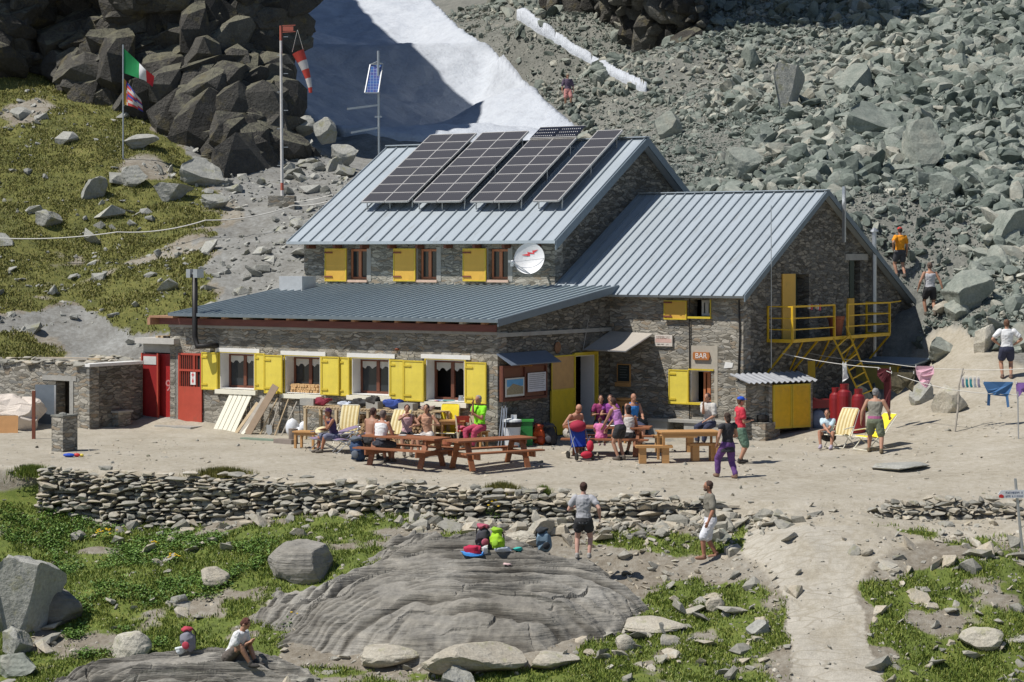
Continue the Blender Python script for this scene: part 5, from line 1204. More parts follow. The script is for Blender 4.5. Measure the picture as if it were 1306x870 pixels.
def make_gable_side():
    # stone cabinet with corrugated roof and yellow doors
    xo = 6.1
    p = P(985, 548, 62.0); t_ = thing('stone_locker', 'stone locker with corrugated roof and double yellow doors below the balcony', 'locker', p, R(33))
    # its front (doors) looks toward the camera
    s = p.y/F; w = 54*s/.86; h = 57*s
    q = MB(); q.box(-.12, -.0, .0, .7, -.3, h+.05); q.box(w, w+.1, 0, .7, -.3, h+.05); q.box(0, w, .6, .7, -.3, h); q.build('wall', M['stone'], t_)
    q = MB()
    q.M = Matrix.Rotation(R(0), 4, 'Z'); q.box(-.85, -.121, .15, .6, -.3, h+.12); q.build('wall', M['stone'], t_)
    for i in range(2):
        d = MB(); d.box(i*w/2+.01, (i+1)*w/2-.01, -.03, .01, .02, h); o = d.build('door', M['ybal'], t_)
        e = MB(); x0, x1 = i*w/2+.01, (i+1)*w/2-.01; e.box(x0, x1, -.042, -.0305, h-.05, h); e.box(x0, x1, -.042, -.0305, .02, .07); e.box(x0, x0+.04, -.042, -.0305, .07, h-.05); e.box(x1-.04, x1, -.042, -.0305, .07, h-.05); e.build('door_frame', M['yframe'], o)
    r = MB(); n = 60; vs = []; fs = []
    for i in range(n+1):
        x = -.95+(w+1.15)*i/n
        for y, z in ((-.15, h+.08), (.75, h+.3)): vs.append((x, y, z+.03*math.sin(i*1.3)))
    for i in range(n): fs.append((2*i, 2*i+2, 2*i+3, 2*i+1))
    r.add(vs, fs); r.add([(a, b, c-.015) for a, b, c in vs], fs); r.build('corrugated_roof', plainc('corrugated_zinc', (.33, .34, .36), .5, metal=.3), t_)
    # low rubble block to the left of it
    p = G(962, 548); t_ = thing('stone_block', 'low masonry block against the foot of the hut corner', 'masonry block', p, HROT); q = MB(); q.box(-.35, .35, 0, .9, -.2, .5); q.build('body', M['stone'], t_); q = MB(); q.lathe([(.12, 0), (.16, .1), (.15, .2), (.05, .22)], 10, (.1, .3, .5)); q.build('iron_pot', M['black'], t_)
    # second shed with yellow door, further back
    p = P(1116, 528, 68.5); t_ = thing('garden_shed', 'low shed with a pale yellow door behind the ladder and washing line', 'shed', p, HROT)
    q = MB(); q.box(-.9, .75, .02, .3, -.3, 1.55); q.build('door', plainc('pale_yellow_paint', (.42, .34, .09), .7, wear=((.35, .28, .1), .6)), t_); q = MB(); q.box(.78, 1.3, 0, 1.2, -.3, 1.45); q.box(-1.5, -.91, 0, 1.2, -.3, 1.5); q.build('wall', M['stone_d'], t_)
    q = MB(); q.cbox((.1, .6, 1.66), (2.6, 1.5, .05), Matrix.Rotation(R(5), 3, 'X')); q.build('roof', plainc('blue_grey_sheet', (.2, .26, .31), .6), t_)
    q = MB(); q.box(.761, .80, -.04, .02, -.1, 1.5); q.build('door_post', M['ybal'], t_)
    # dark doorway panel by the red trousers
    # gas cylinders
    gm = plainc('cylinder_red', (.22, .012, .016), .4)
    def cyl(px, py, sc_, lab, first=None):
        p = G(px, py)
        if first: c = dup(first, p, 0, lab, scale=sc_); return c
        t_ = thing('gas_cylinder', lab, 'gas cylinder', p, 0, 'red gas cylinders under the balcony')
        q = MB(); q.lathe([(.2, 0), (.2, .04), (.215, .06), (.215, 1.0), (.19, 1.12), (.1, 1.2), (.1, 1.21)], 20); q.build('body', gm, t_, smooth=False)
        q = MB(); q.lathe([(.06, 1.2), (.06, 1.28), (.03, 1.3)], 10); q.build('valve', M['rust'], t_)
        q = MB(); q.lathe([(.12, 1.18), (.13, 1.34), (.11, 1.34), (.1, 1.2)], 16); q.build('collar', gm, t_); return t_
    a = cyl(1077, 550, 1, 'tallest red gas cylinder behind the seated woman'); cyl(1095, 552, .92, '', a)['label'] = 'red gas cylinder right of the tallest one, by the ladder foot'; cyl(1066, 548, .9, '', a)['label'] = 'red gas cylinder half hidden left of the tallest one'
    p = G(1047, 545); t_ = thing('crate_heap', 'red plastic crate and blue sack beside the yellow locker doors', 'crate', p, R(20)); q = MB(); q.box(-.3, .35, 0, .4, .55, .8); q.bar((-.3, .1, .85), (.45, .2, .62), .3, .05); q.build('red_crate', gm, t_)
    q = MB(); q.ball((-.05, .1, .2), (.25, .2, .33)); q.build('blue_sack', plainc('sack_blue_grey', (.2, .24, .32), .8), t_)
    p = l2w(4.95, 11.2, 2.8); t_ = thing('flower_pot', 'terracotta pot on the balcony floor', 'pot', p); p2 = None
    q = MB(); q.lathe([(.17, 0), (.24, .5), (.27, .52), (.27, .62), (.22, .62)], 16); q.build('pot', plainc('terracotta', (.32, .1, .05), .8), t_)
    p = l2w(5.35, 9.4, 0); p.z = 0; t_ = thing('plank', 'dark boards leaning under the balcony', 'planks', p)
    q = MB(); q.bar((0, 0, 0), (-.7, .5, 2), .14, .03); q.bar((.15, 0, 0), (-.5, .5, 1.9), .1, .03); q.build('board', plainc('dark_timber', (.12, .09, .06), .8), t_)
    t_ = thing('folded_shutter', 'small yellow hatch on the hut wall just above the locker roof', 'hatch', P(1021, 478, 66)); q = MB(); q.box(-.45, .45, 0, .04, -.1, .42); q.build('panel', M['ybal'], t_)
# ---------------------------------------------------------------- people
def ik(a, b, l1, l2, pole):
    a = Vector(a); b = Vector(b); d = b-a; L = min(d.length, (l1+l2)*.995); 
    if L < 1e-4: L = 1e-4
    u = d.normalized(); b = a+u*L
    x = (l1*l1-l2*l2+L*L)/(2*L); x = max(-l1, min(l1, x)); h = math.sqrt(max(l1*l1-x*x, 0)); pole = Vector(pole); w = (pole-u*pole.dot(u)); w = w.normalized() if w.length > 1e-4 else Vector((0, 1, 0))
    return a+u*x+w*h, b
def limb(mb, pts, rs, n=12):
    P_, R_ = [], []
    for i in range(len(pts)-1):
        for k in range(4):
            t = k/4; P_.append(Vector(pts[i]).lerp(Vector(pts[i+1]), t)); R_.append(rs[i]*(1-t)+rs[i+1]*t)
    P_.append(Vector(pts[-1])); R_.append(rs[-1])
    mb.tube(P_, R_, n)
    for p, r in ((P_[0], R_[0]), (P_[-1], R_[-1])): mb.ball(p, r, 10, 7)
    for p, r in zip(pts[1:-1], rs[1:-1]): mb.ball(p, r*1.0, 10, 7)
def ell_ring(c, side, fwd, rx, ry, n=16):
    return [tuple(Vector(c)+side*rx*math.cos(a)+fwd*ry*math.sin(a)) for a in [2*math.pi*k/n for k in range(n)]]
def bake_remesh(mb, name, mat, parent, vox, smooth_it=2):
    o = mb.build(name, mat, None)
    r = o.modifiers.new('r', 'REMESH'); r.mode = 'VOXEL'; r.voxel_size = vox; r.adaptivity = 0
    s = o.modifiers.new('s', 'SMOOTH'); s.iterations = smooth_it; s.factor = .5
    dg = bpy.context.evaluated_depsgraph_get(); me = bpy.data.meshes.new_from_object(o.evaluated_get(dg))
    old = o.data; bpy.data.objects.remove(o); bpy.data.meshes.remove(old)
    me.name = name; me.materials.clear(); me.materials.append(mat); me.shade_smooth()
    q = bpy.data.objects.new(name, me); COL.objects.link(q); q.parent = parent; return q
SKIN = None
def folds(o, k):
    n_ = len(o.data.vertices); co = np.empty(n_*3); o.data.vertices.foreach_get('co', co); co = co.reshape(-1, 3)
    nr = np.empty(n_*3); o.data.vertices.foreach_get('normal', nr); nr = nr.reshape(-1, 3)
    a = vn(co[:, 0]*9+co[:, 2]*7, co[:, 1]*9-co[:, 2]*10, 3)+.5*vn(co[:, 0]*22-co[:, 2]*14, co[:, 1]*22+co[:, 2]*18, 4)
    co += nr*((1-abs(a-.75)*2.2)*.011)[:, None]; o.data.vertices.foreach_set('co', co.ravel()); o.data.update()
def cloth(name, c, **k): return plain(name, c, .85, 0, .1, 5, .35, .01, **k)
def person(label, pos, yaw, h=1.72, pelvis=None, lean=0, hands=None, feet=None, head=(0, 0), shirt=None, sleeve=.5, bottom=None, leg=.5, hair=(.05, .03, .02), shoe=(.12, .1, .08), skin=(.42, .22, .14),
           cap=None, bald=False, longhair=False, woman=False, elbow_pole=None, vox=None, hat=None, torso_len=None, group='people around the hut', knee_out=.25, build=1.0, barefoot=False, extra=None, shirt_long=0):
    """pos = ground point; yaw = facing direction (0 faces -y, i.e. towards the camera; positive turns to +x)"""
    root = thing('person', label, 'person', pos, 0, group); root.rotation_euler = (0, 0, yaw)
    k = h; X = Vector((1, 0, 0)); Fw = Vector((0, -1, 0)); Z = Vector((0, 0, 1))
    pz = pelvis if pelvis is not None else (0, 0, .505*k); pz = Vector(pz)
    L = R(lean); upv = (Z*math.cos(L)+Fw*math.sin(L)); fw = (Fw*math.cos(L)-Z*math.sin(L))
    sw = (.115 if woman else .125)*k*build; hw = .052*k
    wai = pz+upv*.095*k; che = pz+upv*.21*k+fw*.0*k; shl = pz+upv*.305*k-fw*.004*k; nk = pz+upv*.345*k; 
    hd_dir = (upv*.6+Z*.6).normalized()
    hc = nk+hd_dir*.078*k+fw*.015*k
    sh = [shl-X*sw*-1+upv*-.012*k, shl-X*sw+upv*-.012*k]; hp = [pz+X*hw-upv*.012*k, pz-X*hw-upv*.012*k]
    la, lf, lt, lsn = .172*k, .15*k, .243*k, .238*k
    if hands is None: hands = [None, None]
    if feet is None: feet = [(.075*k, 0.02, 0), (-.075*k, -.02, 0)]
    el, wr, kn, an = [], [], [], []
    for i, s in enumerate((1, -1)):
        tgt = hands[i]
        if tgt is None: tgt = sh[i]+Vector((s*.045*k, -.035*k, -.315*k))
        else: tgt = Vector(tgt)
        pole = elbow_pole[i] if elbow_pole else (s*.6, .7, -.6)
        e, w_ = ik(sh[i], tgt, la, lf, pole); el.append(e); wr.append(w_)
        ft = Vector(feet[i])+Vector((0, 0, .045*k)); kk, a_ = ik(hp[i], ft, lt, lsn, (s*knee_out, -1, .15)); kn.append(kk); an.append(a_)
    b = MB(); bw = build*(.93 if woman else 1)
    # torso
    def tors(g=0, top=True, mb=b, lo_=-.05):
        rings = []
        for t, rx, ry in ((-.05, .082 if not woman else .09, .062), (0, .098 if not woman else .1, .07), (.05, .09 if not woman else .083, .064), (.11, .082 if not woman else .071, .056), (.17, .092 if not woman else .082, .063), (.235, .104 if not woman else .09, .068), (.285, .106 if not woman else .09, .058), (.318, .078, .044), (.333, .04, .035)):
            if t < lo_: continue
            if not top and t > .3: continue
            rings.append(ell_ring(pz+upv*t*k, X, fw, rx*k*bw+g, ry*k*bw+g))
        mb.loft(rings)
    tors()
    limb(b, [pz+upv*.3*k, nk+hd_dir*.03*k], [.034*k, .03*k])
    # head: skull, jaw, nose, ears
    hy, hpch = head; hq = Matrix.Rotation(R(hy), 3, 'Z') @ Matrix.Rotation(R(hpch), 3, 'X')
    hf = hq @ (Vector((0, -1, 0))); hx = hq @ X; hu = hq @ Z
    hs = .0655*k; rotm = Matrix((hx, -hf, hu)).transposed()
    b.ball(hc+hu*.012*k, (.043*k, .054*k, .056*k), 14, 11, rotm)
    b.ball(hc-hu*.03*k+hf*.014*k, (.032*k, .038*k, .036*k), 12, 9, rotm)
    b.ball(hc-hu*.008*k+hf*.056*k, (.008*k, .012*k, .013*k), 8, 6, rotm)
    b.ball(hc-hu*.034*k+hf*.047*k, (.015*k, .008*k, .006*k), 8, 5, rotm)
    for s in (1, -1): b.ball(hc+hx*s*.043*k-hu*.002*k, (.007*k, .013*k, .018*k), 8, 6, rotm)
    for i in range(2):
        s = (1, -1)[i]
        limb(b, [sh[i]-X*s*.012*k, el[i], el[i].lerp(wr[i], .35), wr[i]], [.033*k*bw, .024*k*bw, .024*k*bw, .0155*k])
        limb(b, [hp[i], kn[i], kn[i].lerp(an[i], .3), an[i]], [.058*k*bw, .034*k*bw, .034*k*bw, .021*k])
        # hand: palm, four fingers, thumb
        d = (wr[i]-el[i]).normalized(); sd = d.cross(Vector((0, 0, 1)) if abs(d.z) < .8 else Vector((0, 1, 0))).normalized(); nrm = sd.cross(d).normalized()
        if abs(d.z) >= .8: sd, nrm = Vector((0, -1, 0))-d*d.dot(Vector((0, -1, 0))), X*(-s); sd.normalize()
        pc = wr[i]+d*.025*k
        pr = Matrix((sd, d, nrm)).transposed(); b.ball(pc, (.021*k, .03*k, .011*k), 10, 7, pr)
        for f_ in range(4):
            o_ = (f_-1.5)*.0115*k; ln = (.034, .041, .038, .03)[f_]*k
            p0 = pc+sd*o_+d*.02*k; p1 = p0+d*ln*.55+nrm*.004*k-sd*0; p2 = p1+d*ln*.4+(Vector((0, 0, -1)) if abs(d.z) < .8 else -X*s*1.0)*ln*.35
            limb(b, [p0, p1, p2], [.0058*k, .0052*k, .0042*k], 6)
        limb(b, [pc+sd*.016*k-d*.012*k, pc+sd*.032*k+d*.008*k, pc+sd*.034*k+d*.025*k], [.0075*k, .0062*k, .005*k], 6)
        ft = an[i]; tv = Vector((0, -1, 0)) if feet is None or len(feet[i]) < 3 else Vector((0, -1, 0))
        if barefoot: b.ball(ft+tv*.04*k-Z*.028*k, (.026*k, .07*k, .019*k), 10, 7)
    vx = vox or .0125
    bake_remesh(b, 'body', plainc('skin_%02d' % int(skin[0]*100), skin, .6, bstr=.05), root, vx, 2)
    # eyes
    e = MB()
    for s in (1, -1): e.ball(hc+hx*s*.018*k+hu*.008*k+hf*.049*k, .0062*k, 6, 5)
    e.build('eyes', M['black'], root)
    # hair
    if not bald:
        hm = MB(); hm.ball(hc+hu*.022*k-hf*.012*k, (.05*k, .055*k, .053*k), 16, 12, rotm)
        if longhair: hm.ball(hc-hu*.03*k-hf*.036*k, (.045*k, .03*k, .065*k), 12, 9, rotm)
        else: hm.ball(hc-hu*.012*k-hf*.03*k, (.043*k, .03*k, .035*k), 12, 9, rotm)
        o = bake_remesh(hm, 'hair', cloth('hair_%02d%02d' % (int(hair[0]*100), int(hair[2]*100)), hair), root, .014, 1)
        V = o.data; n_ = len(V.vertices); co = np.empty(n_*3); V.vertices.foreach_get('co', co); co = co.reshape(-1, 3)
        co += ((np.stack([vn(co[:, 0]*60, co[:, 2]*40+co[:, 1]*50, q) for q in (1, 2, 3)], 1))-.5)*.018; V.vertices.foreach_set('co', co.ravel())
    if cap:
        hm = MB(); hm.ball(hc+hu*.034*k-hf*.004*k, (.051*k, .06*k, .042*k), 14, 10, rotm); hm.ball(hc+hu*.028*k+hf*.058*k, (.037*k, .036*k, .006*k), 12, 6, rotm)
        bake_remesh(hm, 'cap', cloth('cap_'+str(int(cap[0]*100))+str(int(cap[2]*100)), cap), root, .008, 1)
    # clothes
    g = .011
    if shirt:
        s_ = MB(); tors(g+.002, mb=s_, lo_=-.04 if not shirt_long else -.06, top=(sleeve > 0))
        if shirt_long: s_.loft([ell_ring(pz-Z*t*k, X, fw, (.105+t*.1)*k*bw, (.076+t*.1)*k*bw) for t in (0, .03, shirt_long)])
        for i in range(2):
            s = (1, -1)[i]
            if sleeve > 0:
                pts = [sh[i]-X*s*.02*k]
                if sleeve <= 1: pts += [sh[i].lerp(el[i], sleeve)]; rs = [.038*k*bw+g, .031*k*bw+g+.004]
                else: pts += [el[i], el[i].lerp(wr[i], sleeve-1)]; rs = [.038*k*bw+g, .027*k+g, .02*k+g]
                limb(s_, pts, rs)
            else:
                limb(s_, [pz+upv*.27*k+X*s*.06*k+fw*.01*k, pz+upv*.325*k+X*s*.05*k], [.03*k, .017*k])
        folds(bake_remesh(s_, 'shirt', shirt, root, .013, 3), k)
    if bottom:
        s_ = MB(); s_.loft([ell_ring(pz+upv*t*k, X, fw, rx*k*bw+g, ry*k*bw+g) for t, rx, ry in ((-.055, .085, .066), (-.01, .1, .074), (.03, .094, .068), (.055, .088, .064))])
        for i in range(2):
            flare = 1.15 if leg < 1 else 1
            if leg <= 1: limb(s_, [hp[i], hp[i].lerp(kn[i], leg)], [.062*k*bw+g, (.058*(1-leg)+.038*leg)*k*bw*flare+g+.004])
            else: limb(s_, [hp[i], kn[i], kn[i].lerp(an[i], leg-1)], [.062*k*bw+g, .04*k*bw+g, .03*k*bw+g])
        folds(bake_remesh(s_, 'trousers' if leg > 1 else 'shorts', bottom, root, .013, 2), k)
    if not barefoot:
        s_ = MB()
        for i in range(2):
            ft = an[i]; s_.ball(ft+Vector((0, -.042*k, -.02*k)), (.031*k, .082*k, .028*k), 12, 8); limb(s_, [ft+Z*.012*k, ft-Z*.015*k], [.03*k, .03*k])
        bake_remesh(s_, 'shoes', cloth('shoe_%02d%02d' % (int(shoe[0]*100), int(shoe[2]*100)), shoe), root, .012, 1)
    if extra: extra(root, dict(k=k, pz=pz, hc=hc, hu=hu, hf=hf, hx=hx, rotm=rotm, wr=wr, el=el, kn=kn, an=an, sh=sh, upv=upv, fw=fw))
    return root
def seat_pose(seat, k, fwd=.0, foot=.42, spread=.09):
    """pelvis, feet for sitting on a seat at height seat (feet on the ground)"""
    return dict(pelvis=(0, 0, seat+.085), feet=[(spread, -foot, 0), (-spread, -foot-.04, 0)])
def make_people():
    C = cloth
    white = C('white_cotton', (.72, .72, .72)); black = C('black_cloth', (.03, .03, .032)); navy = C('navy_cloth', (.035, .04, .075))
    # standing / walking
    person('small distant hiker in dark top and pink shorts on the path by the snow', G(724, 137, 90), R(10), 1.72, shirt=C('plum_cloth', (.1, .07, .11)), sleeve=.9, bottom=C('pink_shorts', (.5, .22, .2)), leg=.8, shoe=(.2, .08, .04), hat=None, cap=(.3, .25, .18), feet=[(.13, -.05, 0), (-.1, .08, 0)])
    person('hiker in orange t-shirt and red cap standing on the scree path', G(1148, 354, 60), R(200), 1.75, shirt=C('orange_cotton', (.8, .3, .01)), sleeve=.55, bottom=C('charcoal_shorts', (.05, .05, .055)), leg=.6, cap=(.6, .05, .04), feet=[(.08, -.06, 0), (-.1, .16, 0)], hands=[(.3, .05, 1.0), None], vox=.012)
    person('man in white sleeveless shirt walking up behind the gable', G(1186, 403, 60), R(190), 1.74, shirt=C('light_grey_cotton', (.5, .5, .52)), sleeve=0, bottom=black, leg=.6, hair=(.12, .08, .06), feet=[(.09, -.12, .0), (-.1, .2, 0)], hands=[(.36, -.1, .88), (-.4, .12, .85)], skin=(.42, .2, .14))
    person('man in white t-shirt and navy shorts with hands on hips', G(1284, 483, 55), R(178), 1.74, shirt=white, sleeve=.6, bottom=navy, leg=.62, hair=(.14, .07, .04), feet=[(.12, -.02, 0), (-.12, .03, 0)], hands=[(.22, -.02, 1.0), (-.22, -.02, 1.0)], elbow_pole=[(1, .25, 0), (-1, .25, 0)], shoe=(.2, .13, .1), build=1.08)
    def waistband(root, d):
        m = MB(); m.loft([ell_ring(d['pz']+d['upv']*t*d['k'], Vector((1, 0, 0)), d['fw'], .115*d['k'], .088*d['k']) for t in (.02, .06)]); m.build('tied_jacket', C('pink_jacket', (.42, .12, .26)), root)
    person('grey haired man in khaki vest and olive shorts walking past the yellow deck chair', G(1116, 578), R(160), 1.72, shirt=C('khaki_vest', (.24, .23, .19)), sleeve=0, bottom=C('olive_shorts', (.16, .18, .12)), leg=.8, hair=(.22, .22, .22), feet=[(.2, -.2, 0), (-.2, .2, 0)], hands=[(.36, .05, .85), (-.34, -.25, .95)], shoe=(.16, .12, .07), extra=waistband, lean=6, build=1.08)
    def camera_(root, d):
        m = MB(); m.cbox((0, -.24, 1.12), (.16, .1, .12)); m.M = Matrix.Identity(4); m.tube([(0, -.28, 1.12), (0, -.38, 1.1)], .045, 10); m.build('camera', M['black'], root)
        q = MB(); q.ball((-.0, .135, 1.26), (.07, .012, .085)); q.build('round_back_print', C('print_grey', (.35, .3, .22)), root)
    person('man in red t-shirt and blue cap holding a black camera', G(944, 591), R(100), 1.72, shirt=C('red_cotton', (.55, .035, .06)), sleeve=.55, bottom=C('green_shorts', (.12, .2, .14)), leg=.9, cap=(.01, .08, .5), hair=(.1, .05, .03), feet=[(.1, -.05, 0), (-.1, .05, 0)], hands=[(.1, -.24, 1.1), (-.1, -.24, 1.1)], extra=camera_, shoe=(.04, .035, .03), build=1.08)
    person('woman in black top and loose purple trousers walking across the terrace', G(928, 610), R(-150), 1.62, woman=True, shirt=C('black_tunic', (.03, .03, .035)), sleeve=.1, bottom=C('purple_trousers', (.12, .05, .19)), leg=1.85, hair=(.05, .025, .02), longhair=True, feet=[(.14, -.22, .02), (-.12, .18, 0)], hands=[(.25, -.1, .85), (-.2, -.25, 1.0)], shoe=(.2, .12, .08), shirt_long=.1, build=1.12)
    def book_cloth(root, d): pass
    person('dark haired youth in grey t-shirt and black shorts seen from behind on the slab', None if False else Vector(GS_(743, 710)), R(172), 1.68, shirt=C('heather_grey', (.38, .38, .4)), sleeve=.55, bottom=black, leg=.42, hair=(.05, .022, .015), feet=[(.14, .02, 0), (-.12, -.02, 0)], hands=[(.2, -.2, 1.12), (-.36, -.0, .92)], shoe=(.35, .33, .3), skin=(.52, .3, .23), vox=.0105, shirt_long=.03)
    def specs(root, d):
        m = MB(); hc, hf, hu, hx, k = d['hc'], d['hf'], d['hu'], d['hx'], d['k']
        m.bar(hc+hf*.058*k+hu*.008*k-hx*.035*k, hc+hf*.058*k+hu*.008*k+hx*.035*k, .008, .02); m.bar(hc+hx*.044*k+hu*.01*k, hc+hf*.058*k+hu*.008*k+hx*.035*k, .006); m.build('glasses', C('gold_rim', (.4, .3, .2)), root)
        b = MB(); b.ball(hc-hu*.04*k+hf*.03*k, (.033*k, .032*k, .024*k), 10, 8, d['rotm']); b.build('beard', C('brown_beard', (.09, .05, .035)), root)
    person('bearded man in khaki t-shirt, white shorts and sandals walking in the foreground', G(906, 713), R(-82), 1.74, shirt=C('khaki_cotton', (.2, .185, .15)), sleeve=.75, bottom=C('white_shorts', (.68, .68, .72)), leg=.95, hair=(.07, .04, .03), feet=[(.12, -.17, 0), (-.1, .17, 0)], hands=[(.3, -.12, .86), (-.3, .03, .82)], shoe=(.28, .14, .09), skin=(.4, .18, .11), extra=specs, shirt_long=.05, vox=.0105, lean=2)
    # reading man sitting on the foreground ledge
    p = GS_(292, 838); p = Vector(p)
    def reading(root, d):
        m = MB(); m.cbox((0.02, -.42, .42), (.2, .02, .15)); m.build('book', white, root)
    person('man in white t-shirt sitting on the front ledge bent over his knees', p, R(70), 1.75, pelvis=(0, 0, .07), lean=28, shirt=white, sleeve=.5, bottom=C('grey_brown_shorts', (.12, .1, .085)), leg=.75, hair=(.1, .035, .025), feet=[(.1, -.52, -.12), (-.1, -.5, -.12)], hands=[(.06, -.46, .38), (-.08, -.42, .36)], shoe=(.05, .045, .04), head=(0, 38), vox=.0105, knee_out=.1)
    # seated, left to right
    def hatx(root, d):
        m = MB(); m.ball(d['hc']+d['hu']*.05*d['k'], (.075, .08, .055), 12, 8, d['rotm']); m.ball(d['hc']+d['hu']*.03*d['k'], (.13, .13, .012), 14, 5, d['rotm']); m.build('sun_hat', C('dark_plum_hat', (.07, .02, .06)), root)
    def S(seat, k=1.7, **kw): d = seat_pose(seat, k); d.update(kw); return d
    person('woman in plum sun hat resting her chin on her hand on the lounger', G(427, 577), R(-62), 1.6, **S(.34), woman=True, lean=16, shirt=C('dark_bikini', (.06, .04, .1)), sleeve=0, bottom=C('greyblue_shorts', (.16, .17, .24)), leg=.9, hands=[(.05, -.3, .88), (-.1, -.35, .62)], skin=(.36, .15, .08), extra=hatx, hair=(.06, .02, .04))
    t1 = G(520, 600)
    person('man in white vest sitting with his back to us at the left picnic table', G(484, 592), R(150), 1.72, **S(.46), lean=14, shirt=white, sleeve=0, bottom=C('blue_black_shorts', (.04, .045, .06)), leg=1, hair=(.12, .09, .08), hands=[(.15, -.42, .8), (-.15, -.4, .8)], skin=(.4, .2, .13))
    person('shirtless dark haired man beside the man in the white vest', G(471, 588), R(140), 1.72, **S(.46), lean=12, shirt=None, bottom=black, leg=.7, hair=(.06, .03, .025), hands=[(.15, -.42, .8), (-.15, -.42, .8)], skin=(.38, .2, .13))
    person('woman in pink vest with her hand at her mouth behind the left table', G(519, 580), R(5), 1.62, **S(.46), woman=True, lean=8, shirt=C('pale_pink', (.62, .4, .42)), sleeve=0, bottom=black, leg=.7, hair=(.07, .03, .02), hands=[(.14, -.36, .78), (-.02, -.26, 1.08)], elbow_pole=[(1, 0, -.6), (-1, -.2, -.6)])
    person('bare shouldered woman with dark hair leaning on the left table', G(545, 580), R(-15), 1.62, **S(.46), woman=True, lean=6, shirt=C('tan_bikini', (.5, .28, .18)), sleeve=0, bottom=C('white_skirt', (.6, .55, .5)), leg=.6, hair=(.03, .015, .012), longhair=True, hands=[(.28, -.3, .82), (-.28, -.28, .8)], skin=(.45, .23, .14))
    person('grey haired man in lime vest and crimson trousers eating on a stool', G(612, 566), R(-40), 1.74, **S(.5), lean=4, shirt=C('lime_vest', (.25, .75, .02)), sleeve=.5, bottom=C('crimson_trousers', (.42, .05, .11)), leg=1.85, hair=(.3, .28, .27), hands=[(.03, -.3, .95), (-.04, -.24, 1.2)], shoe=(.06, .05, .04), skin=(.4, .2, .14))
    person('bald shirtless man bending over the pushchair', G(727, 577), R(42), 1.74, **S(.46), lean=28, shirt=None, bottom=C('stone_shorts', (.36, .33, .29)), leg=.9, bald=True, hands=[(.12, -.4, .8), (-.18, -.3, .85)], head=(0, 25), skin=(.44, .22, .14), shoe=(.15, .1, .07))
    person('small child in pink sitting on the bench by the right dark table', G(765, 582), R(165), 1.0, pelvis=(0, 0, .52), feet=[(.07, -.25, .25), (-.07, -.25, .25)], lean=5, shirt=C('candy_pink', (.7, .2, .42)), sleeve=.3, bottom=C('candy_pink2', (.7, .16, .38)), leg=1.4, hair=(.14, .06, .03), shoe=(.7, .5, .55), hands=[(.1, -.22, .65), (-.1, -.22, .65)])
    person('woman in lilac vest and black shorts leaning over the right dark table', G(791, 587), R(-128), 1.66, woman=True, lean=20, shirt=C('lilac_vest', (.5, .22, .5)), sleeve=0, bottom=black, leg=.45, hair=(.05, .02, .015), feet=[(.08, 0, 0), (-.08, .06, 0)], hands=[(.1, -.48, .85), (-.15, -.5, .82)], skin=(.42, .2, .12))
    person('person in white vest with long dark hair sitting left of the honey coloured table', G(803, 582), R(-165), 1.65, **S(.46), woman=True, lean=10, shirt=C('off_white_vest', (.6, .58, .54)), sleeve=0, bottom=black, leg=1.0, hair=(.03, .02, .02), longhair=True, hands=[(.15, -.4, .8), (-.15, -.4, .8)])
    person('bald old man in blue vest sitting by the small wooden stand', G(806, 566), R(25), 1.7, **S(.5), lean=6, shirt=C('blue_vest', (.03, .2, .55)), sleeve=0, bottom=navy, leg=.9, hair=(.4, .4, .4), bald=True, hands=[(.14, -.38, .76), (-.14, -.36, .78)], skin=(.44, .2, .14))
    person('man in pale shirt sitting on the stone ledge under the bar window', G(905, 566), R(-40), 1.72, **S(.5), lean=8, shirt=C('pale_grey_shirt', (.52, .5, .47)), sleeve=.8, bottom=navy, leg=1.85, hair=(.08, .04, .03), hands=[(.1, -.3, .68), (-.0, -.3, 1.1)])
    person('woman in wine top in the shade behind the right dark table', G(766, 563), R(0), 1.62, **S(.46), woman=True, lean=12, shirt=C('wine_top', (.25, .03, .12)), sleeve=.5, bottom=navy, leg=1, hair=(.04, .02, .02), longhair=True, hands=[(.14, -.38, .8), (-.14, -.38, .8)])
    person('woman in purple top next to the one in wine red in the shade', G(779, 563), R(-10), 1.62, **S(.46), woman=True, lean=10, shirt=C('purple_top', (.28, .06, .3)), sleeve=.3, bottom=navy, leg=1, hair=(.06, .03, .02), longhair=True, hands=[(.14, -.38, .8), (-.14, -.38, .8)])
    person('smiling woman in pale blue t-shirt crouching on the low striped deck chair', G(1056, 572), R(-22), 1.62, pelvis=(0, .12, .3), feet=[(.16, -.3, 0), (-.14, -.26, 0)], woman=True, lean=18, shirt=C('pale_blue_tee', (.5, .62, .68)), sleeve=.5, bottom=black, leg=.5, hair=(.07, .03, .02), longhair=True, hands=[(-.08, -.36, .52), (.1, -.38, .5)], skin=(.44, .21, .13), shoe=(.4, .35, .42))
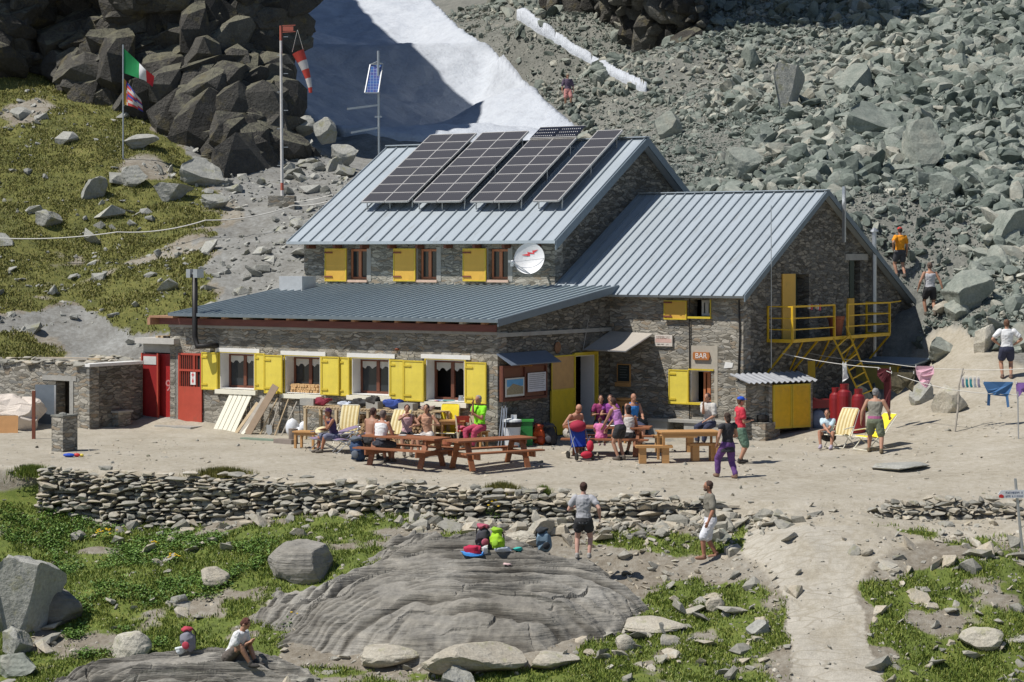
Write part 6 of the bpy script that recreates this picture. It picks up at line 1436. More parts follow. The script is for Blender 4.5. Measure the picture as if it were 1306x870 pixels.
# ---------------------------------------------------------------- furniture and belongings
def picnic_table(p, rz, L, label, wood, group='picnic tables with fixed benches'):
    t = thing('picnic_table', label, 'picnic table', p, rz, group)
    q = MB()
    for i in range(5): q.box(-L/2, L/2, -.37+i*.15, -.37+i*.15+.14, .71, .755)
    q.build('table_top', wood, t)
    for s in (1, -1):
        q = MB(); q.box(-L/2, L/2, s*.62-.13, s*.62-.01+.0, .43, .47); q.box(-L/2, L/2, s*.62+.0, s*.62+.13, .43, .47); q.build('bench_seat', wood, t)
    for x in (-L/2+.35, L/2-.35):
        for s in (1, -1):
            q = MB(); q.bar((x, s*.22, .705), (x, s*.5, 0), .05, .15, up=(1, 0, 0)); q.build('leg', wood, t)
        q = MB(); q.box(x+.028, x+.07, -.75, .75, .29, .425); q.box(x+.028, x+.07, -.34, .34, .6, .705); q.build('cross_beam', wood, t)
    return t
def deck_chair(p, rz, label, stripes, back=62, group='deck chairs on the terrace', mat=None, fm=None):
    """recliner facing local -y: tube frame, striped back and seat"""
    t = thing('deck_chair', label, 'deck chair', p, rz, group); fm = fm or M['cream']
    ca, sa = math.cos(R(back)), math.sin(R(back)); hw = .27
    top = Vector((0, .22+ca*.85, .30+sa*.85)); b0 = Vector((0, .2, .3)); f0 = Vector((0, -.32, .36))
    q = MB(); X = Vector((1, 0, 0))
    q.tube([f0-X*hw-Vector((0, -.06, .02)), f0-X*hw, f0+X*hw, f0+X*hw], .014, 6)
    for s in (1, -1): q.tube([f0+X*s*hw, b0+X*s*hw, top+X*s*hw*.97-Vector((0, 0, .05)), top+X*s*hw*.8], .015, 6)
    q.tube([top-X*hw*.8, top+X*hw*.8], .015, 6); q.build('frame', fm, t)
    for s in (1, -1):
        q = MB(); q.tube([(s*hw*1.08, -.28, .02), (s*hw*1.08, .3, .56), ], .013, 6); q.tube([(s*hw*1.08, .42, .02), (s*hw*1.08, -.22, .38)], .013, 6); q.tube([(s*hw*1.08, -.25, .52), (s*hw*1.08, .32, .56)], .016, 6); q.build('leg', fm, t)
    q = MB(); q.tube([(-hw*1.08, -.28, .02), (hw*1.08, -.28, .02)], .013, 6); q.tube([(-hw*1.08, .42, .02), (hw*1.08, .42, .02)], .013, 6); q.build('foot_bar', fm, t)
    def sheet(a, b, nm):
        q = MB(); n = 10; m = 8; vs, fs, mi = [], [], []
        d = b-a; nn = d.cross(X).normalized()
        for j in range(m+1):
            for i in range(n+1): vs.append(tuple(a+d*(j/m)+X*(i/n*2-1)*hw*.95+nn*(-.05)*math.sin(math.pi*j/m)*-1*-1))
        for j in range(m):
            for i in range(n): k = j*(n+1)+i; fs.append((k, k+1, k+n+2, k+n+1)); mi.append(i % 2)
        q.v = vs+[tuple(Vector(v)+nn*.008) for v in vs]; N_ = len(vs); q.f = fs+[tuple(x+N_ for x in reversed(f)) for f in fs]; q.m = mi+mi
        q.build(nm, stripes, t, fix=False)
    sheet(f0, b0, 'seat'); sheet(b0+Vector((0, .01, .02)), top, 'backrest'); return t
def backpack(p, rz, label, c, c2, s=1., lie=0, cat='backpack'):
    t = thing('backpack', label, cat, p, rz, 'backpacks left around the terrace')
    T = Matrix.Rotation(R(lie), 4, 'X') @ Matrix.Rotation(R(random.uniform(-9, 9)), 4, 'Y'); s *= .88; nm = label[:14].replace(' ', '_')
    def wob(o):
        n_ = len(o.data.vertices); co = np.empty(n_*3); o.data.vertices.foreach_get('co', co); co = co.reshape(-1, 3)
        co += (np.stack([vn(co[:, 0]*11+q_, co[:, 2]*11+co[:, 1]*9, q_) for q_ in (1, 2, 3)], 1)-.5)*.07; o.data.vertices.foreach_set('co', co.ravel())
    q = MB(); q.M = T @ Matrix.Scale(s, 4); q.ball((0, 0, .15), (.17, .13, .17)); q.ball((0, -.02, .3), (.16, .125, .2)); q.ball((0, -.1, .17), (.12, .07, .13))
    wob(bake_remesh(q, 'pack_body', cloth('pack_'+nm, c), t, .018, 3))
    q = MB(); q.M = T @ Matrix.Scale(s, 4); q.ball((0, -.03, .49), (.15, .13, .06)); wob(bake_remesh(q, 'lid', cloth('packb_'+nm, c2), t, .015, 2))
    q = MB(); q.M = T @ Matrix.Scale(s, 4); q.ball((0, -.18, .16), (.09, .035, .09)); bake_remesh(q, 'front_pocket', cloth('packb_'+nm, c2), t, .012, 2)
    q = MB(); q.M = T @ Matrix.Scale(s, 4)
    for sx in (-.08, .08): q.tube([(sx, .1, .48), (sx*1.2, .2, .4), (sx*1.3, .19, .15), (sx*1.2, .1, .05)], .018, 6)
    q.build('shoulder_straps', M['black'], t); return t
def fold_chair(p, rz, label, wm, seatm, group='folding chairs'):
    t = thing('folding_chair', label, 'chair', p, rz, group)
    for s in (1, -1):
        q = MB(); q.bar((s*.2, -.22, 0), (s*.2, .2, .86), .035); q.bar((s*.17, .24, 0), (s*.17, -.2, .46), .035); q.build('leg', wm, t)
    q = MB(); q.box(-.2, .2, -.2, .16, .43, .46); q.build('seat', seatm, t)
    q = MB(); q.box(-.19, .19, .14, .17, .66, .84); q.build('backrest', seatm, t); return t
def small_table(p, rz, label, L, W, h, wm, name='side_table', group=None, cat='table'):
    t = thing(name, label, cat, p, rz, group)
    q = MB(); q.box(-L/2, L/2, -W/2, W/2, h-.035, h); q.build('table_top', wm, t)
    for sx in (1, -1):
        for sy in (1, -1): q = MB(); q.box(sx*(L/2-.07)-.03, sx*(L/2-.07)+.03, sy*(W/2-.06)-.03, sy*(W/2-.06)+.03, 0, h-.036); q.build('leg', wm, t)
    q = MB(); q.box(-L/2+.1, L/2-.1, -W/2+.04, -W/2+.06, h-.12, h-.036); q.box(-L/2+.1, L/2-.1, W/2-.06, W/2-.04, h-.12, h-.036); q.build('apron', wm, t); return t
def log_bench(p, rz, label, L, wm):
    t = thing('bench', label, 'bench', p, rz, 'thick plank benches at the honey coloured table')
    q = MB(); q.box(-L/2, L/2, -.16, .16, .4, .46); q.build('seat', wm, t)
    for s in (1, -1): q = MB(); q.box(s*(L/2-.18)-.09, s*(L/2-.18)+.09, -.12, .12, 0, .399); q.build('leg', wm, t)
    return t
def garment(name, label, cat, p, rz, mat, poly, sub=None, group='laundry on the washing lines'):
    t = thing(name, label, cat, p, rz, group)
    q = MB(); q.prism(poly, -.012, .012, 'y'); o = q.build('fabric', mat, t)
    # give the cloth folds
    bm = bmesh.new(); bm.from_mesh(o.data); bmesh.ops.triangulate(bm, faces=bm.faces); bmesh.ops.subdivide_edges(bm, edges=bm.edges, cuts=3); 
    for v in bm.verts: v.co.y += .035*math.sin(v.co.x*19+v.co.z*3)*min(1, abs(v.co.z)*5)
    bm.to_mesh(o.data); bm.free()
    xs = [a for a, b in poly if b > -.02]; c = MB()
    for x in (min(xs)+.02, max(xs)-.02): c.box(x-.01, x+.01, -.025, .025, -.04, .035)
    c.build('peg', M['white'], t); return t
def make_props():
    pw, lw = M['picnic'], M['lwood']
    p = G(518, 594); picnic_table(p, HROT, 2.3, 'brown picnic table on the left with people eating at it', pw)
    p = G(625, 597); picnic_table(p, R(33), 2.35, 'empty brown picnic table in the middle of the terrace', pw)
    p = G(775, 580); picnic_table(p, R(-10), 2.3, 'brown picnic table by the doorway behind the pushchair', pw)
    p = G(877, 588); small_table(p, R(8), 'large honey coloured table in front of the bar window', 1.55, .8, .78, lw, 'garden_table')
    log_bench(G(834, 591), R(2), 'pale plank bench at the left end of the honey coloured table', .95, lw)
    log_bench(G(898, 588), R(10), 'pale plank bench at the right end of the honey coloured table, by the purple trousers', .85, lw)
    log_bench(G(860, 577), R(5), 'pale plank bench hidden behind the honey coloured table', 1.2, lw)
    small_table(l2w(1.1, 5.0), HROT, 'tall narrow wooden stand holding a tray against the sunny wall', .62, .5, 1.02, lw, 'stand')
    t = thing('wooden_tray', 'round wooden tray on the tall narrow stand', 'tray', l2w(1.1, 5.0, 1.02)); q = MB(); q.lathe([(.2, 0), (.25, .05), (.26, .09), (.2, .09)], 14); q.build('tray', lw, t)
    # slatted shelf along the front wall with bags and blocks
    xa, _ = onY(389, 520, -1.0); xb, _ = onY(556, 525, -1.0)
    t = hutthing('slatted_table', 'long low slatted timber shelf under the front windows', 'shelf', xa, -1.0, 0)
    L = xb-xa; q = MB()
    for i in range(int(L/.11)): q.box(i*.11, i*.11+.075, -.1, .75, .93, .955)
    q.box(0, L, -.08, -.03, .88, .929); q.box(0, L, .66, .71, .88, .929); q.build('table_top', M['wood'], t)
    for i in range(5):
        x = .05+i*(L-.1)/4
        q = MB(); q.box(x-.04, x+.04, -.08, -.0, 0, .879); q.build('leg', M['wood'], t)
        q = MB(); q.box(x-.04, x+.04, .62, .7, 0, .879); q.build('leg', M['wood'], t)
    # logs below
    t = hutthing('log_pile', 'stacked split firewood under the slatted shelf', 'firewood', xa+1.7, -.9, 0)
    logs = [plainc('log_end_a', (.42, .28, .15), .9, var=.4, scale=20), plainc('log_end_b', (.2, .13, .08), .9, var=.4, scale=20)]; q = MB(); rr = random.Random(5)
    for j in range(7):
        for i in range(24):
            q.mi = 0 if rr.random() < .35 else 1; r_ = rr.uniform(.045, .065); x = i*.118+(j % 2)*.06+rr.uniform(-.01, .01)
            q.M = Matrix.Translation((x, rr.uniform(-.03, .03), .07+j*.105)) @ Matrix.Rotation(R(-90), 4, 'X'); q.lathe([(r_, 0), (r_*1.03, .45)], 7)
    q.build('logs', logs, t)
    x0, z0 = onY(370, 500.5, .05); x1, _ = onY(408, 500, .05)
    t = hutthing('window_firewood', 'short split logs stacked in the second window from the left', 'firewood', x0, .03, z0); q = MB()
    for j in range(3):
        for i in range(11):
            q.mi = 0; r_ = rr.uniform(.035, .05); q.M = Matrix.Translation((.05+i*.094+(j % 2)*.045, rr.uniform(-.02, .03), .05+j*.08)) @ Matrix.Rotation(R(-90), 4, 'X'); q.lathe([(r_, 0), (r_, .25)], 7)
    q.build('logs', [plainc('fresh_log_end', (.6, .38, .18), .9, var=.4, scale=20), logs[1]], t)
    # things on the shelf
    def block(px, w, label, d=.2): 
        x, z = onY(px, 518, -.9); t = hutthing('concrete_block', label, 'concrete block', x, -.8, .955); q = MB(); q.box(-w/2, w/2, -.1, .15, 0, .2); q.build('block', M['concrete'], t)
    block(391, .5, 'grey concrete block at the left end of the slatted shelf'); block(474, .42, 'grey concrete block in the middle of the shelf between bags'); block(517, .5, 'grey concrete block near the right end of the shelf')
    def bag(px, s, c, label, z=.955, nm='bag'):
        x, _ = onY(px, 518, -.9); t = hutthing(nm, label, 'bag', x, -.75, z, 'bags on the slatted shelf'); V, T = hull_proto(int(px), 20, sub=3)
        V = V*np.array(s); V += (np.array([vn(V[:, 0]*9, V[:, 2]*9+V[:, 1]*7, k) for k in (1, 2, 3)]).T-.5)*.09; V[:, 2] -= V[:, 2].min()
        tri_mesh('bag_body', V, T, cloth('bag_'+str(px), c), parent=t, smooth=True)
        q = MB(); q.tube([(-s[0]*.4, 0, s[2]*1.6), (-s[0]*.2, -.02, s[2]*2.2), (s[0]*.2, -.02, s[2]*2.2), (s[0]*.4, 0, s[2]*1.6)], .015, 6); q.build('strap', M['black'], t)
    bag(406, (.33, .18, .1), (.22, .02, .04), 'dark red bag behind the left concrete block'); bag(436, (.26, .16, .09), (.5, .54, .62), 'pale blue cloth bundle on the shelf')
    bag(455, (.3, .18, .12), (.04, .04, .04), 'black rucksack lying flat on the shelf'); bag(472, (.24, .16, .16), (.05, .045, .04), 'larger black bag standing on the shelf')
    bag(498, (.34, .18, .13), (.04, .08, .32), 'royal blue bag on the shelf between two blocks'); bag(541, (.2, .15, .06), (.35, .25, .22), 'small pinkish grey bundle at the right end of the shelf')
    # papers and jug in the right window
    x, z = onY(565, 512.5, .1); t = hutthing('magazines', 'colourful magazines lying in the right ground floor window', 'magazines', x, -.02, z)
    for i, (c, dx) in enumerate((((.6, .1, .12), -.2), ((.1, .2, .5), 0), ((.05, .35, .35), .2))): q = MB(); q.cbox((dx, .12, .03+i*.012), (.32, .22, .01), Matrix.Rotation(R(20*i-15), 3, 'Z')); q.build('magazine', cloth('mag%d' % i, c), t)
    t = hutthing('jug', 'small grey metal jug in the right ground floor window', 'jug', x+.62, .1, z); q = MB(); q.lathe([(.07, 0), (.09, .06), (.06, .18), (.07, .2)], 12); q.tube([(.08, 0, .15), (.13, 0, .12), (.09, 0, .05)], .012, 5); q.build('jug', M['steel'], t)
    # leaning boards
    rr = random.Random(9)
    x, _ = onY(285, 540, -.5)
    t = hutthing('shutter_panel', 'cream painted slatted panel leaning on the wall under the first window', 'panel', x, -.55, .02); q = MB()
    for i in range(5): q.bar((i*.18-.3, 0, 0), (i*.18-.05, .48, 1.08), .14, .03, up=(0, -1, 0))
    q.build('slats', M['cream'], t)
    for i, (px, w, ln, lab, mt) in enumerate(((308, .1, 1.0, 'thin pale plank leaning beside the cream panel', M['wood']), (317, .2, 1.15, 'wide grey plank leaning against the wall', M['greywood']), (326, .24, 1.6, 'brown board leaning below the first window', plainc('brown_board', (.3, .22, .15), .85)), (321, .1, .7, 'short white plank at the foot of the wide grey plank', M['cream']))):
        x, _ = onY(px, 545, -.6); t = hutthing('plank', lab, 'plank', x-.2, -.62-.06*i, .0, 'planks leaning on the front wall'); q = MB(); q.bar((0, 0, 0), (.42*ln, .5, .9*ln), w, .03, up=(0, -1, 0)); q.build('board', mt, t)
    for i, (px, hh, lab, kind) in enumerate(((345, 1.35, 'spade with a long handle leaning on the wall below the shutters', 'spade'), (352, 1.15, 'rake leaning next to the spade', 'rake'), (360, 1.0, 'pale stick leaning right of the rake', 'stick'), (333, 1.05, 'grey stick leaning between the brown board and the spade', 'stick'), (339, .95, 'crooked branch leaning left of the spade', 'stick'))):
        x, _ = onY(px, 545, -.5); t = hutthing(kind if kind != 'stick' else 'pole', lab, kind, x, -.55, 0, 'tools and sticks leaning on the front wall'); q = MB(); q.tube([(0, 0, .0), (.1+.05*i, .5, hh)], .02, 6); q.build('handle', M['wood'] if i % 2 else M['greywood'], t)
        if kind == 'spade': q = MB(); q.prism([(-.1, .3), (.1, .3), (.11, .08), (0, -.02), (-.11, .08)], -.012, .012, 'y'); q.build('blade', M['steel'], t)
        if kind == 'rake': q = MB(); q.box(-.18, .18, -.015, .015, hh-.03, hh); [q.box(a-.008, a+.008, -.03, .0, hh, hh+.06) for a in (-.16, -.08, 0, .08, .16)]; o = q.build('rake_head', M['rust'], t); o.location = (.15, .5, 0)
    p = G(374, 566); t = thing('log_stump', 'upright log stump beside the white sacks', 'stump', p); q = MB(); q.lathe([(.14, 0), (.13, .2), (.135, .42)], 14); q.build('stump', plainc('stump_bark', (.2, .16, .13), .9, var=.4), t)
    p = G(378, 556); t = thing('white_sack', 'white plastic sacks behind the upright stump', 'sack', p); q = MB(); q.ball((-.12, 0, .26), (.2, .16, .28)); q.ball((.22, .05, .22), (.17, .14, .24)); q.ball((.1, -.1, .14), (.14, .12, .16)); q.build('sack', plainc('white_plastic', (.68, .7, .74), .5, bstr=.5), t, smooth=True)
    p = G(340, 562); t = thing('green_board', 'long grey green board lying on the ground below the tools', 'board', p, HROT); q = MB(); q.box(-.9, .8, -.12, .12, .0, .05); q.build('board', plainc('green_board', (.2, .26, .2), .8), t)
    p = G(365, 566); t = thing('timber_block', 'thick grey timber lying left of the upright stump', 'timber', p, HROT); q = MB(); q.box(-.35, .3, -.14, .14, .0, .13); q.build('timber', plainc('grey_timber', (.25, .21, .18), .8), t)
    # stools, side tables, loungers left
    small_table(G(392, 572), R(-25), 'small orange wooden table by the upright stump', .7, .45, .48, lw, 'side_table')
    small_table(G(578, 563), R(-5), 'wooden side table below the right ground floor window', .72, .5, .72, lw, 'side_table')
    cr = plainc('cream_webbing', (.72, .62, .36), .8); br = plainc('tan_webbing', (.5, .38, .16), .8); yl = plainc('lemon_webbing', (.85, .68, .03), .8); bl = plainc('mauve_webbing', (.35, .2, .35), .8); bl2 = plainc('slate_webbing', (.15, .17, .22), .8)
    deck_chair(G(441, 568), R(-12), 'cream striped deck chair standing upright under the slatted shelf', [cr, br], 68)
    deck_chair(G(503, 572), R(-18), 'cream striped deck chair behind the left picnic table', [cr, br], 58)
    deck_chair(G(571, 548), HROT*.4, 'tall yellow deck chair standing against the wall under the right window', [yl, yl], 84)
    deck_chair(G(1070, 571), R(-38), 'cream striped deck chair behind the crouching woman', [cr, br], 60)
    deck_chair(G(1108, 574), R(-58), 'bright yellow deck chair beside the walking grey haired man', [yl, yl], 50)
    deck_chair(G(411, 576), R(-70), 'mauve and grey lounger with the straw hat', [bl, bl2], 25, fm=M['steel'])
    deck_chair(G(440, 578), R(-75), 'mauve lounger behind the woman in the plum hat', [bl, bl2], 22, fm=M['steel'])
    p = G(411, 576)+Vector((.02, -.05, .55)); t = thing('straw_hat', 'pale straw hat on the mauve lounger', 'hat', p, 0); q = MB(); q.M = Matrix.Rotation(R(30), 4, 'X'); q.lathe([(.2, 0), (.21, .015), (.1, .03), (.09, .1), (.04, .13)], 16); q.build('hat', plainc('straw', (.7, .6, .36), .8), t)
    fold_chair(G(592, 570), R(15), 'folding chair with red seat beside the side table', plainc('beige_wood', (.5, .42, .3), .7), plainc('red_seat', (.42, .06, .04), .7))
    fold_chair(G(603, 567), R(-30), 'folding chair with cream seat right of the red one', plainc('beige_wood', (.5, .42, .3), .7), plainc('cream_seat', (.55, .46, .32), .7))
    small_table(G(612, 566), R(-40), 'square wooden stool under the man in the lime vest', .42, .38, .47, lw, 'stool', cat='stool')
    p = G(570, 571); t = thing('clay_pot', 'clay pot under the side table', 'pot', p); q = MB(); q.lathe([(.08, 0), (.13, .1), (.12, .22), (.14, .25)], 12); q.build('pot', plainc('terracotta', (.32, .1, .05), .8), t)
    small_table(G(806, 566), R(25), 'small stool under the old man in the blue vest', .42, .4, .47, lw, 'stool', cat='stool')
    # plates, bottles
    def onT(px, py, D, z): q = P(px, py, D); q.z = z; return q
    for i, (px, lab) in enumerate(((513, 'white plates on the left picnic table in front of the woman in pink'), (533, 'white plate on the left picnic table'), (545, 'small white dish on the left picnic table by the bare shouldered woman'))):
        b = G(518, 594); t = thing('plate', lab, 'plate', Vector((b.x+(px-518)*.019, b.y+.05+.12*i, b.z+.757))); q = MB(); q.lathe([(.05, 0), (.11, .02), (.105, .022), (.05, .008)], 14); q.build('plate', M['white'], t)
    b = G(775, 580)
    for dx, dy, lab in ((.1, -.1, 'white plate on the dark table by the doorway'), (.5, .1, 'white dish on the dark table near the lilac vest')):
        t = thing('plate', lab, 'plate', Vector((b.x+dx, b.y+dy, b.z+.757))); q = MB(); q.lathe([(.06, 0), (.13, .02), (.12, .022), (.05, .008)], 14); q.build('plate', M['white'], t)
    t = thing('bottle', 'clear water bottle on the dark table by the doorway', 'bottle', Vector((b.x+.25, b.y+.15, b.z+.757))); q = MB(); q.lathe([(.035, 0), (.035, .18), (.012, .24), (.012, .28)], 10); q.build('bottle', plainc('bottle_plastic', (.5, .58, .62), .2), t)
    # bins
    p = G(653, 566); t = thing('white_bin', 'white litter bin with a black liner by the notice board', 'bin', p); q = MB(); q.lathe([(.2, 0), (.25, .68)], 20); q.build('body', plainc('bin_white', (.6, .63, .66), .5), t); q = MB(); q.lathe([(.256, .56), (.268, .64), (.262, .7)], 20); q.build('liner', M['black'], t); q = MB(); q.lathe([(.27, .7), (.26, .75), (.12, .78)], 20); q.cbox((.05, 0, .83), (.16, .14, .1)); q.build('lid', plainc('lid_white', (.66, .68, .68), .5), t)
    p = G(669, 565); t = thing('green_bin', 'green litter bin right of the white one', 'bin', p); q = MB(); q.box(-.2, .22, -.2, .2, 0, .68); q.build('body', plainc('bin_green', (.02, .2, .04), .5), t); q = MB(); q.box(-.23, .25, -.23, .23, .681, .74); q.build('lid', plainc('lid_green', (.05, .36, .06), .5), t)
    for px, lab, dx in ((635, 'walking poles leaning on the wall left of the white bin', 0), (639, 'grey walking pole leaning beside the white bin', .08)):
        p = l2w(.25+dx, .35, 0); t = thing('walking_pole', lab, 'walking pole', G(px, 565), 0, 'walking poles by the hut corner'); q = MB(); q.tube([(0, 0, 0), (.12, .3, 1.15)], .013, 6); q.tube([(.08, 0, 0), (.16, .3, 1.1)], .013, 6); q.build('shaft', M['steel'], t); q = MB(); q.tube([(.12, .3, 1.15), (.13, .32, 1.25)], .022, 6); q.build('grip', M['black'], t)
    # backpacks
    backpack(G(688, 568), R(10), 'bright orange backpack with straps beside the green bin', (.62, .09, .02), (.35, .06, .03), 1.25)
    backpack(G(703, 568), R(-20), 'black backpack between the orange one and the doorway', (.03, .03, .035), (.06, .06, .07), 1.3)
    backpack(G(697, 558), R(20), 'tan backpack behind the orange one', (.3, .18, .08), (.1, .1, .1), 1.2)
    backpack(G(458, 588), R(-20), 'navy backpack with grey lid at the left end of the left picnic bench', (.03, .06, .13), (.12, .14, .17), 1.35)
    backpack(G(466, 583), R(30), 'brown backpack next to the navy one by the left picnic bench', (.12, .06, .035), (.05, .05, .05), 1.3)
    backpack(G(590, 553), R(10), 'dark backpack with a red and white top beside the man in the lime vest', (.05, .05, .06), (.45, .1, .15), 1.2)
    backpack(GS_(632, 700), R(-20), 'lime green backpack on the big slab', (.32, .55, .02), (.28, .5, .03), 1.05, lie=-15)
    backpack(GS_(620, 697), R(15), 'dark backpack with a silver rain cover behind the lime green one', (.06, .04, .035), (.4, .4, .42), 1.15)
    backpack(GS_(697, 701), R(15), 'black and slate blue backpack standing on the right of the slab', (.16, .24, .31), (.03, .035, .04), 1.15)
    backpack(GS_(240, 831), R(-10), 'grey and red backpack on the front ledge behind the reading man', (.22, .22, .26), (.45, .05, .08), 1.05)
    def rag(p, label, c, s, nm='towel', cat='towel'):
        t = thing(nm, label, cat, p, random.uniform(0, 1)); V, T = hull_proto(int(abs(p.x)*31) % 90, 20, sub=3); V = V*np.array(s); V += (np.array([vn(V[:, 0]*7, V[:, 1]*7+V[:, 2]*9, k) for k in (1, 2, 3)]).T-.5)*.08; V[:, 2] -= V[:, 2].min()*.6; tri_mesh('fabric', V, T, cloth('rag_'+label[:10].replace(' ', '_'), c), parent=t, smooth=True)
    rag(GS_(606, 704), 'crimson jacket lying on the slab left of the green backpack', (.5, .02, .07), (.2, .15, .1), 'jacket', 'jacket'); rag(GS_(600, 707), 'bright blue towel on the left edge of the slab', (.06, .3, .75), (.3, .14, .035))
    rag(GS_(647, 701), 'white and blue cloth beside the lime green backpack', (.6, .65, .72), (.2, .1, .06), 'cloth', 'cloth'); rag(GS_(657, 700), 'turquoise cloth on the slab', (.05, .5, .42), (.16, .08, .035), 'cloth', 'cloth')
    rag(GS_(615, 702), 'white shoe bag between the crimson jacket and the green backpack', (.7, .7, .7), (.07, .05, .09), 'bag', 'bag'); rag(GS_(646, 718), 'pale pink paper lying lower on the slab', (.7, .5, .48), (.09, .06, .02), 'paper', 'paper')
    rag(GS_(233, 829), 'white cloth on top of the grey and red backpack', (.7, .75, .75), (.1, .08, .07), 'cloth', 'cloth')
    # pushchair
    p = G(740, 586); t = thing('pushchair', 'blue and red pushchair with a bag beside the bald man', 'pushchair', p, R(20))
    q = MB(); q.tube([(-.22, -.3, .1), (-.22, .25, .85), (-.22, .3, 1.0)], .014, 6); q.tube([(.22, -.3, .1), (.22, .25, .85), (.22, .3, 1.0)], .014, 6); q.tube([(-.22, .3, .1), (-.22, -.15, .6)], .014, 6); q.tube([(.22, .3, .1), (.22, -.15, .6)], .014, 6); q.build('frame', M['steel'], t)
    q = MB(); q.add([(-.21, -.2, .35), (.21, -.2, .35), (.21, .1, .32), (-.21, .1, .32), (-.21, .22, .8), (.21, .22, .8)], [(0, 1, 2, 3), (3, 2, 5, 4)]); q.add([(-.21, -.2, .33), (.21, -.2, .33), (.21, .12, .30), (-.21, .12, .30), (-.21, .24, .8), (.21, .24, .8)], [(0, 1, 2, 3), (3, 2, 5, 4)]); q.build('seat', cloth('pushchair_blue', (.03, .08, .4)), t)
    q = MB(); q.ball((.0, .16, .85), (.23, .2, .16)); q.build('hood', cloth('pushchair_red', (.35, .02, .05)), t, smooth=True)
    for x in (-.22, .22):
        for y in (-.3, .3):
            w = MB(); w.M = Matrix.Translation((x, y, .1)) @ Matrix.Rotation(R(90), 4, 'Y'); w.lathe([(.1, -.02), (.1, .02)], 14); w.build('wheel', M['black'], t)
    q = MB(); q.ball((.05, -.32, .14), (.17, .09, .1)); q.ball((.2, -.2, .35), (.1, .1, .16)); q.build('hanging_bag', cloth('bag_scarlet', (.5, .02, .05)), t, smooth=True)
    # ---- washing lines
    wire = plainc('line_cord', (.62, .6, .55), .7)
    def line(name, label, pts, sag=.12, r_=.011, mat=wire):
        pts = [Vector(p) for p in pts]; o = pts[0]; out = []
        for a, b in zip(pts[:-1], pts[1:]):
            for i in range(12): s = i/12; p = a.lerp(b, s); p.z -= sag*4*s*(1-s); out.append(p-o)
        out.append(pts[-1]-o); q = MB(); q.tube(out, r_, 5); ob = q.build(name, mat, None, o); tag(ob, label, 'line'); return ob
    A0 = P(998, 451, 63.2); A1 = P(1214, 497, 59.4); A2 = P(1330, 503, 59.0)
    line('washing_line', 'near washing line from the balcony wall to the crooked pole and beyond', [A0, P(1120, 469, 61.2), A1, A2], .06)
    line('washing_line', 'far washing line running behind the pink shirt', [P(1030, 450, 66), P(1130, 463, 65), P(1226, 471, 63.5), P(1330, 468, 62)], .05)
    p = G(1217, 551); top = P(1226, 472, p.y); t = thing('line_pole', 'crooked pale stick holding up the washing lines', 'pole', p); q = MB(); d = top-p; q.tube([(0, 0, -.1), d*.4+Vector((.03, 0, 0)), d*.75-Vector((.02, 0, 0)), d+Vector((.05, 0, .05))], [.03, .03, .025, .02], 6); q.tube([d*.85, d*.85+Vector((.12, 0, .2))], .015, 5); q.build('stick', M['greywood'], t)
    p = G(1299, 560); t = thing('line_pole', 'thin dark rod under the purple trousers on the line', 'pole', p); q = MB(); q.tube([(0, 0, -.1), (-.02, 0, 1.25)], .018, 6); q.build('rod', M['steel'], t)
    def gm_(name, label, cat, px, py, D, mat, poly): return garment(name, label, cat, P(px, py, D), R(-8), mat, poly)
    gm_('towel', 'white towel hanging near the wall end of the near washing line', 'towel', 1077, 463, 62, M['white'], [(-.06, 0), (.06, 0), (.08, -.3), (.12, -.42), (-.06, -.55), (-.05, -.3)])
    gm_('trousers', 'dark red trousers on the near washing line', 'trousers', 1127, 470, 61, cloth('maroon', (.09, .01, .015)), [(-.17, 0), (.2, 0), (.22, -.4), (.18, -1.15), (.02, -1.1), (0, -.4), (-.04, -.38), (-.18, -.2)])
    gm_('trousers', 'camouflage trousers on the near washing line', 'trousers', 1150, 475, 60.7, plainc('camouflage', (.1, .085, .05), .9, var=.6, scale=14), [(-.3, 0), (.35, 0), (.36, -.25), (.3, -.55), (.1, -.4), (-.1, -.62), (-.28, -.5)])
    gm_('shirt', 'pale pink shirt on the far washing line', 'shirt', 1179, 467, 62, cloth('laundry_pink', (.72, .42, .5)), [(-.26, 0), (.26, 0), (.27, -.2), (.2, -.32), (.12, -.55), (.06, -.62), (0, -.6), (-.1, -.5), (-.22, -.25)])
    for i, (c, lab) in enumerate((((.35, .32, .42), 'grey sock, left of the small socks'), ((.03, .3, .32), 'teal sock on the near washing line'), ((.04, .34, .36), 'second teal sock next to the first'), ((.55, .58, .6), 'pale sock, second from the right'), ((.4, .36, .46), 'lilac grey sock, rightmost of the small socks'))):
        gm_('sock', lab, 'sock', 1228+i*5, 482, 59.4, cloth('sock%d' % i, c), [(-.035, 0), (.035, 0), (.03, -.15), (.06, -.25), (.0, -.27), (-.03, -.2)])
    gm_('top', 'blue strappy top hanging upside down on the near washing line', 'top', 1273, 487, 59.2, cloth('denim_blue', (.05, .14, .3)), [(-.42, 0), (.42, 0), (.3, -.3), (.27, -.38), (.3, -.68), (.24, -.7), (.2, -.4), (-.2, -.36), (-.22, -.66), (-.3, -.64), (-.28, -.3)])
    gm_('trousers', 'purple trousers at the right end of the near washing line', 'trousers', 1304, 488, 59.1, cloth('laundry_purple', (.2, .1, .32)), [(-.18, 0), (.25, 0), (.25, -.4), (.12, -.3), (0, -.25), (-.14, -.45)])
    t = thing('wool_socks', 'small coloured cloths drying on the balcony rail', 'laundry', l2w(5.31, 8.6, 3.8), HROT)
    for i in range(7): q = MB(); q.box(-.05, .0, .14*i, .14*i+.09, -.1-.03*(i % 3), .03); q.build('cloth', cloth('rail%d' % (i % 4), ((.5, .5, .5), (.5, .08, .1), (.1, .1, .12), (.55, .4, .3))[i % 4]), t)
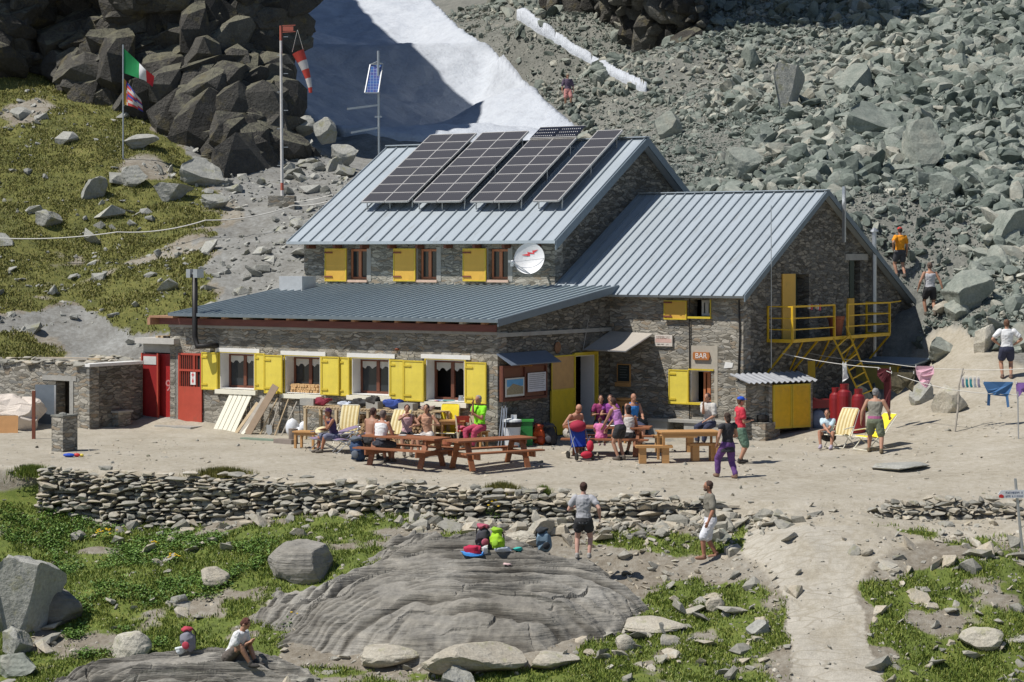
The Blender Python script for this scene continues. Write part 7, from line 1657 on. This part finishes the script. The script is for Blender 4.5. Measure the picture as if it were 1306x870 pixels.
    # ---- flags, windsock, mast, wires
    pol = M['steel']
    p = G(157, 203, 60); p = Vector(p); zt = HC-(57-HY)*p.y/F; hh = zt-p.z
    t = thing('flagpole', 'thin flagpole on the hillside flying two flags', 'flagpole', p); q = MB(); q.tube([(0, 0, -.3), (0, 0, hh)], .03, 8); q.build('pole', pol, t)
    s = p.y/F
    def flag(label, z0, pts_top, pts_bot, mats, bands, name='flag'):
        tf = thing(name, label, 'flag', p+Vector((0, 0, z0)), 0, 'flags on the flagpole'); n = 18
        def lerpl(a, t): 
            k = t*(len(a)-1); i = min(int(k), len(a)-2); f = k-i; return (a[i][0]*(1-f)+a[i+1][0]*f, a[i][1]*(1-f)+a[i+1][1]*f)
        q = MB(); vs, fs, mi = [], [], []; m = 8
        for j in range(n+1):
            u = j/n; A = lerpl(pts_top, u); B = lerpl(pts_bot, u)
            for i in range(m+1): v = i/m; vs.append(((A[0]*(1-v)+B[0]*v)*s, .18*math.sin(u*7+v*2)*u, -(A[1]*(1-v)+B[1]*v)*s))
        for j in range(n):
            for i in range(m): k = j*(m+1)+i; fs.append((k, k+1, k+m+2, k+m+1)); mi.append(bands((j+.5)/n, (i+.5)/m))
        q.v = vs+[(a, b+.012, c) for a, b, c in vs]; N_ = len(vs); q.f = fs+[tuple(x+N_ for x in reversed(f)) for f in fs]; q.m = mi+mi
        q.build('flag_cloth', mats, tf, fix=False)
    flag('green white and red tricolour flag at the top of the flagpole', hh-.12, [(0, 0), (17, 16), (28, 27), (39, 36)], [(0, 32), (17, 38), (28, 42), (37, 50)], [cloth('flag_green', (.01, .24, .07)), cloth('flag_white', (.7, .7, .7)), cloth('flag_red', (.6, .03, .04))], lambda u, v: 0 if u < .42 else (1 if u < .74 else 2))
    flag('small faded flag with red, blue and white stripes below the tricolour', hh-.12-38*s, [(0, 0), (10, 12), (22, 28)], [(0, 34), (14, 38), (25, 44)], [cloth('flag_blue', (.04, .06, .3)), cloth('flag_red2', (.5, .06, .05)), cloth('flag_white2', (.55, .52, .5)), cloth('flag_ochre', (.5, .3, .05))], lambda u, v: 3 if u < .14 else (1 if int(v*8+u*2) % 4 == 0 else (0 if int(v*8+u*2) % 4 == 1 else (1 if int(v*8+u*2) % 4 == 2 and u < .5 else 2))))
    p = Vector(G(360, 262, 60)); s = p.y/F; hh = (262-33)*s
    t = thing('windsock_mast', 'white mast with rusty red bands and climbing pegs', 'mast', p); q = MB(); mats = [plainc('mast_white', (.66, .63, .6), .6, wear=((.35, .2, .14), .6)), plainc('mast_red', (.45, .12, .08), .6)]
    n = 24
    for i in range(n): q.mi = 1 if i in (2, 22, 23) else 0; q.tube([(-.06*i/n, 0, hh*i/n), (-.06*(i+1)/n, 0, hh*(i+1)/n)], .065*(1-.3*i/n), 8)
    q.build('pole', mats, t); q = MB()
    for i in range(9): z = .8+i*.7; q.box(-.2 if i % 2 else .05, -.05 if i % 2 else .22, -.012, .012, z, z+.025)
    q.build('climbing_peg', pol, t)
    q = MB(); q.mi = 0; q.bar((0, 0, hh), (.5, 0, hh+.02), .03); q.bar((0, 0, hh-.25), (.5, 0, hh-.22), .03); q.box(.02, .42, -.02, .02, hh-.2, hh-.03); q.build('top_frame', mats[1], t)
    q = MB(); q.box(-.5, .5, -.4, .4, -.4, .35); o = q.build('stone_base', M['stone'], t)
    t = thing('windsock', 'red and white windsock hanging limp from the mast', 'windsock', p+Vector((.58, 0, hh-.15)))
    q = MB(); pt = [(.12, -.95), (.28, -1.3), (.4, -1.62), (.5, -1.95), (.58, -2.3), (.6, -2.5)]; rs = [.24, .19, .15, .11, .08, .06]; c0 = Vector((-.08, 0, -1.0)); 
    for i in range(5): q.mi = i % 2; a, b = Vector((pt[i][0]-.1, 0, pt[i][1]+.1)), Vector((pt[i+1][0]-.1, 0, pt[i+1][1]+.1)); q.tube([a, b], [rs[i], rs[i+1]], 14)
    q.build('sock', [cloth('sock_red', (.6, .07, .05)), cloth('sock_white', (.65, .6, .58))], t)
    q = MB(); 
    for dx in (-.22, .22): q.bar((0, 0, 0), (.02+dx, 0, -.85), .012)
    q.build('bridle', wire, t)
    p = P(484, 200, 80); z0 = hz(p.x, p.y); s = p.y/F; hh = p.z-z0
    t = thing('solar_mast', 'thin mast behind the roof with a small tilted blue solar panel and two arms', 'mast', Vector((p.x, p.y, z0)))
    top = HC-(65-HY)*s-z0; q = MB(); q.tube([(0, 0, -.2), (-.05, 0, top)], .045, 8); q.build('pole', pol, t)
    pan, tt, bb = nodes('blue_solar_cells'); v = coords(tt); br_ = N(tt, 'ShaderNodeTexBrick'); br_.inputs['Scale'].default_value = 5.5; br_.inputs['Color1'].default_value = (.05, .14, .38, 1); br_.inputs['Color2'].default_value = (.1, .1, .3, 1); br_.inputs['Mortar'].default_value = (.35, .45, .6, 1); br_.offset = 0; br_.inputs['Mortar Size'].default_value = .03; br_.inputs['Brick Width'].default_value = .6; br_.inputs['Row Height'].default_value = .6
    mp_ = N(tt, 'ShaderNodeMapping'); mp_.inputs['Rotation'].default_value = (R(90), 0, 0); tt.links.new(v, mp_.inputs[0]); tt.links.new(mp_.outputs[0], br_.inputs['Vector']); tt.links.new(br_.outputs[0], bb.inputs['Base Color']); bb.inputs['Roughness'].default_value = .3
    def L_(px, py, dy=0): q_ = P(px, py, p.y); return (q_.x-p.x, dy, q_.z-z0)
    q = MB(); a = [L_(472, 82, .12), L_(488, 81, .12), L_(483, 119, -.25), L_(466, 119, -.25)]; q.add(a+[(x, y+.04, z) for x, y, z in a], [(0, 1, 2, 3), (7, 6, 5, 4), (0, 4, 5, 1), (1, 5, 6, 2), (2, 6, 7, 3), (3, 7, 4, 0)]); o = q.build('solar_panel', pan, t)
    q = MB()
    for i in range(4): q.bar(a[i], a[(i+1) % 4], .04)
    q.bar(L_(480, 79), a[0], .03); q.bar(L_(480, 79), a[1], .03); q.build('panel_frame', pol, o)
    q = MB(); q.bar(L_(483, 134), L_(444, 140, -.4), .07); q.build('arm', pol, t); q = MB(); q.bar(L_(483, 163), L_(449, 170, -.4), .07); q.build('arm', pol, t); q = MB(); q.bar(L_(478, 149), L_(487, 149), .06); q.build('clamp', pol, t)
    line('slack_cable', 'pale cable sagging across the hillside to the windsock mast', [P(-30, 302, 78), P(150, 296, 78), P(262, 281, 78.5), P(375, 262, 80), P(445, 246, 80)], .15, .022)
    line('guy_wire', 'second pale wire from the mast base towards the roof', [P(361, 258, 83), P(425, 248, 80)], .08, .018)
    # signpost at the right edge
    p = G(1303, 706); s = p.y/F; hh = (706-611)*s; t = thing('trail_signpost', 'leaning grey trail post with a white arrow board at the right edge', 'signpost', p)
    q = MB(); q.tube([(.04, 0, -.2), (-.14, 0, hh)], .032, 8); q.build('post', pol, t); w = .9
    q = MB(); q.prism([(-.42, 0), (-.36, .08), (.5, .1), (.5, -.08), (-.36, -.09)], -.06, -.035, 'y'); o = q.build('arrow_board', plainc('board_white', (.7, .7, .72), .5), t); o.location = (-.1, 0, hh-.33)
    q = MB(); q.prism([(-.40, -.08), (-.41, -.03), (-.36, .0), (-.3, -.03), (-.31, -.08)], -.066, -.061, 'y'); o2 = q.build('red_spot', plainc('signal_red', (.6, .03, .03), .5), t); o2.location = o.location
    ink = plainc('sign_ink', (.12, .14, .24), .7)
    for zz, sd in ((.035, 11), (-.04, 12)): a1 = scribble('worn_lettering', t, -.26, .42, zz, .045, -.0605, ink, sd); a1.location = o.location
def make_rocks():
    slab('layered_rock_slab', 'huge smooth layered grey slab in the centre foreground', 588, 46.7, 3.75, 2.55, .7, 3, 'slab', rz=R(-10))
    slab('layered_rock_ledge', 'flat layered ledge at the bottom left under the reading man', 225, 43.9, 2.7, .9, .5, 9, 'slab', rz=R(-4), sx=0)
    B = [('pale rounded cream boulder below the big slab', 605, 846, 135, 34, 'pale', 1), ('smaller orange cream boulder right of the pale rounded one', 708, 846, 64, 20, 'pale', 4),
     ('angular light grey boulder at the bottom centre', 587, 873, 48, 24, 'grey', 6), ('dark layered boulder in the meadow, left of the slab', 382, 733, 84, 44, 'slab', 3), ('tall pale slanted slab stone on the left edge', 40, 800, 82, 96, 'grey', 8),
     ('second tall slab leaning on the left edge', 4, 800, 60, 90, 'grey', 2), ('brown boulder right of the tall slanted slabs', 75, 788, 66, 40, 'slab', 7), ('grey boulder below the tall slanted slabs', 22, 835, 38, 36, 'grey', 10), ('dark green grey boulder in the bottom left corner', 24, 857, 52, 26, 'scree', 5),
     ('white pointed boulder behind the front ledge', 167, 838, 54, 34, 'pale', 9), ('narrow pale rock lying in the meadow', 275, 742, 38, 20, 'pale', 11), ('small pale rock in the meadow below the narrow one', 228, 772, 24, 14, 'grey', 12),
     ('flat pale rock lying among grass right of the slab', 1250, 822, 56, 22, 'pale', 13), ('tilted rock on the grass in the lower right', 967, 806, 32, 16, 'grey', 3), ('green grey flat stone on the gravel below the wall', 920, 688, 26, 14, 'scree', 5),
     ('rust brown stone by the path, right of the slab', 912, 775, 26, 14, 'pale', 6), ('pale slab rock under the bearded man left', 835, 800, 80, 14, 'pale', 7), ('jutting pale stone below the middle grass', 798, 828, 26, 20, 'pale', 8),
     ('flat pale stone in the terrace gravel near the walking man', 1150, 598, 76, 9, 'grey', 12), ('white stone beside the path start', 988, 667, 12, 9, 'pale', 1), ('rock by the path right side', 1105, 706, 18, 8, 'pale', 2),
     ('boulder stack block left of the pale rounded boulder', 500, 842, 84, 20, 'pale', 5), ('white flat stone at the foot of the terrace wall', 665, 688, 40, 12, 'pale', 9), ('dark stone leaning at the terrace wall foot', 690, 682, 36, 22, 'wall', 4)]
    for i, (lab, px, py, w, h, m, sd) in enumerate(B): boulder(lab, px, py+(2 if i < 2 else 1), w, h*(.85 if i < 2 else 1), m, sd, proto=(PROTO5[i % 6] if m in ('pale', 'slab') else None), group='boulders in the foreground', name='boulder', tintv=.3+.1*(i % 5))
    B2 = [('massive rounded boulder high on the right scree', 1118, 172, 86, 44, 6), ('second large boulder above and left of the massive one', 1090, 118, 52, 38, 3), ('tall brown boulder in the middle of the scree', 1006, 138, 44, 60, 8), ('sharp standing slab right of the massive boulder', 1178, 208, 52, 58, 5),
      ('squared grey boulder left of the tall brown one', 957, 86, 26, 34, 2), ('long rounded boulder with dark underside at right edge', 1290, 305, 60, 40, 4), ('wide grey boulder right of the lower roof', 950, 222, 48, 34, 9), ('greenish boulder near the top of the house roof', 852, 172, 36, 30, 7),
      ('flat slab boulder above the orange hiker', 1210, 250, 52, 32, 10), ('boulder pile block behind the white shirted walker', 1235, 390, 66, 46, 11), ('dark block by the path at the gable', 1222, 405, 34, 26, 1), ('pale pointed boulder beside the path', 1257, 448, 30, 34, 12),
      ('pale boulder beside the walker in white at the gable end', 1206, 398, 36, 14, 13), ('brown boulder behind the washing line', 1212, 524, 46, 34, 2), ('big block at the foot of the gable wall by the path', 1203, 452, 40, 22, 6), ('orange brown boulder beyond the sheds', 1176, 512, 34, 26, 3)]
    for i, (lab, px, py, w, h, sd) in enumerate(B2): boulder(lab, px, py, w, h, 'scree' if i not in (2, 11, 12, 13, 15) else 'pale' if i in (11, 12, 13) else 'grey', sd, dmin=58, group='boulders on the scree', tintv=.4+.08*(i % 4))
    B3 = [('lichen covered boulder below the flagpole, left', 120, 250, 46, 40, 4), ('yellow green boulder right of the flagpole foot', 172, 232, 48, 34, 5), ('big lichened boulder under the dark cliff', 262, 232, 78, 50, 6), ('flat boulder right of the flagpole boulders', 222, 250, 60, 28, 8),
      ('pale grey flat boulder above the gravel bank', 276, 262, 50, 24, 9), ('grey rock low on the grassy hillside', 62, 285, 44, 30, 10), ('long boulder at the head of the grass, below the cliff', 178, 185, 66, 24, 11), ('boulder upper left of the tricolour', 60, 82, 42, 26, 2), ('rounded pale boulder below the cliff on the left', 90, 112, 50, 36, 3),
      ('sunlit block at the top of the rock spur by the snow', 385, 165, 50, 30, 1), ('flat capped block at the tip of the rock spur', 415, 172, 40, 36, 7), ('pale block behind the roof by the spur', 440, 205, 46, 34, 9), ('pale cube shaped rock left of the roof', 402, 222, 34, 26, 12), ('dark block under the spur', 375, 195, 56, 40, 13), ('tall leaning rock near the roof corner', 425, 222, 30, 36, 4)]
    for i, (lab, px, py, w, h, sd) in enumerate(B3): boulder(lab, px, py+2, w*.78, h*.68, 'crag' if i in (13,) else 'grey', sd, dmin=60, group='boulders on the left hillside', tintv=.3+.1*(i % 4), D=(None if px < 340 else 92-(py-165)*.05))
    # terrace walls
    Xa = lambda px: (px-CX)*float(np.interp(px, [a for a, _ in WK], [b for _, b in WK]))/F
    def pts(p0, p1, n=26): return [(Xa(p), float(yw(Xa(p)))-.28) for p in np.linspace(p0, p1, n)]
    pp = pts(55, 930); cum = np.concatenate([[0], np.cumsum([math.dist(a, b) for a, b in zip(pp[:-1], pp[1:])])])
    def hf(s):
        x = np.interp(s, cum, [a for a, _ in pp]); y = float(yw(x)); t_ = float(sample(ZU, np.array([x]), np.array([y+.3]))[0])+.07; b = float(sample(ZL, np.array([x]), np.array([y-.4]))[0])-.1
        return b, t_
    dry_wall('terrace_wall', 'long dry stone retaining wall below the gravel terrace', pp, hf, 5)
    pp2 = pts(1125, 1300, 10); cum2 = np.concatenate([[0], np.cumsum([math.dist(a, b) for a, b in zip(pp2[:-1], pp2[1:])])])
    def hf2(s): x = np.interp(s, cum2, [a for a, _ in pp2]); y = float(yw(x)); return float(sample(ZL, np.array([x]), np.array([y-.4]))[0])-.05, float(sample(ZU, np.array([x]), np.array([y+.3]))[0])+.1
    dry_wall('terrace_wall', 'low broken row of stones right of the path', pp2, hf2, 8)
    # loose stones
    n = 16000; Y = RNG.uniform(41.5, 62, n); X = RNG.uniform(-.27, .27, n)*Y; Z = H(X, Y); px, py, g, h, pl, pt, sc_ = masks(X, Y, Z)
    dens = np.where(Y > yw(X), .3, .8)*(1-.85*pt)*np.where((px > 760) & (Y < 50), 1.6, 1)*np.clip((fbm(X*.8, Y*.8, 91, 3)-.3)*4, .1, 1)*(1-.6*g*(px < 500))
    k = RNG.uniform(0, 1, n) < dens; s = np.clip(.022+.03*RNG.pareto(1.9, n), .02, .26)*np.where(Y > yw(X), .6, 1.0); X, Y, Z, s = X[k], Y[k], Z[k], s[k]
    s = np.where((Y > yw(X)) , np.minimum(s, .07), s)
    tag(scatter('loose_stones', np.stack([X, Y, Z+s*.1], 1), s, MR['wall'], flat=(.25, .6)), 'loose flat stones strewn over the terrace and the slopes below', 'stones', kind='stuff')
    # rubble at the foot of the slabs and along wall base
    n = 1500; u = RNG.uniform(0, 1, n); xx = -10.5+u*16.5; Y = yw(xx)-.5-np.abs(RNG.normal(0, .45, n)); Z = H(xx, Y); s = np.clip(.05+.05*RNG.pareto(2.2, n), .04, .28); k = (xx > -2.5) | (RNG.uniform(0, 1, n) < .12); xx, Y, Z, s = xx[k], Y[k], Z[k], s[k]
    tag(scatter('fallen_stones', np.stack([xx, Y, Z+s*.15], 1), s, MR['wall'], flat=(.3, .7)), 'fallen wall stones along the foot of the terrace wall', 'stones', kind='stuff')
    n = 9000; Y = RNG.uniform(66, 93, n); X = RNG.uniform(-.28, -.075, n)*Y; Z = H(X, Y); px, py, g, h, pl, pt, sc_ = masks(X, Y, Z)
    k = RNG.uniform(0, 1, n) < np.clip(.75-h*.55, .05, 1)*np.clip((fbm(X*.5, Y*.5, 92, 3)-.33)*4, .05, 1); hx = (X-OX)*EX.x+(Y-OY)*EX.y; hy = (X-OX)*EY.x+(Y-OY)*EY.y; k &= ~((hx > -19.5) & (hx < 5.5) & (hy > -3) & (hy < 2.6)) & ~((hx > -12.3) & (hx < 5.5) & (hy > -3) & (hy < 17)); s = np.clip(.04+.06*RNG.pareto(2.0, n), .04, .5); X, Y, Z, s = X[k], Y[k], Z[k], s[k]
    tag(scatter('hillside_stones', np.stack([X, Y, Z+s*.1], 1), s, MR['grey'], flat=(.3, .7)), 'grey stones strewn over the hillside left of the hut', 'stones', kind='stuff')
make_mats()
make_ground()
make_rocks()
make_scree()
make_cliffs()
make_hut()
make_hut_fixtures()
make_shed()
make_gable_side()
make_props()
make_people()
make_grass()
